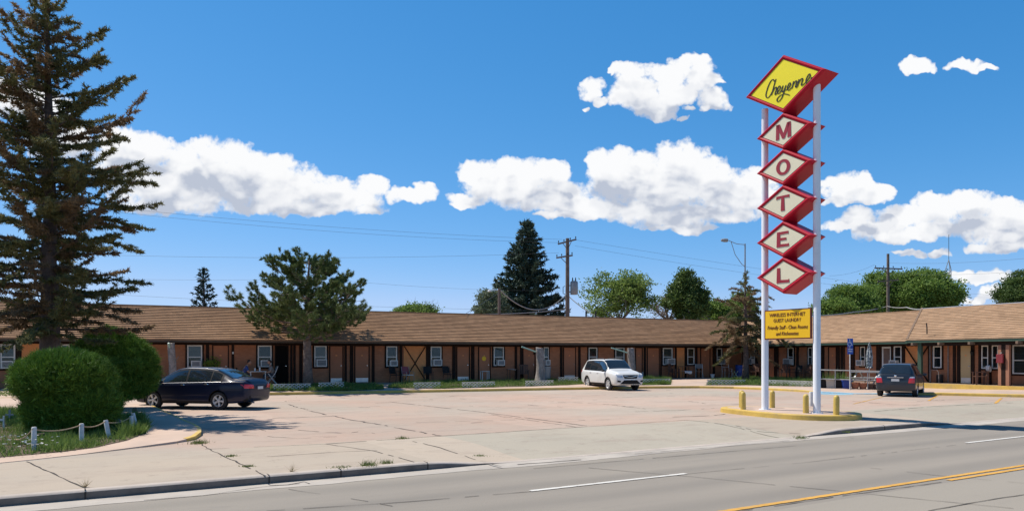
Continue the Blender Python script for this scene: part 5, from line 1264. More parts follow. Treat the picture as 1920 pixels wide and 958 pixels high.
leafy('broad_tree', 1563, 562, 600, 78, 34, 'low green bush over the roof beside the right sign pole', 44, M['leaf'], 8, .28, 36, open_=.6, trunk_r=.12)
leafy('broad_tree', 1915, 511, 580, 95, 38, 'green tree cut off by the right edge of the view', 45, M['darkleaf'], 10, .30, 46, open_=.6)
# bare snag over the office roof
rng = np.random.default_rng(4); p = PT(1822, 566, 70); root = tree_root('bare_snag', Vector((p.x, 70, -.2)), 'bare grey branches poking over the office roof', 'tree')
g = MB(); g.smooth = True
g.tube([(0, 0, 0), (-.3, 0, 3), (-1.2, 0, 6.6)], [.12, .1, .05], 6); g.build('trunk', M['greybark'], root, recalc=False)
g = MB(); g.smooth = True
for k in range(14):
    a = Vector((-1.0, 0, 6.0)) + Vector((rng.uniform(-.6, .4), 0, rng.uniform(-.6, .4))); e = a + Vector((rng.uniform(.2, 1.6), rng.normal()*.4, rng.uniform(.2, 1.5))); g.tube(wobble(rng, a, e, 4, .08), [.03, .024, .018, .012, .006], 4, cap=False)
g.build('branches', M['greybark'], root, recalc=False)
# clipped yews
def yew(loc, lobes, label, seed, n):
    rng = np.random.default_rng(seed); root = tree_root('yew_bush', loc, label, 'bush')
    vol = [l[3]*l[4]*l[5] for l in lobes]; out = []
    def ins(P, j, k=.93):
        r = np.zeros(len(P), bool)
        for i, l in enumerate(lobes):
            if i != j: r |= (((P - np.array(l[:3])) / (np.array(l[3:6])*k))**2).sum(1) < 1
        return r
    g = MB(); g.smooth = True
    for j, l in enumerate(lobes):
        m_ = int(n * (vol[j]**.667) / sum(v**.667 for v in vol)); V = norm(rng.normal(size=(m_, 3)))
        c, r = np.array(l[:3]), np.array(l[3:6])
        lump = 1 + .03*np.sin(V[:, :1]*11 + V[:, 2:]*7 + j) + .035*np.sin(V[:, 1:2]*13 - V[:, 2:]*9) + .025*np.sin(V[:, :1]*31 - V[:, 2:]*27)*np.sin(V[:, 1:2]*33 + 1) + .018*np.sin(V[:, :1]*23 + V[:, 1:2]*19) + .018*np.sin(V[:, 2:]*29 + V[:, :1]*17) + rng.normal(size=(m_, 1))*.018
        P = c + V*r*lump; N_ = norm(V/r)
        nt = max(200, m_ // 26); Vt_ = norm(rng.normal(size=(nt, 3))); lt = 1 + .03*np.sin(Vt_[:, :1]*11 + Vt_[:, 2:]*7 + j) + .035*np.sin(Vt_[:, 1:2]*13 - Vt_[:, 2:]*9) + rng.normal(size=(nt, 1))*.036
        Pt = c + Vt_*r*lt; Nt = norm(Vt_/r); Rt_ = rng.uniform(.035, .075, (nt, 1)); Nd = norm(Nt*.8 + np.array((0, 0, .35)) + rng.normal(size=(nt, 3))*.30)
        P = np.repeat(Pt, 26, 0) + rng.normal(size=(nt*26, 3))*np.repeat(Rt_, 26, 0)*np.array((1, 1, .55)); N_ = np.repeat(Nd, 26, 0)
        k = (~ins(P, j)) & (P[:, 2] > .02); P, N_ = P[k], N_[k]
        D = N_ + rng.normal(size=P.shape)*.42
        out.append(blades(rng, P - N_*.06, D, rng.uniform(.07, .16, len(P)), rng.uniform(.012, .024, len(P))))
        seg = [(c[0] + r[0]*.90*math.sin(v)*math.cos(u), c[1] + r[1]*.90*math.sin(v)*math.sin(u), max(0.0, c[2] + r[2]*.90*math.cos(v))) for v in np.linspace(.05, math.pi-.05, 14) for u in np.linspace(0, 2*math.pi, 25)[:-1]]
        g.add(seg, [(i*24+k2, i*24+(k2+1) % 24, (i+1)*24+(k2+1) % 24, (i+1)*24+k2) for i in range(13) for k2 in range(24)])
    g.build('inner_growth', M['yew'], root, recalc=False)
    g = MB(); g.smooth = True; g.tube([(lobes[0][0], lobes[0][1], -.1), (lobes[0][0]+.03, lobes[0][1], .7)], [.13, .10], 8); g.build('trunk', M['bark'], root, recalc=False)
    fast_mesh('foliage', np.concatenate(out), 3, M['yew'], root); return root
Y1 = 17.6; yew(Vector(((122 - CX)/F*Y1, Y1, .08)), [(-.02, 0, 1.24, 1.00, 1.02, .66), (.0, .05, .52, .86, .84, .58), (.62, -.1, .60, .60, .72, .50)], 'nearest yew bush, clipped in two tiers behind the rope fence', 1, 150000)
Y2 = 24.6; yew(Vector(((213 - CX)/F*Y2, Y2, .08)), [(0, 0, 1.48, 1.36, 1.05, 1.02), (-.15, 0, 1.86, .98, .9, .84), (.2, 0, 1.0, 1.16, .95, .66)], 'second yew bush, a tall dome right in front of the navy saloon', 2, 130000)
# small shrubs
def shrub(loc, H, R, label, seed, mat_, n=60, leaf=.10, stems=7, name='young_shrub', cat='shrub', per=16):
    rng = np.random.default_rng(seed); root = tree_root(name, loc, label, cat); g = MB(); g.smooth = True; out = []
    for k in range(stems):
        az = k*2.399; e = Vector((math.cos(az)*R*rng.uniform(.3, 1), math.sin(az)*R*rng.uniform(.3, 1), H*rng.uniform(.7, 1))); P = wobble(rng, (0, 0, 0), e, 5, .03*H); g.tube(P, [.018, .015, .012, .009, .006, .004], 4, cap=False)
        for _ in range(n // stems):
            t = rng.uniform(.45, 1); j = min(4, int(t*5)); c = P[j].lerp(P[j+1], t*5-j); q = per
            out.append(leaves(rng, np.array(c)[None] + rng.normal(size=(q, 3))*.09, rng.normal(size=(q, 3)) + np.array((0, 0, .3)), rng.uniform(.5, 1.1, q)*leaf, rng.uniform(.3, .5, q)*leaf))
    g.build('stems', M['bark'], root, recalc=False); fast_mesh('foliage', np.concatenate(out), 4, mat_, root); return root
p = on_plat(303, 722); shrub(p, 1.85, .45, 'yellow-green sapling beside the far stump, right of the tall yew', 51, M['youngleaf'], 70, .13)
p = on_plat(398, 722); shrub(p, 1.50, .45, 'yellow-green shrub showing above the roof of the navy saloon', 52, M['youngleaf'], 70, .13)
# grass beds
def bed(name, pts, zf, n, h, label_kind='stuff', mat_=None, seed=1, wd=.02):
    rng = np.random.default_rng(seed); P = np.array([(p[0], p[1]) for p in pts]); lo, hi = P.min(0), P.max(0); C = []
    while sum(len(c) for c in C) < n:
        q = lo + (hi - lo)*rng.random((n, 2)); ins = np.zeros(n, bool); m = len(P)
        for i in range(m):
            a, b_ = P[i], P[(i+1) % m]; k = (a[1] > q[:, 1]) != (b_[1] > q[:, 1])
            ins ^= k & (q[:, 0] < (b_[0]-a[0])*(q[:, 1]-a[1])/((b_[1]-a[1]) if abs(b_[1]-a[1]) > 1e-9 else 1e-9) + a[0])
        q = q[ins]
        dn = np.sin(q[:, 0]*2.1 + seed)*np.sin(q[:, 1]*1.7 + seed*2) + .5*np.sin(q[:, 0]*5.3)*np.sin(q[:, 1]*6.1)
        C.append(q[rng.random(len(q)) < np.clip(.62 + .45*dn, .12, 1)])
    q = np.concatenate(C)[:n]; Zs = np.array([zf(x) for x in q]); hh = h*(.55 + .45*np.sin(q[:, 0]*3.7 + seed)*np.sin(q[:, 1]*3.1)) + .04
    C3 = np.column_stack([q, Zs]); D = rng.normal(size=(len(q), 3))*.42 + np.array((0, 0, 1))
    o = fast_mesh(name, blades(rng, C3, D, rng.uniform(.5, 1.2, len(q))*np.maximum(hh, .03), np.full(len(q), wd)), 3, mat_ or M['grass']); tag(o, kind=label_kind); return o
# left garden: raised pink walk with a yellow-edged kerb, soil, grass and daisies
walk_out = [G(*q) for q in ((235,743),(255,750.5),(283,764.5),(307,776.5),(332,788),(350,797),(366,803),(377,810),(377,816),(366,823.5),(350,827),(333,830),(260,838.5),(160,851),(60,862),(0,868),(-140,884))]
zs = [.12,.12,.12,.12,.12,.12,.11,.10,.085,.07,.055,.04,.02,.012,.01,.01,.01]
back = [Vector((-17.5, 13.2, .10)), Vector((-24, 26, .12)), Vector((-22, 33, .12)), Vector((-17.6, 33.5, .12))]
g = MB(); top = [Vector((p.x, p.y, z)) for p, z in zip(walk_out, zs)] + back
ctr = Vector((-13, 21, .12)); n = len(top)
for i in range(n):
    a, b_ = top[i], top[(i+1) % n]; g.add([a, b_, ctr], [(0, 1, 2)])
    if i < 16: g.quad(Vector((a.x, a.y, -.14)), Vector((b_.x, b_.y, -.14)), b_, a)
o = g.build('garden_walk', M['walk'], recalc=True); tag(o, kind='structure')
g = MB(); L = top[:13]
for i in range(12):
    a, b_ = L[i], L[i+1]; ia, ib = a.lerp(ctr, .022), b_.lerp(ctr, .022); up = Vector((0, 0, .006))
    da, db = (a - ctr).normalized()*.006, (b_ - ctr).normalized()*.006; da.z = db.z = 0
    if i < 10: g.quad(a + up + da, b_ + up + db, ib + up, ia + up); g.quad(Vector((a.x, a.y, -.01)) + da, Vector((b_.x, b_.y, -.01)) + db, b_ + up + db, a + up + da)
o = g.build('garden_kerb_paint', M['yellow'], recalc=True); tag(o, kind='structure')
def walk_z(p):
    m_ = len(top)
    for i in range(m_):
        a, b_, c_ = top[i], top[(i+1) % m_], ctr
        d = (b_.y - c_.y)*(a.x - c_.x) + (c_.x - b_.x)*(a.y - c_.y)
        if abs(d) < 1e-9: continue
        l1 = ((b_.y - c_.y)*(p[0] - c_.x) + (c_.x - b_.x)*(p[1] - c_.y))/d; l2 = ((c_.y - a.y)*(p[0] - c_.x) + (a.x - c_.x)*(p[1] - c_.y))/d
        if l1 >= -1e-6 and l2 >= -1e-6 and l1 + l2 <= 1 + 1e-6: return l1*a.z + l2*b_.z + (1 - l1 - l2)*c_.z
    return .05
GB = [G(*q, .06) for q in ((-120,870),(0,853),(60,848),(115,843),(180,835),(240,823),(272,812),(281,803),(272,795),(250,788),(225,785))] + [Vector((-11.2, 19.4, .11)), Vector((-15.5, 23.5, .11)), Vector((-21, 24.5, .11)), Vector((-19, 16, .11))]
GB = [Vector((p.x, p.y, walk_z(p) + .008)) for p in GB]
g = MB(); c = Vector((-13.5, 18.5, .15))
for i in range(len(GB)): g.add([GB[i], GB[(i+1) % len(GB)], c], [(0, 1, 2)])
tag(g.build('garden_soil', M['soil'], recalc=True), kind='structure')
bed('garden_grass', GB, lambda q: walk_z(q) + .008, 52000, .24, seed=3, wd=.018)
bed('garden_grass', [G(*q, .08) for q in ((228,818),(272,812),(281,803),(272,795),(250,788),(232,792))], lambda q: walk_z(q) + .008, 3500, .38, seed=9, wd=.02)
rng = np.random.default_rng(8); C = []
for k in range(46):
    p = G(rng.uniform(0, 110), rng.uniform(824, 846), .11); C.append((p.x, p.y, .11 + rng.uniform(.06, .16)))
C = np.repeat(np.array(C), 7, 0); o = fast_mesh('daisies', leaves(rng, C, np.column_stack([rng.normal(size=(len(C), 2)), np.full(len(C), .15)]), np.full(len(C), .030), np.full(len(C), .018)), 4, M['petal']); tag(o, kind='stuff')
# grass beds before the rooms, between the walk slabs
BEDS = [((505,733),(648,733),(720,730),(716,722),(640,720),(505,724)), ((727,727),(815,729),(930,726),(1060,722),(1095,720),(1095,713),(960,714),(800,716),(735,720)), ((1195,722),(1258,721),(1256,711),(1200,710)), ((1324,722),(1400,722),(1528,725),(1528,712),(1420,708),(1335,712))]
for i, b_ in enumerate(BEDS):
    pts = [on_plat(*q) for q in b_]
    g = MB(); c = sum(pts, Vector()) / len(pts); c.z = plat_z(c) + .03
    for j in range(len(pts)): g.add([pts[j] + Vector((0, 0, .008)), pts[(j+1) % len(pts)] + Vector((0, 0, .008)), c], [(0, 1, 2)])
    tag(g.build('bed_soil', M['soil'], recalc=True), kind='structure')
    bed('bed_grass', pts, lambda q: plat_z(Vector((q[0], q[1], 0))) + .01, 9000, (.22, .26, .34, .28)[i], seed=20 + i, wd=.035)
bl = [MF(-26, 4.6, .14), MF(-13.2, 4.4, .14), MF(-13.2, 2.2, .3), MF(-26, 2.2, .3)]
bed('bed_grass', bl, lambda q: plat_z(Vector((q[0], q[1], 0))) + .01, 6000, .2, seed=31, wd=.03)
# weeds in the joints
def weed(px, py, z, H, R, n, mat_, seed, label, nm='weed', leaf=.05):
    n = max(n, 110) if H < .19 else 34; leaf = .035 if H < .19 else .022
    rng = np.random.default_rng(seed); q = n
    p = G(px, py, z); C = rng.normal(size=(q, 3))*np.array((R*.35, R*.35, 0)); D = rng.normal(size=(q, 3))*.5 + np.array((0, 0, .9))
    o = fast_mesh(nm, blades(rng, C, D, rng.uniform(.3, 1, q)*H, np.full(q, leaf*.3)), 3, mat_); o.location = (p.x, p.y, z); tag(o, kind='stuff'); return o
weed(372, 831, 0, .13, .28, 260, M['weed'], 1, 'tuft of green weeds at the tip of the yellow garden kerb')
weed(160, 913, 0, .22, .02, 220, M['dryweed'], 2, 'thin dry weed in the kerb joint at the far left')
weed(547, 884, 0, .20, .03, 220, M['dryweed'], 3, 'dry spiky weed on the kerb edge left of the green weeds')
weed(690, 872, 0, .13, .22, 150, M['weed'], 4, 'green weeds along the kerb edge')
weed(725, 868, 0, .10, .15, 80, M['weed'], 5, 'small green weeds right of the larger kerb weeds')
weed(640, 876, 0, .05, .25, 80, M['weed'], 6, 'low weeds left of the larger kerb weeds')
weed(756, 822, 0, .09, .2, 90, M['weed'], 7, 'small weed in the long joint across the lot')
weed(1502, 821, -.10, .10, .25, 120, M['weed'], 8, 'weed where the kerb starts right of the drive')
weed(434, 855, 0, .06, .15, 60, M['weed'], 9, 'upper weed in the slanting pavement joint below the garden kerb')
weed(466, 874, 0, .05, .15, 50, M['weed'], 10, 'lower weed in the slanting pavement joint below the garden kerb')
weed(900, 854, 0, .04, .2, 70, M['weed'], 11, 'flat weed in the joint of the grey drive')
weed(1588, 810, 0, .06, .15, 60, M['weed'], 12, 'weed at the broken kerb in front of the island')
# ------------------------------------------------------------------ utility poles, lamp, mast, wires
def upole(loc, H, r, label, arms, transformer=False, cat='utility pole', name='utility_pole', rz=0.0):
    root = empty(name, loc, rz, label, cat)
    g = MB(); g.smooth = True; g.lathe([(r, -.3), (r*.72, H), (0, H + .02)], 12); g.build('shaft', M['utility'], root)
    for (z, L, off, tilt) in arms:
        g = MB(); a = Vector((off - L/2, -r, z - tilt)); b_ = Vector((off + L/2, -r, z + tilt)); g.bar(a, b_, .11, .14)
        ar = g.build('crossarm', M['utility'], root)
        for t in (.04, .33, .67, .96):
            q = a.lerp(b_, t); g = MB(); g.smooth = True; g.lathe([(.02, .05), (.02, .12), (.055, .14), (.045, .22), (.06, .24), (.03, .30), (0, .31)], 8, tuple(q)); g.build('insulator', M['darkmetal'], ar)
        g = MB(); g.bar(a.lerp(b_, .25), Vector((0, -r, z - .75)), .03, .06); g.bar(a.lerp(b_, .75), Vector((0, -r, z - .75)), .03, .06); g.build('arm_brace', M['utility'], ar)
    if transformer:
        g = MB(); g.smooth = True; g.lathe([(.33, H - 5.3), (.36, H - 5.25), (.36, H - 4.15), (.30, H - 4.05), (0, H - 4.0)], 18, (.62, -.05, 0)); tr_ = g.build('transformer', M['grey'], root)
        g = MB(); g.smooth = True
        for dx in (-.14, .14): g.lathe([(.05, H - 4.05), (.06, H - 3.9), (.035, H - 3.7), (0, H - 3.68)], 8, (.62 + dx, -.05, 0))
        g.build('bushings', M['darkmetal'], tr_); g = MB(); g.box(.05, .35, -.08, .0, H - 4.5, H - 4.4); g.box(.05, .35, -.08, .0, H - 5.1, H - 5.0); g.build('bracket', M['grey'], tr_)
        g = MB(); g.tube([(-.25, -.1, H - 4.5), (-.42, -.1, H - 4.6), (-.42, -.1, H - 5.2), (-.2, -.1, H - 5.3)], .035, 6); g.build('conduit', M['darkmetal'], root)
    return root
p = PT(1064, 447, 70); upole(Vector((p.x, 70, -.2)), p.z + .2, .23, 'wooden utility pole with a grey transformer behind the roof', [(p.z - .15, 1.75, -.05, .22), (p.z - 1.55, 1.55, -.3, .12)], True)
p = PT(1665, 476, 85); upole(Vector((p.x, 85, -.2)), p.z + .2, .20, 'wooden utility pole with two crossarms behind the right wing', [(p.z - 1.5, 3.2, -.05, -.06), (p.z - 2.9, 2.4, -.1, .1)])
p = PT(936, 541, 60); root = empty('service_pole', Vector((p.x, 60, -.2)), 0, 'short wooden service pole with a small lamp, left of the blue spruce', 'utility pole')
g = MB(); g.smooth = True; g.lathe([(.13, -.3), (.11, p.z + .2), (0, p.z + .21)], 10); g.build('shaft', M['utility'], root)
g = MB(); g.tube([(0, 0, p.z), (-.5, -.1, p.z + .12), (-.75, -.1, p.z + .05)], .03, 6); la = g.build('lamp_arm', M['grey'], root); g = MB(); g.smooth = True; g.lathe([(0, .1), (.13, .05), (.16, -.06), (0, -.1)], 10, (-.78, -.1, p.z + .02)); g.build('lamp_head', M['white'], la)
p = PT(1397, 457, 75); root = empty('street_lamp', Vector((p.x, 75, -.2)), 0, 'tall slim street lamp with a braced arm reaching left', 'street lamp')
g = MB(); g.smooth = True; g.lathe([(.10, -.1), (.065, p.z + .2), (0, p.z + .22)], 10); g.build('pole', M['grey'], root)
e = PT(1366, 451, 75); dx, dz = e.x - p.x, e.z + .2
g = MB(); g.tube([(0, 0, p.z + .1), (dx*.5, 0, p.z + .18), (dx, 0, dz)], .035, 6); g.tube([(0, 0, p.z - 2.1), (-.35, 0, p.z - 1.85), (dx*.6, 0, p.z - .9), (dx*.85, 0, dz - .1)], .032, 6); ar = g.build('arm', M['grey'], root)
g = MB(); g.smooth = True; g.lathe([(0, -.5), (.13, -.42), (.19, -.1), (.17, .2), (0, .3)], 12, (dx - .3, 0, dz + .02), axis='x'); g.build('lamp_head', M['grey'], ar)
p = PT(1779, 440, 150); q = PT(1779, 487, 150); root = empty('radio_mast', Vector((p.x, 150, -.2)), 0, 'thin lattice radio mast far behind the right wing', 'mast')
g = MB(); zt = q.z + .2
L = [Vector((.75*math.cos(a), .75*math.sin(a), 0)) for a in (0.3, 2.4, 4.5)]
for v in L: g.tube([v, v*.8 + Vector((0, 0, zt - 2)), Vector((0, 0, zt))], .07, 5)
k = 0; z = 1.0
while z < zt - 2.2:
    for i in range(3): g.tube([L[i]*.85 + Vector((0, 0, z)), L[(i+1) % 3]*.85 + Vector((0, 0, z + .9))], .035, 4)
    z += .9
g.build('lattice', M['grey'], root); g = MB(); g.tube([(0, 0, zt - .5), (0, 0, p.z + .2)], .05, 5); g.build('whip_aerial', M['darkmetal'], root)
def wire(pts, r, label, m_=None, sag=.0, name='overhead_wire', n=14):
    P = []
    for a, b_ in zip(pts[:-1], pts[1:]):
        for i in range(n): t = i/n; P.append(a.lerp(b_, t) + Vector((0, 0, -sag*4*t*(1-t))))
    P.append(pts[-1]); g = MB(); g.smooth = True; g.tube(P, r, 5); o = g.build(name, m_ or M['wire']); tag(o, label, 'wire'); return o
T1 = lambda dx, dy: PT(1064 + dx, 447 + dy, 70 - .25)
wire([PT(-60, 360, 52), T1(-10, 2)], .009, 'topmost thin wire running left from the transformer pole', sag=.5)
wire([PT(-60, 366, 53), T1(-18, 8)], .009, 'second thin wire running left from the transformer pole', sag=.6)
wire([PT(-60, 470, 56), T1(-16, 27)], .009, 'faint lower wire running left from the transformer pole', sag=.5)
wire([T1(10, 2), PT(1665, 537, 85), PT(1985, 560, 100)], .009, 'upper wire running right from the transformer pole past the street lamp', sag=.15)
wire([T1(14, 14), PT(1665, 546, 85)], .009, 'lower wire running right from the transformer pole', sag=.25)
wire([PT(-50, 535, 58), PT(1063, 582, 69.7)], .009, 'low wire crossing just above the left roof ridge', sag=.4)
wire([PT(-50, 512, 58), PT(600, 522, 62), PT(1063, 545, 69.7)], .007, 'faint wire crossing behind the pine', sag=.3)
wire([PT(936, 542, 60), PT(1062, 552, 69.7)], .045, 'thick pale cable sagging between the short pole and the transformer pole', M['cable'], sag=1.55, name='service_cable')
wire([PT(870, 590, 48.5), PT(936, 549, 60)], .015, 'thin guy wire slanting up to the short service pole', name='guy_wire')
wire([PT(905, 589, 58), PT(1058, 580, 69.6)], .04, 'grey cable lying low in front of the blue spruce', M['cable'], sag=.1, name='service_cable')
wire([PT(1068, 557, 69.7), PT(1140, 602, 62)], .04, 'dark cable dropping right from the transformer', sag=.25, name='service_cable')
wire([PT(1665, 493, 84.8), PT(1990, 478, 60)], .009, 'upper wire running right from the right-hand utility pole', sag=.3)
wire([PT(1665, 513, 84.8), PT(1990, 503, 60)], .009, 'lower wire running right from the right-hand utility pole', sag=.3)
wire([PT(1555, 517, 80), PT(1640, 496, 84.8)], .009, 'wire with line markers between the sign pole and the right-hand utility pole', sag=.3)
wire([PT(1520, 591, 62), PT(1600, 585, 66), PT(1664, 574, 84.7), PT(1700, 576, 62), PT(1735, 579, 52)], .045, 'slack grey cables draped above the right roof ridge', M['cable'], sag=.10, name='service_cable', n=6)
for px, lab in ((1099, 'left of two dark vent pipes over the roof below the locust tree'), (1117, 'right of two dark vent pipes over the roof below the locust tree')):
    p = PT(px, 583, 63); g = MB(); g.smooth = True; g.lathe([(.07, -1.6), (.07, 0), (0, .01)], 8); o = g.build('vent_pipe', M['darkmetal']); o.location = p; tag(o, lab, 'vent pipe')
p = PT(1737, 614, 40.5); g = MB(); g.tube([(0, 0, .25), (.03, 0, 0), (.09, .1, -.35)], .03, 6); o = g.build('roof_fitting', M['darkmetal']); o.location = p; tag(o, 'small dark bracket sticking up from the office roof', 'roof fitting')

# ------------------------------------------------------------------ stumps, lattice, garden
def stump(px, py, H, r, label, seed, arm=None):
    p = on_plat(px, py); rng = np.random.default_rng(seed); root = empty('tree_stump', p, 0, label, 'stump'); g = MB(); g.smooth = True
    n = 20; pts = []; zs = [(-.1, 1.75), (.05, 1.45), (.25, 1.15), (.6, 1.0), (H*.5, .95), (H*.8, .95), (H, .90), (H + .01, .80)]
    for z, k in zs:
        for i in range(n): a = 2*math.pi*i/n; q = r*k*(1 + .10*math.sin(3*a + z) + .06*math.sin(7*a + 2*z) + rng.normal()*.02); pts.append((q*math.cos(a) + .04*math.sin(z*2), q*math.sin(a), z + (rng.normal()*.02 if z >= H else 0)))
    g.add(pts, [(j*n+i, j*n+(i+1) % n, (j+1)*n+(i+1) % n, (j+1)*n+i) for j in range(len(zs)-1) for i in range(n)] + [tuple((len(zs)-1)*n+i for i in range(n))]); g.build('trunk', M['stump'], root)
    if arm:
        g = MB(); g.smooth = True; d = p.y; a = PT(arm[0], arm[1], d - .3) - p; b_ = PT(arm[2], arm[3], d - .05) - p; g.tube([a, b_], .045, 8); g.build('pipe', M['ltgreen'], root)
    return root
stump(1012, 716, 2.05, .25, 'grey barkless tree stump with a pale green pipe, left of the white SUV', 1, (978, 650, 1006, 660))
stump(1183, 712, 2.05, .24, 'grey barkless tree stump rising behind the white SUV', 2, (1146, 652, 1176, 661))
o = stump(322, 724, 2.15, .18, 'thin grey stump with a green pipe beside the tall yew', 3, (316, 643, 319, 655))
g = MB(); g.smooth = True
for e in ((.35, 0, 1.5), (.25, .1, 1.25), (-.2, 0, 1.4)): g.tube([(0, 0, .9), Vector(e)*.6 + Vector((0, 0, .42)), e], [.04, .03, .012], 5)
g.build('broken_twigs', M['greybark'], o)
def lattice(p0, p1, label, H=.30):
    d = p1 - p0; L = Vector((d.x, d.y, 0)).length; root = tag(None or MB().build('x', M['white']), None) if False else None
    g = MB(); n = max(3, int(L / .20)); st = L / n
    f_ = lambda x, z, y=0: (x, y, z)
    for i in range(-2, n + 1):
        for sg in (1, -1):
            x0, x1 = i*st, (i + 2)*st; z0, z1 = (.015, H) if sg > 0 else (H, .015)
            t0, t1 = max(0, -x0/(2*st)), min(1, (L - x0)/(2*st))
            if t1 <= t0: continue
            g.bar((x0 + 2*st*t0, .006*sg, z0 + (z1-z0)*t0), (x0 + 2*st*t1, .006*sg, z0 + (z1-z0)*t1), .010, .034, up=(0, 0, 1))
    g.bar((0, 0, H), (L, 0, H), .022, .022); g.bar((0, 0, .02), (L, 0, .02), .022, .022)
    o = g.build('lattice_edging', M['oldwhite']); o.location = p0; o.rotation_euler = (0, 0, math.atan2(d.y, d.x)); tag(o, label, 'lattice edging', 'low white lattice edging along the beds'); return o
for a, b_, lab in (((512,731.5),(583,729.5),'low white lattice edging just right of the navy saloon'), ((597,728.5),(645,726.5),'low white lattice edging right of the pine trunk'), ((775,728),(826,727),'low white lattice edging under the crossed-timber panel'), ((866,727),(928,725),'low white lattice edging between the stump and the dark chairs'),
    ((985,724),(1038,722),'low white lattice edging at the foot of the left grey stump'), ((1047,716.5),(1084,715.5),'short white lattice edging just left of the white SUV'), ((1200,720),(1257,719),'low white lattice edging just right of the white SUV'), ((1325,721.5),(1398,720.5),'white lattice edging in front of the corner spruce'), ((1441,722),(1527,725),'white lattice edging seen between the two sign poles')):
    lattice(on_plat(*a), on_plat(*b_), lab)
# left garden: posts and rope
RP = [((64,837),(64,800),'leftmost white rope-fence post, by the daisies'), ((153,825),(153,793.5),'white rope-fence post in front of the middle of the near yew'), ((204,817),(198,787),'leaning white rope-fence post'), ((247,805),(246,779),'white rope-fence post near the weathered log'), ((256,802),(249,774),'tilted white post at the corner of the rope fence')]
tops = []
for a, b_, lab in RP:
    p = G(*a, .10); t = PT(b_[0], b_[1], p.y) ; g = MB(); g.smooth = True
    ax = (t - p); g.lathe([(.046, -.08), (.045, ax.length - .012), (.036, ax.length), (0, ax.length + .001)], 12); o = g.build('fence_post', M['oldwhite']); o.location = p; o.rotation_euler = ax.to_track_quat('Z', 'Y').to_euler(); tag(o, lab, 'fence post', 'white posts of the rope fence'); tops.append(p + ax*.90)
g = MB(); g.smooth = True; RPp = [G(30, 823, .14)] + tops
P = []
for a, b_ in zip(RPp[:-1], RPp[1:]):
    for i in range(10): t = i/10; P.append(a.lerp(b_, t) + Vector((0, -.05, -.07*4*t*(1-t))))
P.append(RPp[-1]); g.tube(P, .012, 6); tag(g.build('rope', M['rope']), 'sagging natural rope strung along the white posts', 'rope')
a, b_ = G(212, 786, .26), G(238, 797, .16); g = MB(); g.smooth = True; g.tube([a, a.lerp(b_, .5), b_], [.055, .065, .06], 10); tag(g.build('log', M['stump']), 'weathered log lying at the right foot of the near yew', 'log')
p = G(252, 784, .1); g = MB(); g.smooth = True; g.tube([(0, 0, -.05), (.01, 0, .25), (0, 0, .30)], [.075, .065, .05], 9); o = g.build('stump_post', M['bark']); o.location = p; tag(o, 'short dark wooden post behind the rope fence corner', 'post')
p = G(18, 792, .11); g = MB(); g.box(-.02, .02, -.015, .015, 0, .34); g.box(-.10, .10, -.018, .012, .19, .23); o = g.build('garden_cross', M['grey']); o.location = p; tag(o, 'small grey cross standing in the grass left of the near yew', 'garden cross')
p = G(1, 806, .11); g = MB()
for x in (-.55, -.2, .08): g.box(x - .02, x + .02, -.015, .015, 0, .34)
g.box(-.7, .1, -.02, -.015, .22, .27); o = g.build('picket_fence', M['oldwhite']); o.location = p; tag(o, 'bit of low white picket fence at the left edge', 'fence')
a, b_ = G(40, 823, .13), G(66, 821, .13); g = MB(); g.smooth = True; g.tube([a + Vector((0, .3, .03)), b_ + Vector((0, .3, .05))], .035, 8); tag(g.build('branch', M['bark']), 'bare branch lying behind the leftmost rope post', 'branch')

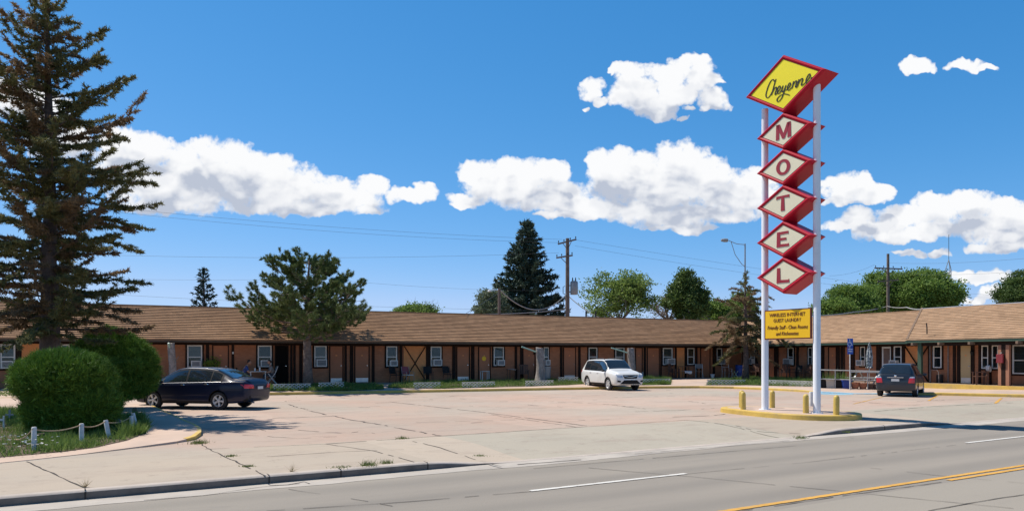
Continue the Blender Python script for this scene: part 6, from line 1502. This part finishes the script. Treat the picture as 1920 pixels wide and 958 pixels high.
# ------------------------------------------------------------------ furniture
def legs4(root, w, d, h, r, m_, splay=.0):
    for sx in (-1, 1):
        for sy in (-1, 1): g = MB(); g.tube([(sx*(w/2 + splay), sy*(d/2 + splay), 0), (sx*w/2, sy*d/2, h)], r, 6); g.build('leg', m_, root)
def chair(kind, name='chair'):
    r = empty(name)
    if kind == 'wood':
        g = MB()
        for k in range(5): g.box(-.26, .26, -.26 + k*.105, -.26 + k*.105 + .09, .41, .44)
        g.build('seat', M['brownwood'], r)
        g = MB()
        for k in range(5): g.bar((-.22 + k*.11, .25, .44), (-.22 + k*.11, .36, .95), .07, .02, up=(0, 1, 0))
        g.bar((-.28, .37, .95), (.28, .37, .95), .03, .08); g.build('backrest', M['brownwood'], r)
        for s_ in (-1, 1):
            g = MB(); g.box(s_*.30 - .045, s_*.30 + .045, -.30, .30, .63, .66); g.build('armrest', M['brownwood'], r)
            for y in (-.25, .25): g = MB(); g.box(s_*.29 - .03, s_*.29 + .03, y - .03, y + .03, 0, .63); g.build('leg', M['brownwood'], r)
    elif kind in ('metal', 'red'):
        sm = M['redplastic'] if kind == 'red' else M['blackplastic']; fm = M['grey'] if kind == 'red' else M['darkmetal']
        g = MB(); g.box(-.23, .23, -.24, .22, .42, .455); g.build('seat', M['cloth'] if kind == 'red' else sm, r, bevel=.012)
        g = MB(); P = []
        for j in range(5):
            z = .50 + .42*j/4
            for i in range(7): x = -.24 + .48*i/6; w_ = 1 - (.18 if j == 4 and i in (0, 6) else 0); P.append((x*w_, .25 + .09*j/4 - .05*(1 - (x/.24)**2)*-1*.0 + .03*abs(x/.24), z))
        n7 = len(P); P += [(x, y + .022, z) for x, y, z in P]
        F_ = [(j*7+i, j*7+i+1, (j+1)*7+i+1, (j+1)*7+i) for j in range(4) for i in range(6)]; g.smooth = True; g.add(P, F_ + [tuple(n7 + k for k in f_[::-1]) for f_ in F_] + [(i, i+1, n7+i+1, n7+i) for i in range(6)] + [(28+i, 29+i, n7+29+i, n7+28+i) for i in range(6)]); g.build('backrest', sm, r)
        for s_ in (-1, 1):
            g = MB(); g.tube([(s_*.25, -.24, 0), (s_*.25, -.24, .62), (s_*.25, .15, .64), (s_*.25, .27, .62)], .013, 6); g.build('armrest', fm, r)
            g = MB(); g.tube([(s_*.25, .30, 0), (s_*.25, .22, .44), (s_*.25, .34, .92)], .013, 6); g.build('leg', fm, r)
    elif kind == 'frame':
        g = MB(); g.tube([(-.26, .25, 0), (-.26, .20, .42), (-.26, .32, .95), (.26, .32, .95), (.26, .20, .42), (.26, .25, 0)], .016, 7); g.tube([(-.26, .30, .75), (.26, .30, .75)], .012, 6); g.build('backrest', M['oldwhite'], r)
        g = MB(); g.tube([(-.26, -.25, 0), (-.26, -.25, .64), (-.26, .24, .64)], .015, 7); g.build('armrest', M['oldwhite'], r)
        g = MB(); g.tube([(.26, -.25, 0), (.26, -.25, .64), (.26, .24, .64)], .015, 7); g.build('armrest', M['oldwhite'], r)
        g = MB(); g.box(-.25, .25, -.25, .20, .40, .425); g.build('seat', M['brownwood'], r)
    elif kind == 'fold':
        for s_ in (-1, 1):
            g = MB(); g.tube([(s_*.24, -.26, 0), (s_*.24, .16, .62), (s_*.24, .30, .98)], .016, 7); g.build('leg', M['oldwhite'], r)
            g = MB(); g.tube([(s_*.22, .28, 0), (s_*.22, -.20, .60)], .015, 7); g.build('leg', M['oldwhite'], r)
        g = MB(); g.box(-.23, .23, -.22, .16, .43, .455); g.build('seat', M['greyshirt'], r)
        g = MB(); g.add([(-.23, .19, .66), (.23, .19, .66), (.23, .295, .97), (-.23, .295, .97), (-.23, .215, .66), (.23, .215, .66), (.23, .32, .97), (-.23, .32, .97)], [(0,1,2,3),(4,7,6,5),(0,4,5,1),(2,6,7,3),(0,3,7,4),(1,5,6,2)]); g.build('backrest', M['greyshirt'], r)
    return r
PROTO = {}
def put_chair(kind, pos, rz, label, group='chairs outside the rooms'):
    if kind not in PROTO: PROTO[kind] = chair(kind); o = PROTO[kind]
    else: o = copy_tree(PROTO[kind])
    o.location = pos; o.rotation_euler = (0, 0, rz); tag(o, label, 'chair', group); return o
FL_ = lambda px, n=.75: MF(sl_at(px, n), n, FLZ)       # on the left porch
FR_ = lambda px, d=.75: MF(RW - d, nr_at(px, RW - d), FLZ)
put_chair('metal', FL_(743), MA + .5, 'dark metal chair just left of the red chair'); put_chair('red', FL_(765, 1.1), MA + .25, 'red-backed chair in front of the crossed-timber panel')
put_chair('metal', FL_(803), MA - .2, 'dark metal chair under the window right of the crossed timbers'); put_chair('metal', FL_(842), MA + .25, 'dark metal chair left of the room doors, rightmost of the dark ones')
put_chair('wood', FL_(982), MA - .4, 'brown wooden armchair left of the pale-pipe stump'); put_chair('wood', FL_(1264), MA + .5, 'brown wooden armchair left of the table with the hanging white cloth')
put_chair('fold', FL_(1311), MA - .6, 'folding chair right of the table with the hanging white cloth'); put_chair('frame', FL_(1363, 1.2), MA - .3, 'white tubular-framed chair left of the blue barrel')
put_chair('wood', FR_(1413), MA - 1.2, 'brown wooden armchair half behind the corner spruce trunk'); put_chair('wood', FR_(1470), MA - 1.2, 'brown wooden armchair under the window just right of the left sign pole'); put_chair('metal', FR_(1492), MA - 1.57, 'dark chair between two wooden armchairs on the right wing porch'); put_chair('wood', FR_(1508), MA - 1.8, 'brown wooden armchair left of the right sign pole')
def table(name, w, d, h, m_, pos, rz, label, cat='table', cloth=False):
    r = empty(name, pos, rz, label, cat); g = MB(); g.box(-w/2, w/2, -d/2, d/2, h - .03, h); g.build('tabletop', m_, r, bevel=.006); legs4(r, w*.86, d*.8, h - .03, .022, m_); return r
table('side_table', .62, .5, .72, M['brownwood'], FL_(961), MA, 'brown side table with a white cloth, left of the wooden armchair'); 
def drape(name, w, d, z, hang, pos, rz, label):
    g = MB(); g.smooth = True; rng = np.random.default_rng(5); nx, ny = 12, 8; P = []
    for j in range(ny + 1):
        for i in range(nx + 1):
            x, v = -w/2 + w*i/nx, j/ny
            P.append((x, -d/2 + d*min(1, v/.55) if v < .55 else d/2*0 - d/2, 0) if False else ((x, d/2 - d*(v/.55), z + .006 + .004*math.sin(x*40)) if v <= .55 else (x*(1 - .1*(v-.55)), -d/2 - .012 - .02*math.sin(x*25)**2, z - hang*(v - .55)/.45*(.8 + .2*math.sin(x*9)))))
    g.add(P, [(j*(nx+1)+i, j*(nx+1)+i+1, (j+1)*(nx+1)+i+1, (j+1)*(nx+1)+i) for j in range(ny) for i in range(nx)]); o = g.build(name, M['cloth']); o.location = pos; o.rotation_euler = (0, 0, rz)
    o.modifiers.new('t', 'SOLIDIFY').thickness = .004; tag(o, label, 'cloth'); return o
drape('white_cloth', .40, .38, .72, .06, FL_(959), MA, 'small white cloth lying on the brown side table')
table('wooden_table', 1.05, .62, .82, M['brownwood'], FL_(1286), MA, 'dark wooden table outside the rooms right of the orange column'); drape('white_cloth', .62, .5, .50, .22, FL_(1286, .98), MA, 'white cloth hanging from the dark wooden table')
r = table('plant_stand', .5, .36, .62, M['oldwhite'], FL_(909, 1.0), MA, 'pale plant stand in front of the door with the yellow disc', 'plant stand')
g = MB(); g.smooth = True; g.lathe([(0, -.006), (.14, -.004), (.14, .012), (0, .014)], 20, axis='y'); o = g.build('door_wreath', M['infoyellow']); o.location = MF(sl_at(907.5, .03), .035, 1.72); o.rotation_euler = (0, 0, MA); tag(o, 'yellow round wreath hanging on a room door', 'wreath')
def bin_(name, r0, r1, h, m_, pos, label, cat, sq=False, lid=None):
    root = empty(name, pos, random.uniform(-.2, .2), label, cat)
    if sq:
        g = MB(); P = [(sx*r, sy*r*.8, z) for r, z in ((r0, 0), (r1, h)) for sx, sy in ((-1,-1),(1,-1),(1,1),(-1,1))]
        g.add(P, [(3,2,1,0)] + [(i, (i+1) % 4, 4+(i+1) % 4, 4+i) for i in range(4)]); Q = [(x*.93, y*.93, z) for x, y, z in P]; g.add(Q[4:] + [(x*.9, y*.9, h*.6) for x, y, z in P[4:]], [(i, 4+i, 4+(i+1) % 4, (i+1) % 4) for i in range(4)] + [(4,5,6,7)]); g.add(P[4:] + Q[4:], [(i, (i+1) % 4, 4+(i+1) % 4, 4+i) for i in range(4)]); g.build('tub', m_, root)
        g = MB(); e = .02; g.box(-r1-e, r1+e, -r1*.8-e, -r1*.8+.003, h-.05, h+.004); g.box(-r1-e, r1+e, r1*.8-.003, r1*.8+e, h-.05, h+.004); g.box(-r1-e, -r1+.003, -r1*.8+.003, r1*.8-.003, h-.05, h+.004); g.box(r1-.003, r1+e, -r1*.8+.003, r1*.8-.003, h-.05, h+.004); g.build('rim', m_, root)
    else:
        g = MB(); g.smooth = True; g.lathe([(0, .002), (r0, 0), (r1, h*.86), (r1 + .02, h*.88), (r1 + .02, h), (r1 - .03, h), (r1 - .05, h*.8), (0, h*.8)], 20); g.build('pot', m_, root)
        g = MB(); g.smooth = True; g.lathe([(r1 - .055, h*.805), (0, h*.84)], 20); g.build('earth', M['soil'], root)
    return root
bin_('trash_can', .26, .29, .88, M['grey'], FL_(1024, 1.2), 'grey-blue bin right behind the pale-pipe stump', 'bin')
r = empty('blue_barrel', FL_(1387, 1.3), 0, 'dark blue barrel beside the trunk of the corner spruce', 'barrel'); g = MB(); g.smooth = True; g.lathe([(0, 0), (.27, 0), (.30, .08), (.29, .3), (.305, .32), (.29, .34), (.29, .58), (.305, .60), (.29, .62), (.30, .84), (.27, .9), (0, .89)], 22); g.build('drum', M['blueplastic'], r)
g = MB(); g.smooth = True; g.tube([(.30*math.cos(t), .30*math.sin(t), .895) for t in np.linspace(0, 2*math.pi, 21)], .014, 6, cap=False); g.build('rim', M['darkmetal'], r)
r = empty('folding_stool', FL_(1377, 1.5), MA, 'green folding stool left of the blue barrel', 'stool')
for s_ in (-1, 1): g = MB(); g.tube([(-.2*s_, -.15, 0), (.2*s_, -.15, .5)], .018, 6); g.tube([(-.2*s_, .15, 0), (.2*s_, .15, .5)], .018, 6); g.build('leg_frame', M['ltgreen'], r)
g = MB(); g.box(-.21, .21, -.17, .17, .49, .51); g.build('seat', M['green'], r)
g = MB(); g.smooth = True; g.lathe([(.06, 0), (.06, .36), (.05, .41), (0, .43)], 12); o = g.build('meter_post', M['grey']); o.location = on_plat(1205, 711); o.scale = (1, 1, 1.2); tag(o, 'short grey rounded post right of the stump behind the SUV', 'post')
bin_('flower_pot', .10, .15, .26, M['cloth'], FL_(1336, 1.2), 'small pale pot by the far door left of the tubular chair', 'flower pot')

# people in the shade outside the open door
def skin_body(name, V, E, R, mat_, parent, lev=2):
    me = bpy.data.meshes.new(name); me.from_pydata([tuple(v) for v in V], E, []); o = bpy.data.objects.new(name, me); COL.objects.link(o)
    md = o.modifiers.new('s', 'SKIN'); md.use_smooth_shade = True
    if not me.skin_vertices: pass
    for i, sv in enumerate(me.skin_vertices[0].data): sv.radius = (R[i], R[i]) if not isinstance(R[i], tuple) else R[i]; sv.use_root = (i == 0)
    o.modifiers.new('d', 'SUBSURF').levels = lev; o.modifiers['d'].render_levels = lev
    bpy.context.view_layer.update(); m2 = bpy.data.meshes.new_from_object(o.evaluated_get(bpy.context.evaluated_depsgraph_get())); bpy.data.objects.remove(o)
    m2.name = name; m2.materials.clear(); m2.materials.append(mat_); return link(name, m2, parent)
def person(pos, rz, label, top_mat, lean, head_fwd, arms):
    """seated figure: faces -y, hips on a 0.45 m seat"""
    r = empty('person', pos, rz, label, 'person')
    L = lean; neck = (0, -.02 - L*.55, 1.02); hd = (0, -.05 - L*.62 - head_fwd, 1.20)
    V = [(0,.05,.52),(0,.04 - L*.15,.68),(0,.02 - L*.35,.86),neck, (0, (neck[1]+hd[1])/2, 1.09),
         (.10,.03,.52),(.12,-.36,.52),(.12,-.40,.12),(.12,-.43,.05),(.12,-.55,.04), (-.10,.03,.52),(-.12,-.36,.52),(-.12,-.40,.12),(-.12,-.43,.05),(-.12,-.55,.04)]
    R = [(.16,.13),(.145,.115),(.165,.11),.065,.052,.095,.068,.045,.045,.03,.095,.068,.045,.045,.03]
    E = [(0,1),(1,2),(2,3),(3,4),(0,5),(5,6),(6,7),(7,8),(8,9),(0,10),(10,11),(11,12),(12,13),(13,14)]
    for s_ in (1, -1):
        b_ = len(V); sh = (s_*.19, -.01 - L*.42, .92); el = (s_*.24, -.08 - L*.5, .68); wr = (s_*.13, -.30 - L*.4, arms); V += [sh, el, wr]; R += [.065,.048,.034]; E += [(2, b_), (b_, b_+1), (b_+1, b_+2)]
        hb = len(V); d = Vector((-s_*.25, -.9, -.1)).normalized(); V.append(Vector(wr) + d*.07); R.append((.038, .022)); E.append((b_+2, hb))
        for k in range(4):
            q = Vector(V[hb]) + Vector(((k - 1.5)*.022, 0, 0)); q2 = q + d*(.05 + .008*(k in (1, 2))) + Vector((0, 0, -.008)); q3 = q2 + d*.03 + Vector((0, 0, -.02)); i0 = len(V); V += [q + d*.02, q2, q3]; R += [.0095, .0085, .007]; E += [(hb, i0), (i0, i0+1), (i0+1, i0+2)]
        i0 = len(V); V += [Vector(wr) + Vector((-s_*.035, -.03, .01)), Vector(wr) + Vector((-s_*.05, -.07, .005))]; R += [.011, .009]; E += [(b_+2, i0), (i0, i0+1)]
    body = skin_body('body', V, E, R, M['skin'], r)
    # clothes follow the same skeleton a little wider
    Vt = V[:3] + [(neck[0], neck[1], .98)]; Rt = [(.172,.142),(.158,.128),(.178,.122),.085]; Et = [(0,1),(1,2),(2,3)]
    for s_ in (1, -1): b_ = len(Vt); sh = Vector((s_*.19, -.01 - L*.42, .92)); el = Vector((s_*.24, -.08 - L*.5, .68)); Vt += [sh, sh.lerp(el, .75)]; Rt += [.077, .064]; Et += [(2, b_), (b_, b_+1)]
    skin_body('shirt', Vt, Et, Rt, top_mat, r)
    Vp = [V[0]] + V[5:8] + V[10:13]; Rp = [(.175,.145),.105,.080,.062,.105,.080,.062]; skin_body('trousers', Vp, [(0,1),(1,2),(2,3),(0,4),(4,5),(5,6)], Rp, M['jeans'], r)
    for s_ in (1, -1):
        g = MB(); g.smooth = True; g.tube([(s_*.12, -.36, .045), (s_*.12, -.46, .05), (s_*.12, -.60, .035)], [.05, .055, .035], 8); g.build('shoe', M['blackplastic'], r)
    g = MB(); g.smooth = True; h = Vector(hd)
    for i in range(11):
        v = math.pi*i/10
        for k in range(14):
            a = 2*math.pi*k/14; x, y, z = math.sin(v)*math.cos(a), math.sin(v)*math.sin(a), math.cos(v); jaw = 1 - .22*max(0, -z)
            g.v.append((h.x + .078*x*jaw, h.y + .098*y*jaw - (.012 if z < 0 else 0), h.z + .118*z))
    b_ = len(g.v) - 154
    for i in range(10):
        for k in range(14): g.f.append([b_+i*14+k, b_+i*14+(k+1) % 14, b_+(i+1)*14+(k+1) % 14, b_+(i+1)*14+k]); g.m.append(0); g.sm.append(True)
    g.tube([h + Vector((0, -.098, .02)), h + Vector((0, -.122, -.02)), h + Vector((0, -.10, -.032))], [.008, .016, .012], 7)
    for s_ in (1, -1): g.tube([h + Vector((s_*.076, .0, .02)), h + Vector((s_*.088, .012, -.01)), h + Vector((s_*.078, .0, -.035))], [.012, .018, .010], 6)
    head = g.build('head', M['skin'], body)
    g = MB(); 
    for s_ in (1, -1): g.smooth = True; g.tube([h + Vector((s_*.032 - .014, -.092, .012)), h + Vector((s_*.032, -.099, .014)), h + Vector((s_*.032 + .014, -.092, .012))], [.004, .008, .004], 6)
    g.build('eyes', M['hair'], body); g = MB(); g.tube([h + Vector((-.024, -.088, -.058)), h + Vector((0, -.098, -.06)), h + Vector((.024, -.088, -.058))], .006, 6); g.build('mouth', M['maroon'], body)
    g = MB(); g.smooth = True; P = []
    for i in range(8):
        v = math.pi*.58*i/7
        for k in range(14):
            a = 2*math.pi*k/14; x, y, z = math.sin(v)*math.cos(a), math.sin(v)*math.sin(a), math.cos(v); lim = 1.0
            if y < -.3 and z < .45: lim = .80
            P.append((h.x + .088*x*lim, h.y + .008 + .106*y*lim, h.z + .008 + .124*z))
    g.add(P, [(i*14+k, i*14+(k+1) % 14, (i+1)*14+(k+1) % 14, (i+1)*14+k) for i in range(7) for k in range(14)]); g.build('hair', M['hair'], r)
    return r
P1, P2 = FL_(457, 1.0), FL_(509, 1.0)
put_chair('metal', P1 + Vector((0, 0, 0)), MA + math.pi/2, 'dark chair under the person in the blue shirt'); person(P1 + Vector((0, 0, .0)), MA + math.pi/2, 'person in a blue shirt seated at the small table, leaning forward', M['shirt'], .28, .05, .70)
put_chair('fold', P2, MA - math.pi/2, 'folding chair under the person in grey'); person(P2, MA - math.pi/2, 'person in grey seated facing left beside the dark open doorway', M['greyshirt'], .05, .02, .66)
table('small_table', .85, .55, .72, M['oldwhite'], FL_(483, 1.0), MA, 'small pale table between the two seated people')
for i, (px, h_, lab) in enumerate(((478, .16, 'left cup on the small table between the seated people'), (487, .20, 'right, taller cup on the small table between the seated people'))):
    q = FL_(px, 1.0) + Vector((0, 0, .722)); g = MB(); g.smooth = True; g.lathe([(0, 0), (.035, 0), (.04, h_), (.036, h_), (.03, .01), (0, .012)], 12); o = g.build('cup', M['white']); o.location = q; tag(o, lab, 'cup', 'cups on the small table')

# ------------------------------------------------------------------ right wing yard: rail, tubs, picnic table, sign
Q = lambda px, py: on_plat(px, py)
ra, rb = Q(1536, 727.5), Q(1663, 731.5)
rt = empty('pipe_railing', ra, 0, 'pale grey two-bar pipe railing in front of the right wing', 'railing')
d = rb - ra
for z in (.98, .50): g = MB(); g.smooth = True; g.tube([Vector((0, 0, z)), d + Vector((0, 0, z))], .028, 8); g.build('rail', M['railgrey'], rt)
for t in (.0, .24, .47, .72, 1.0): g = MB(); g.smooth = True; g.tube([d*t + Vector((0, 0, -.03)), d*t + Vector((0, 0, .98))], .026, 8); g.build('post', M['railgrey'], rt)
for nm, px, r0, r1, h_, m_, sq, lab, cat in (('plastic_tub',1541,.20,.24,.48,'blackplastic',True,'black plastic tub beside the right sign pole, leftmost of the row','tub'), ('plastic_tub',1556,.19,.23,.50,'beige',True,'beige plastic tub behind the railing','tub'), ('plastic_tub',1571.5,.17,.20,.46,'blackplastic',True,'black plastic tub between the beige and blue tubs','tub'), ('plastic_tub',1586,.20,.26,.46,'blueplastic',True,'bright blue plastic tub at the foot of the parking sign','tub'),
    ('flower_pot',1604,.15,.23,.36,'terracotta',False,'large terracotta pot right of the blue tub','flower pot'), ('flower_pot',1618.5,.15,.22,.33,'terracotta',False,'second terracotta pot, left of the dark pots','flower pot'), ('flower_pot',1632.5,.14,.20,.31,'darkpot',False,'dark brown pot right of the terracotta pots','flower pot'), ('flower_pot',1644,.14,.18,.29,'darkpot',False,'dark brown pot half behind the hatchback','flower pot')):
    t = (px - 1536)/(1663 - 1536); q = ra.lerp(rb, t); q = G(px, 729.2 + (px - 1541)*.012, q.z) if False else q + (Vector((q.x, q.y, 0)).normalized()*.34); bin_(nm, r0, r1, h_, M[m_], q, lab, cat, sq)
rng = np.random.default_rng(6)
for px, lab, n_ in ((1557, 'clump of upright iris leaves behind the beige tub', 90), (1579, 'clump of upright iris leaves behind the blue tub', 110), (1568, 'taller pale seed-stalk plant behind the railing', 24)):
    q = Q(px, 724); C = rng.normal(size=(n_, 3))*np.array((.22, .16, 0)); D = rng.normal(size=(n_, 3))*.22 + np.array((0, 0, 1)); h_ = 1.25 if n_ == 24 else .95
    o = fast_mesh('iris_plant', blades(rng, C, D, rng.uniform(.6, 1, n_)*h_, np.full(n_, .04)), 3, M['leaf'] if n_ > 30 else M['paleleaf']); o.location = q; tag(o, lab, 'plant')
# accessible-parking sign
q = Q(1594, 731); root = empty('parking_sign', q, math.atan2(A_.y, A_.x) - .35, 'blue accessible-parking sign on a slim post by the railing', 'sign')
zt = EYE + (CY - 635)/F*q.y - q.z
g = MB(); g.smooth = True; g.tube([(0, .02, -.1), (0, .02, zt)], .028, 8); g.build('post', M['oldwhite'], root)
def plate(z0, z1, w): g = MB(); g.box(-w/2, w/2, -.016, -.008, z0, z1); p_ = g.build('panel', M['signblue'], root, bevel=.002); return p_
pl = plate(zt - .44, zt + .02, .31); c = Vector((0, -.019, zt - .21))
g = MB()                                               # wheelchair symbol
def dot(x, z, r, mb): mb.add([(x + r*math.cos(a), -.020, z + r*math.sin(a)) for a in np.linspace(0, 2*math.pi, 13)[:-1]], [tuple(range(12))])
def strk(pts, w, mb):
    for a, b_ in zip(pts[:-1], pts[1:]): mb.bar((a[0], -.019, c.z + a[1]), (b_[0], -.019, c.z + b_[1]), .004, w, up=(0, 0, 1) if abs(a[0]-b_[0]) > abs(a[1]-b_[1]) else (1, 0, 0))
dot(-.03, c.z + .15, .028, g); strk([(-.03,.11),(-.025,-.01),(.06,-.015),(.09,-.12),(.12,-.11)], .026, g); strk([(-.03,.06),(.05,.055)], .02, g)
strk([(-.035 + .10*math.cos(a), -.06 + .10*math.sin(a)) for a in np.linspace(1.9, 5.9, 12)], .02, g); g.build('symbol', M['white'], pl)
pl = plate(zt - .80, zt - .47, .31); text('RESERVED', .075, 0, -.019, zt - .57, M['white'], pl, 0, .002, .25); text('PARKING', .075, 0, -.019, zt - .68, M['white'], pl, 0, .002, .22)
# picnic table with benches, closed parasol
q = Q(1630, 722.5); root = empty('picnic_table', q, MA - math.pi/2 + .1, 'grey picnic table with attached benches behind the railing', 'picnic table')
g = MB()
for k in range(5): g.box(-.95, .95, -.38 + k*.155, -.38 + k*.155 + .14, .73, .77)
g.build('tabletop', M['grey'], root)
for s_ in (-1, 1):
    g = MB()
    for k in range(2): g.box(-.95, .95, s_*.70 - .14 + k*.145, s_*.70 - .005 + k*.145, .43, .465)
    g.build('bench', M['grey'], root)
    g = MB(); x = s_*.65; g.bar((x, -.72, 0), (x, -.15, .73), .04, .09, up=(1, 0, 0)); g.bar((x, .72, 0), (x, .15, .73), .04, .09, up=(1, 0, 0)); g.bar((x, -.78, .40), (x, .78, .40), .04, .07); g.build('leg_frame', M['grey'], root)
zt = EYE + (CY - 642)/F*q.y - q.z; zb = EYE + (CY - 689)/F*q.y - q.z
root = empty('parasol', q, 0, 'closed parasol with black and white patterned cloth at the picnic table', 'parasol')
g = MB(); g.smooth = True; g.tube([(0, 0, 0), (0, 0, zt)], .024, 8); g.build('pole', M['oldwhite'], root)
g = MB(); g.smooth = True; n = 32; P = []
for z, r in ((zt + .02, .015), (zt - .12, .05), (zt - .45, .12), (zt - .8, .155), (zb + .18, .15), (zb + .10, .13), (zb, .185), (zb - .02, .15)):
    for i in range(n): a = 2*math.pi*i/n; k = 1 + .22*math.sin(8*a + z*2.0)*min(1, r/.1); P.append((r*k*math.cos(a), r*k*math.sin(a), z + .02*math.sin(8*a)*(z < zb + .05)))
g.add(P, [(j*n+i, j*n+(i+1) % n, (j+1)*n+(i+1) % n, (j+1)*n+i) for j in range(7) for i in range(n)]); g.build('canopy', M['umbrella'], root)
# office porch
OFp = lambda px, d=.55: MF(RW - d, nr_at(px, RW - d), .40)
q = OFp(1752, .5); root = empty('handrail', q, MA - math.pi/2, 'bent pipe handrail against the office wall', 'handrail')
g = MB(); g.smooth = True; g.tube([(-.22, 0, 0), (-.22, 0, .62), (-.15, 0, .72), (.15, 0, .72), (.24, 0, .60), (.26, 0, 0)], .022, 8); g.build('pipe', M['greybark'], root); g = MB(); g.lathe([(.06, 0), (.06, .012), (0, .013)], 10, (-.22, 0, 0)); g.lathe([(.06, 0), (.06, .012), (0, .013)], 10, (.26, 0, 0)); g.build('base_plate', M['greybark'], root)
q = OFp(1762, .3); root = empty('meter_box', q, MA - math.pi/2, 'small dark box on the office porch floor right of the handrail', 'box'); g = MB(); g.box(-.13, .13, -.12, .12, 0, .46); g.build('case', M['darkmetal'], root, bevel=.02); g = MB(); g.box(-.11, .11, -.128, -.121, .05, .40); g.build('door', M['blackplastic'], root)
put_chair('wood', OFp(1838, .62), MA - 2.3, 'brown wooden armchair by the cream office door, draped with a pale cloth', 'chairs outside the rooms')
q = OFp(1838, .62); g = MB(); g.smooth = True; P = []
for j in range(9):
    for i in range(9):
        x = -.27 + .54*i/8; v = (j - 4)/4; P.append((x, .36 + .05*(1 if v > 0 else -1)*min(1, abs(v)*6) + .015*math.sin(i*1.9), .995 - .34*max(0, abs(v) - .1)*(1 + .15*math.sin(i*1.3))))
g.add(P, [(j*9+i, j*9+i+1, (j+1)*9+i+1, (j+1)*9+i) for j in range(8) for i in range(8)]); o = g.build('draped_cloth', M['cloth']); o.location = q; o.rotation_euler = (0, 0, MA - 2.3); o.modifiers.new('t', 'SOLIDIFY').thickness = .02; tag(o, 'pale cloth draped over the back of the office porch chair', 'cloth')
q = MF(RW - .98, nr_at(1876, RW - .98), 0); z = EYE + (CY - 672)/F*q.y; root = empty('red_box', Vector((q.x, q.y, z - .22)), MA - math.pi/2, 'small red box hanging on the porch post by the office window', 'box')
g = MB(); g.box(-.16, .16, -.10, .02, 0, .44); g.build('case', M['redplastic'], root, bevel=.015); g = MB(); g.tube([(0, -.04, .44), (.02, -.03, .50), (.08, -.02, .50)], .018, 6); g.build('hook', M['steel'], root)
q = MF(RW - .14, nr_at(1822.5, RW - .14), 0); z = EYE + (CY - 661)/F*q.y; root = empty('wall_lantern', Vector((q.x, q.y, z)), MA - math.pi/2, 'black wall lantern beside the cream office door', 'lamp')
g = MB(); g.smooth = True; g.lathe([(0, .16), (.10, .05), (.085, .04), (.06, -.14), (0, -.15)], 10); g.build('shade', M['blackplastic'], root); g = MB(); g.box(-.03, .03, .0, .12, -.03, .03); g.build('bracket', M['blackplastic'], root)
bpy.context.view_layer.update()
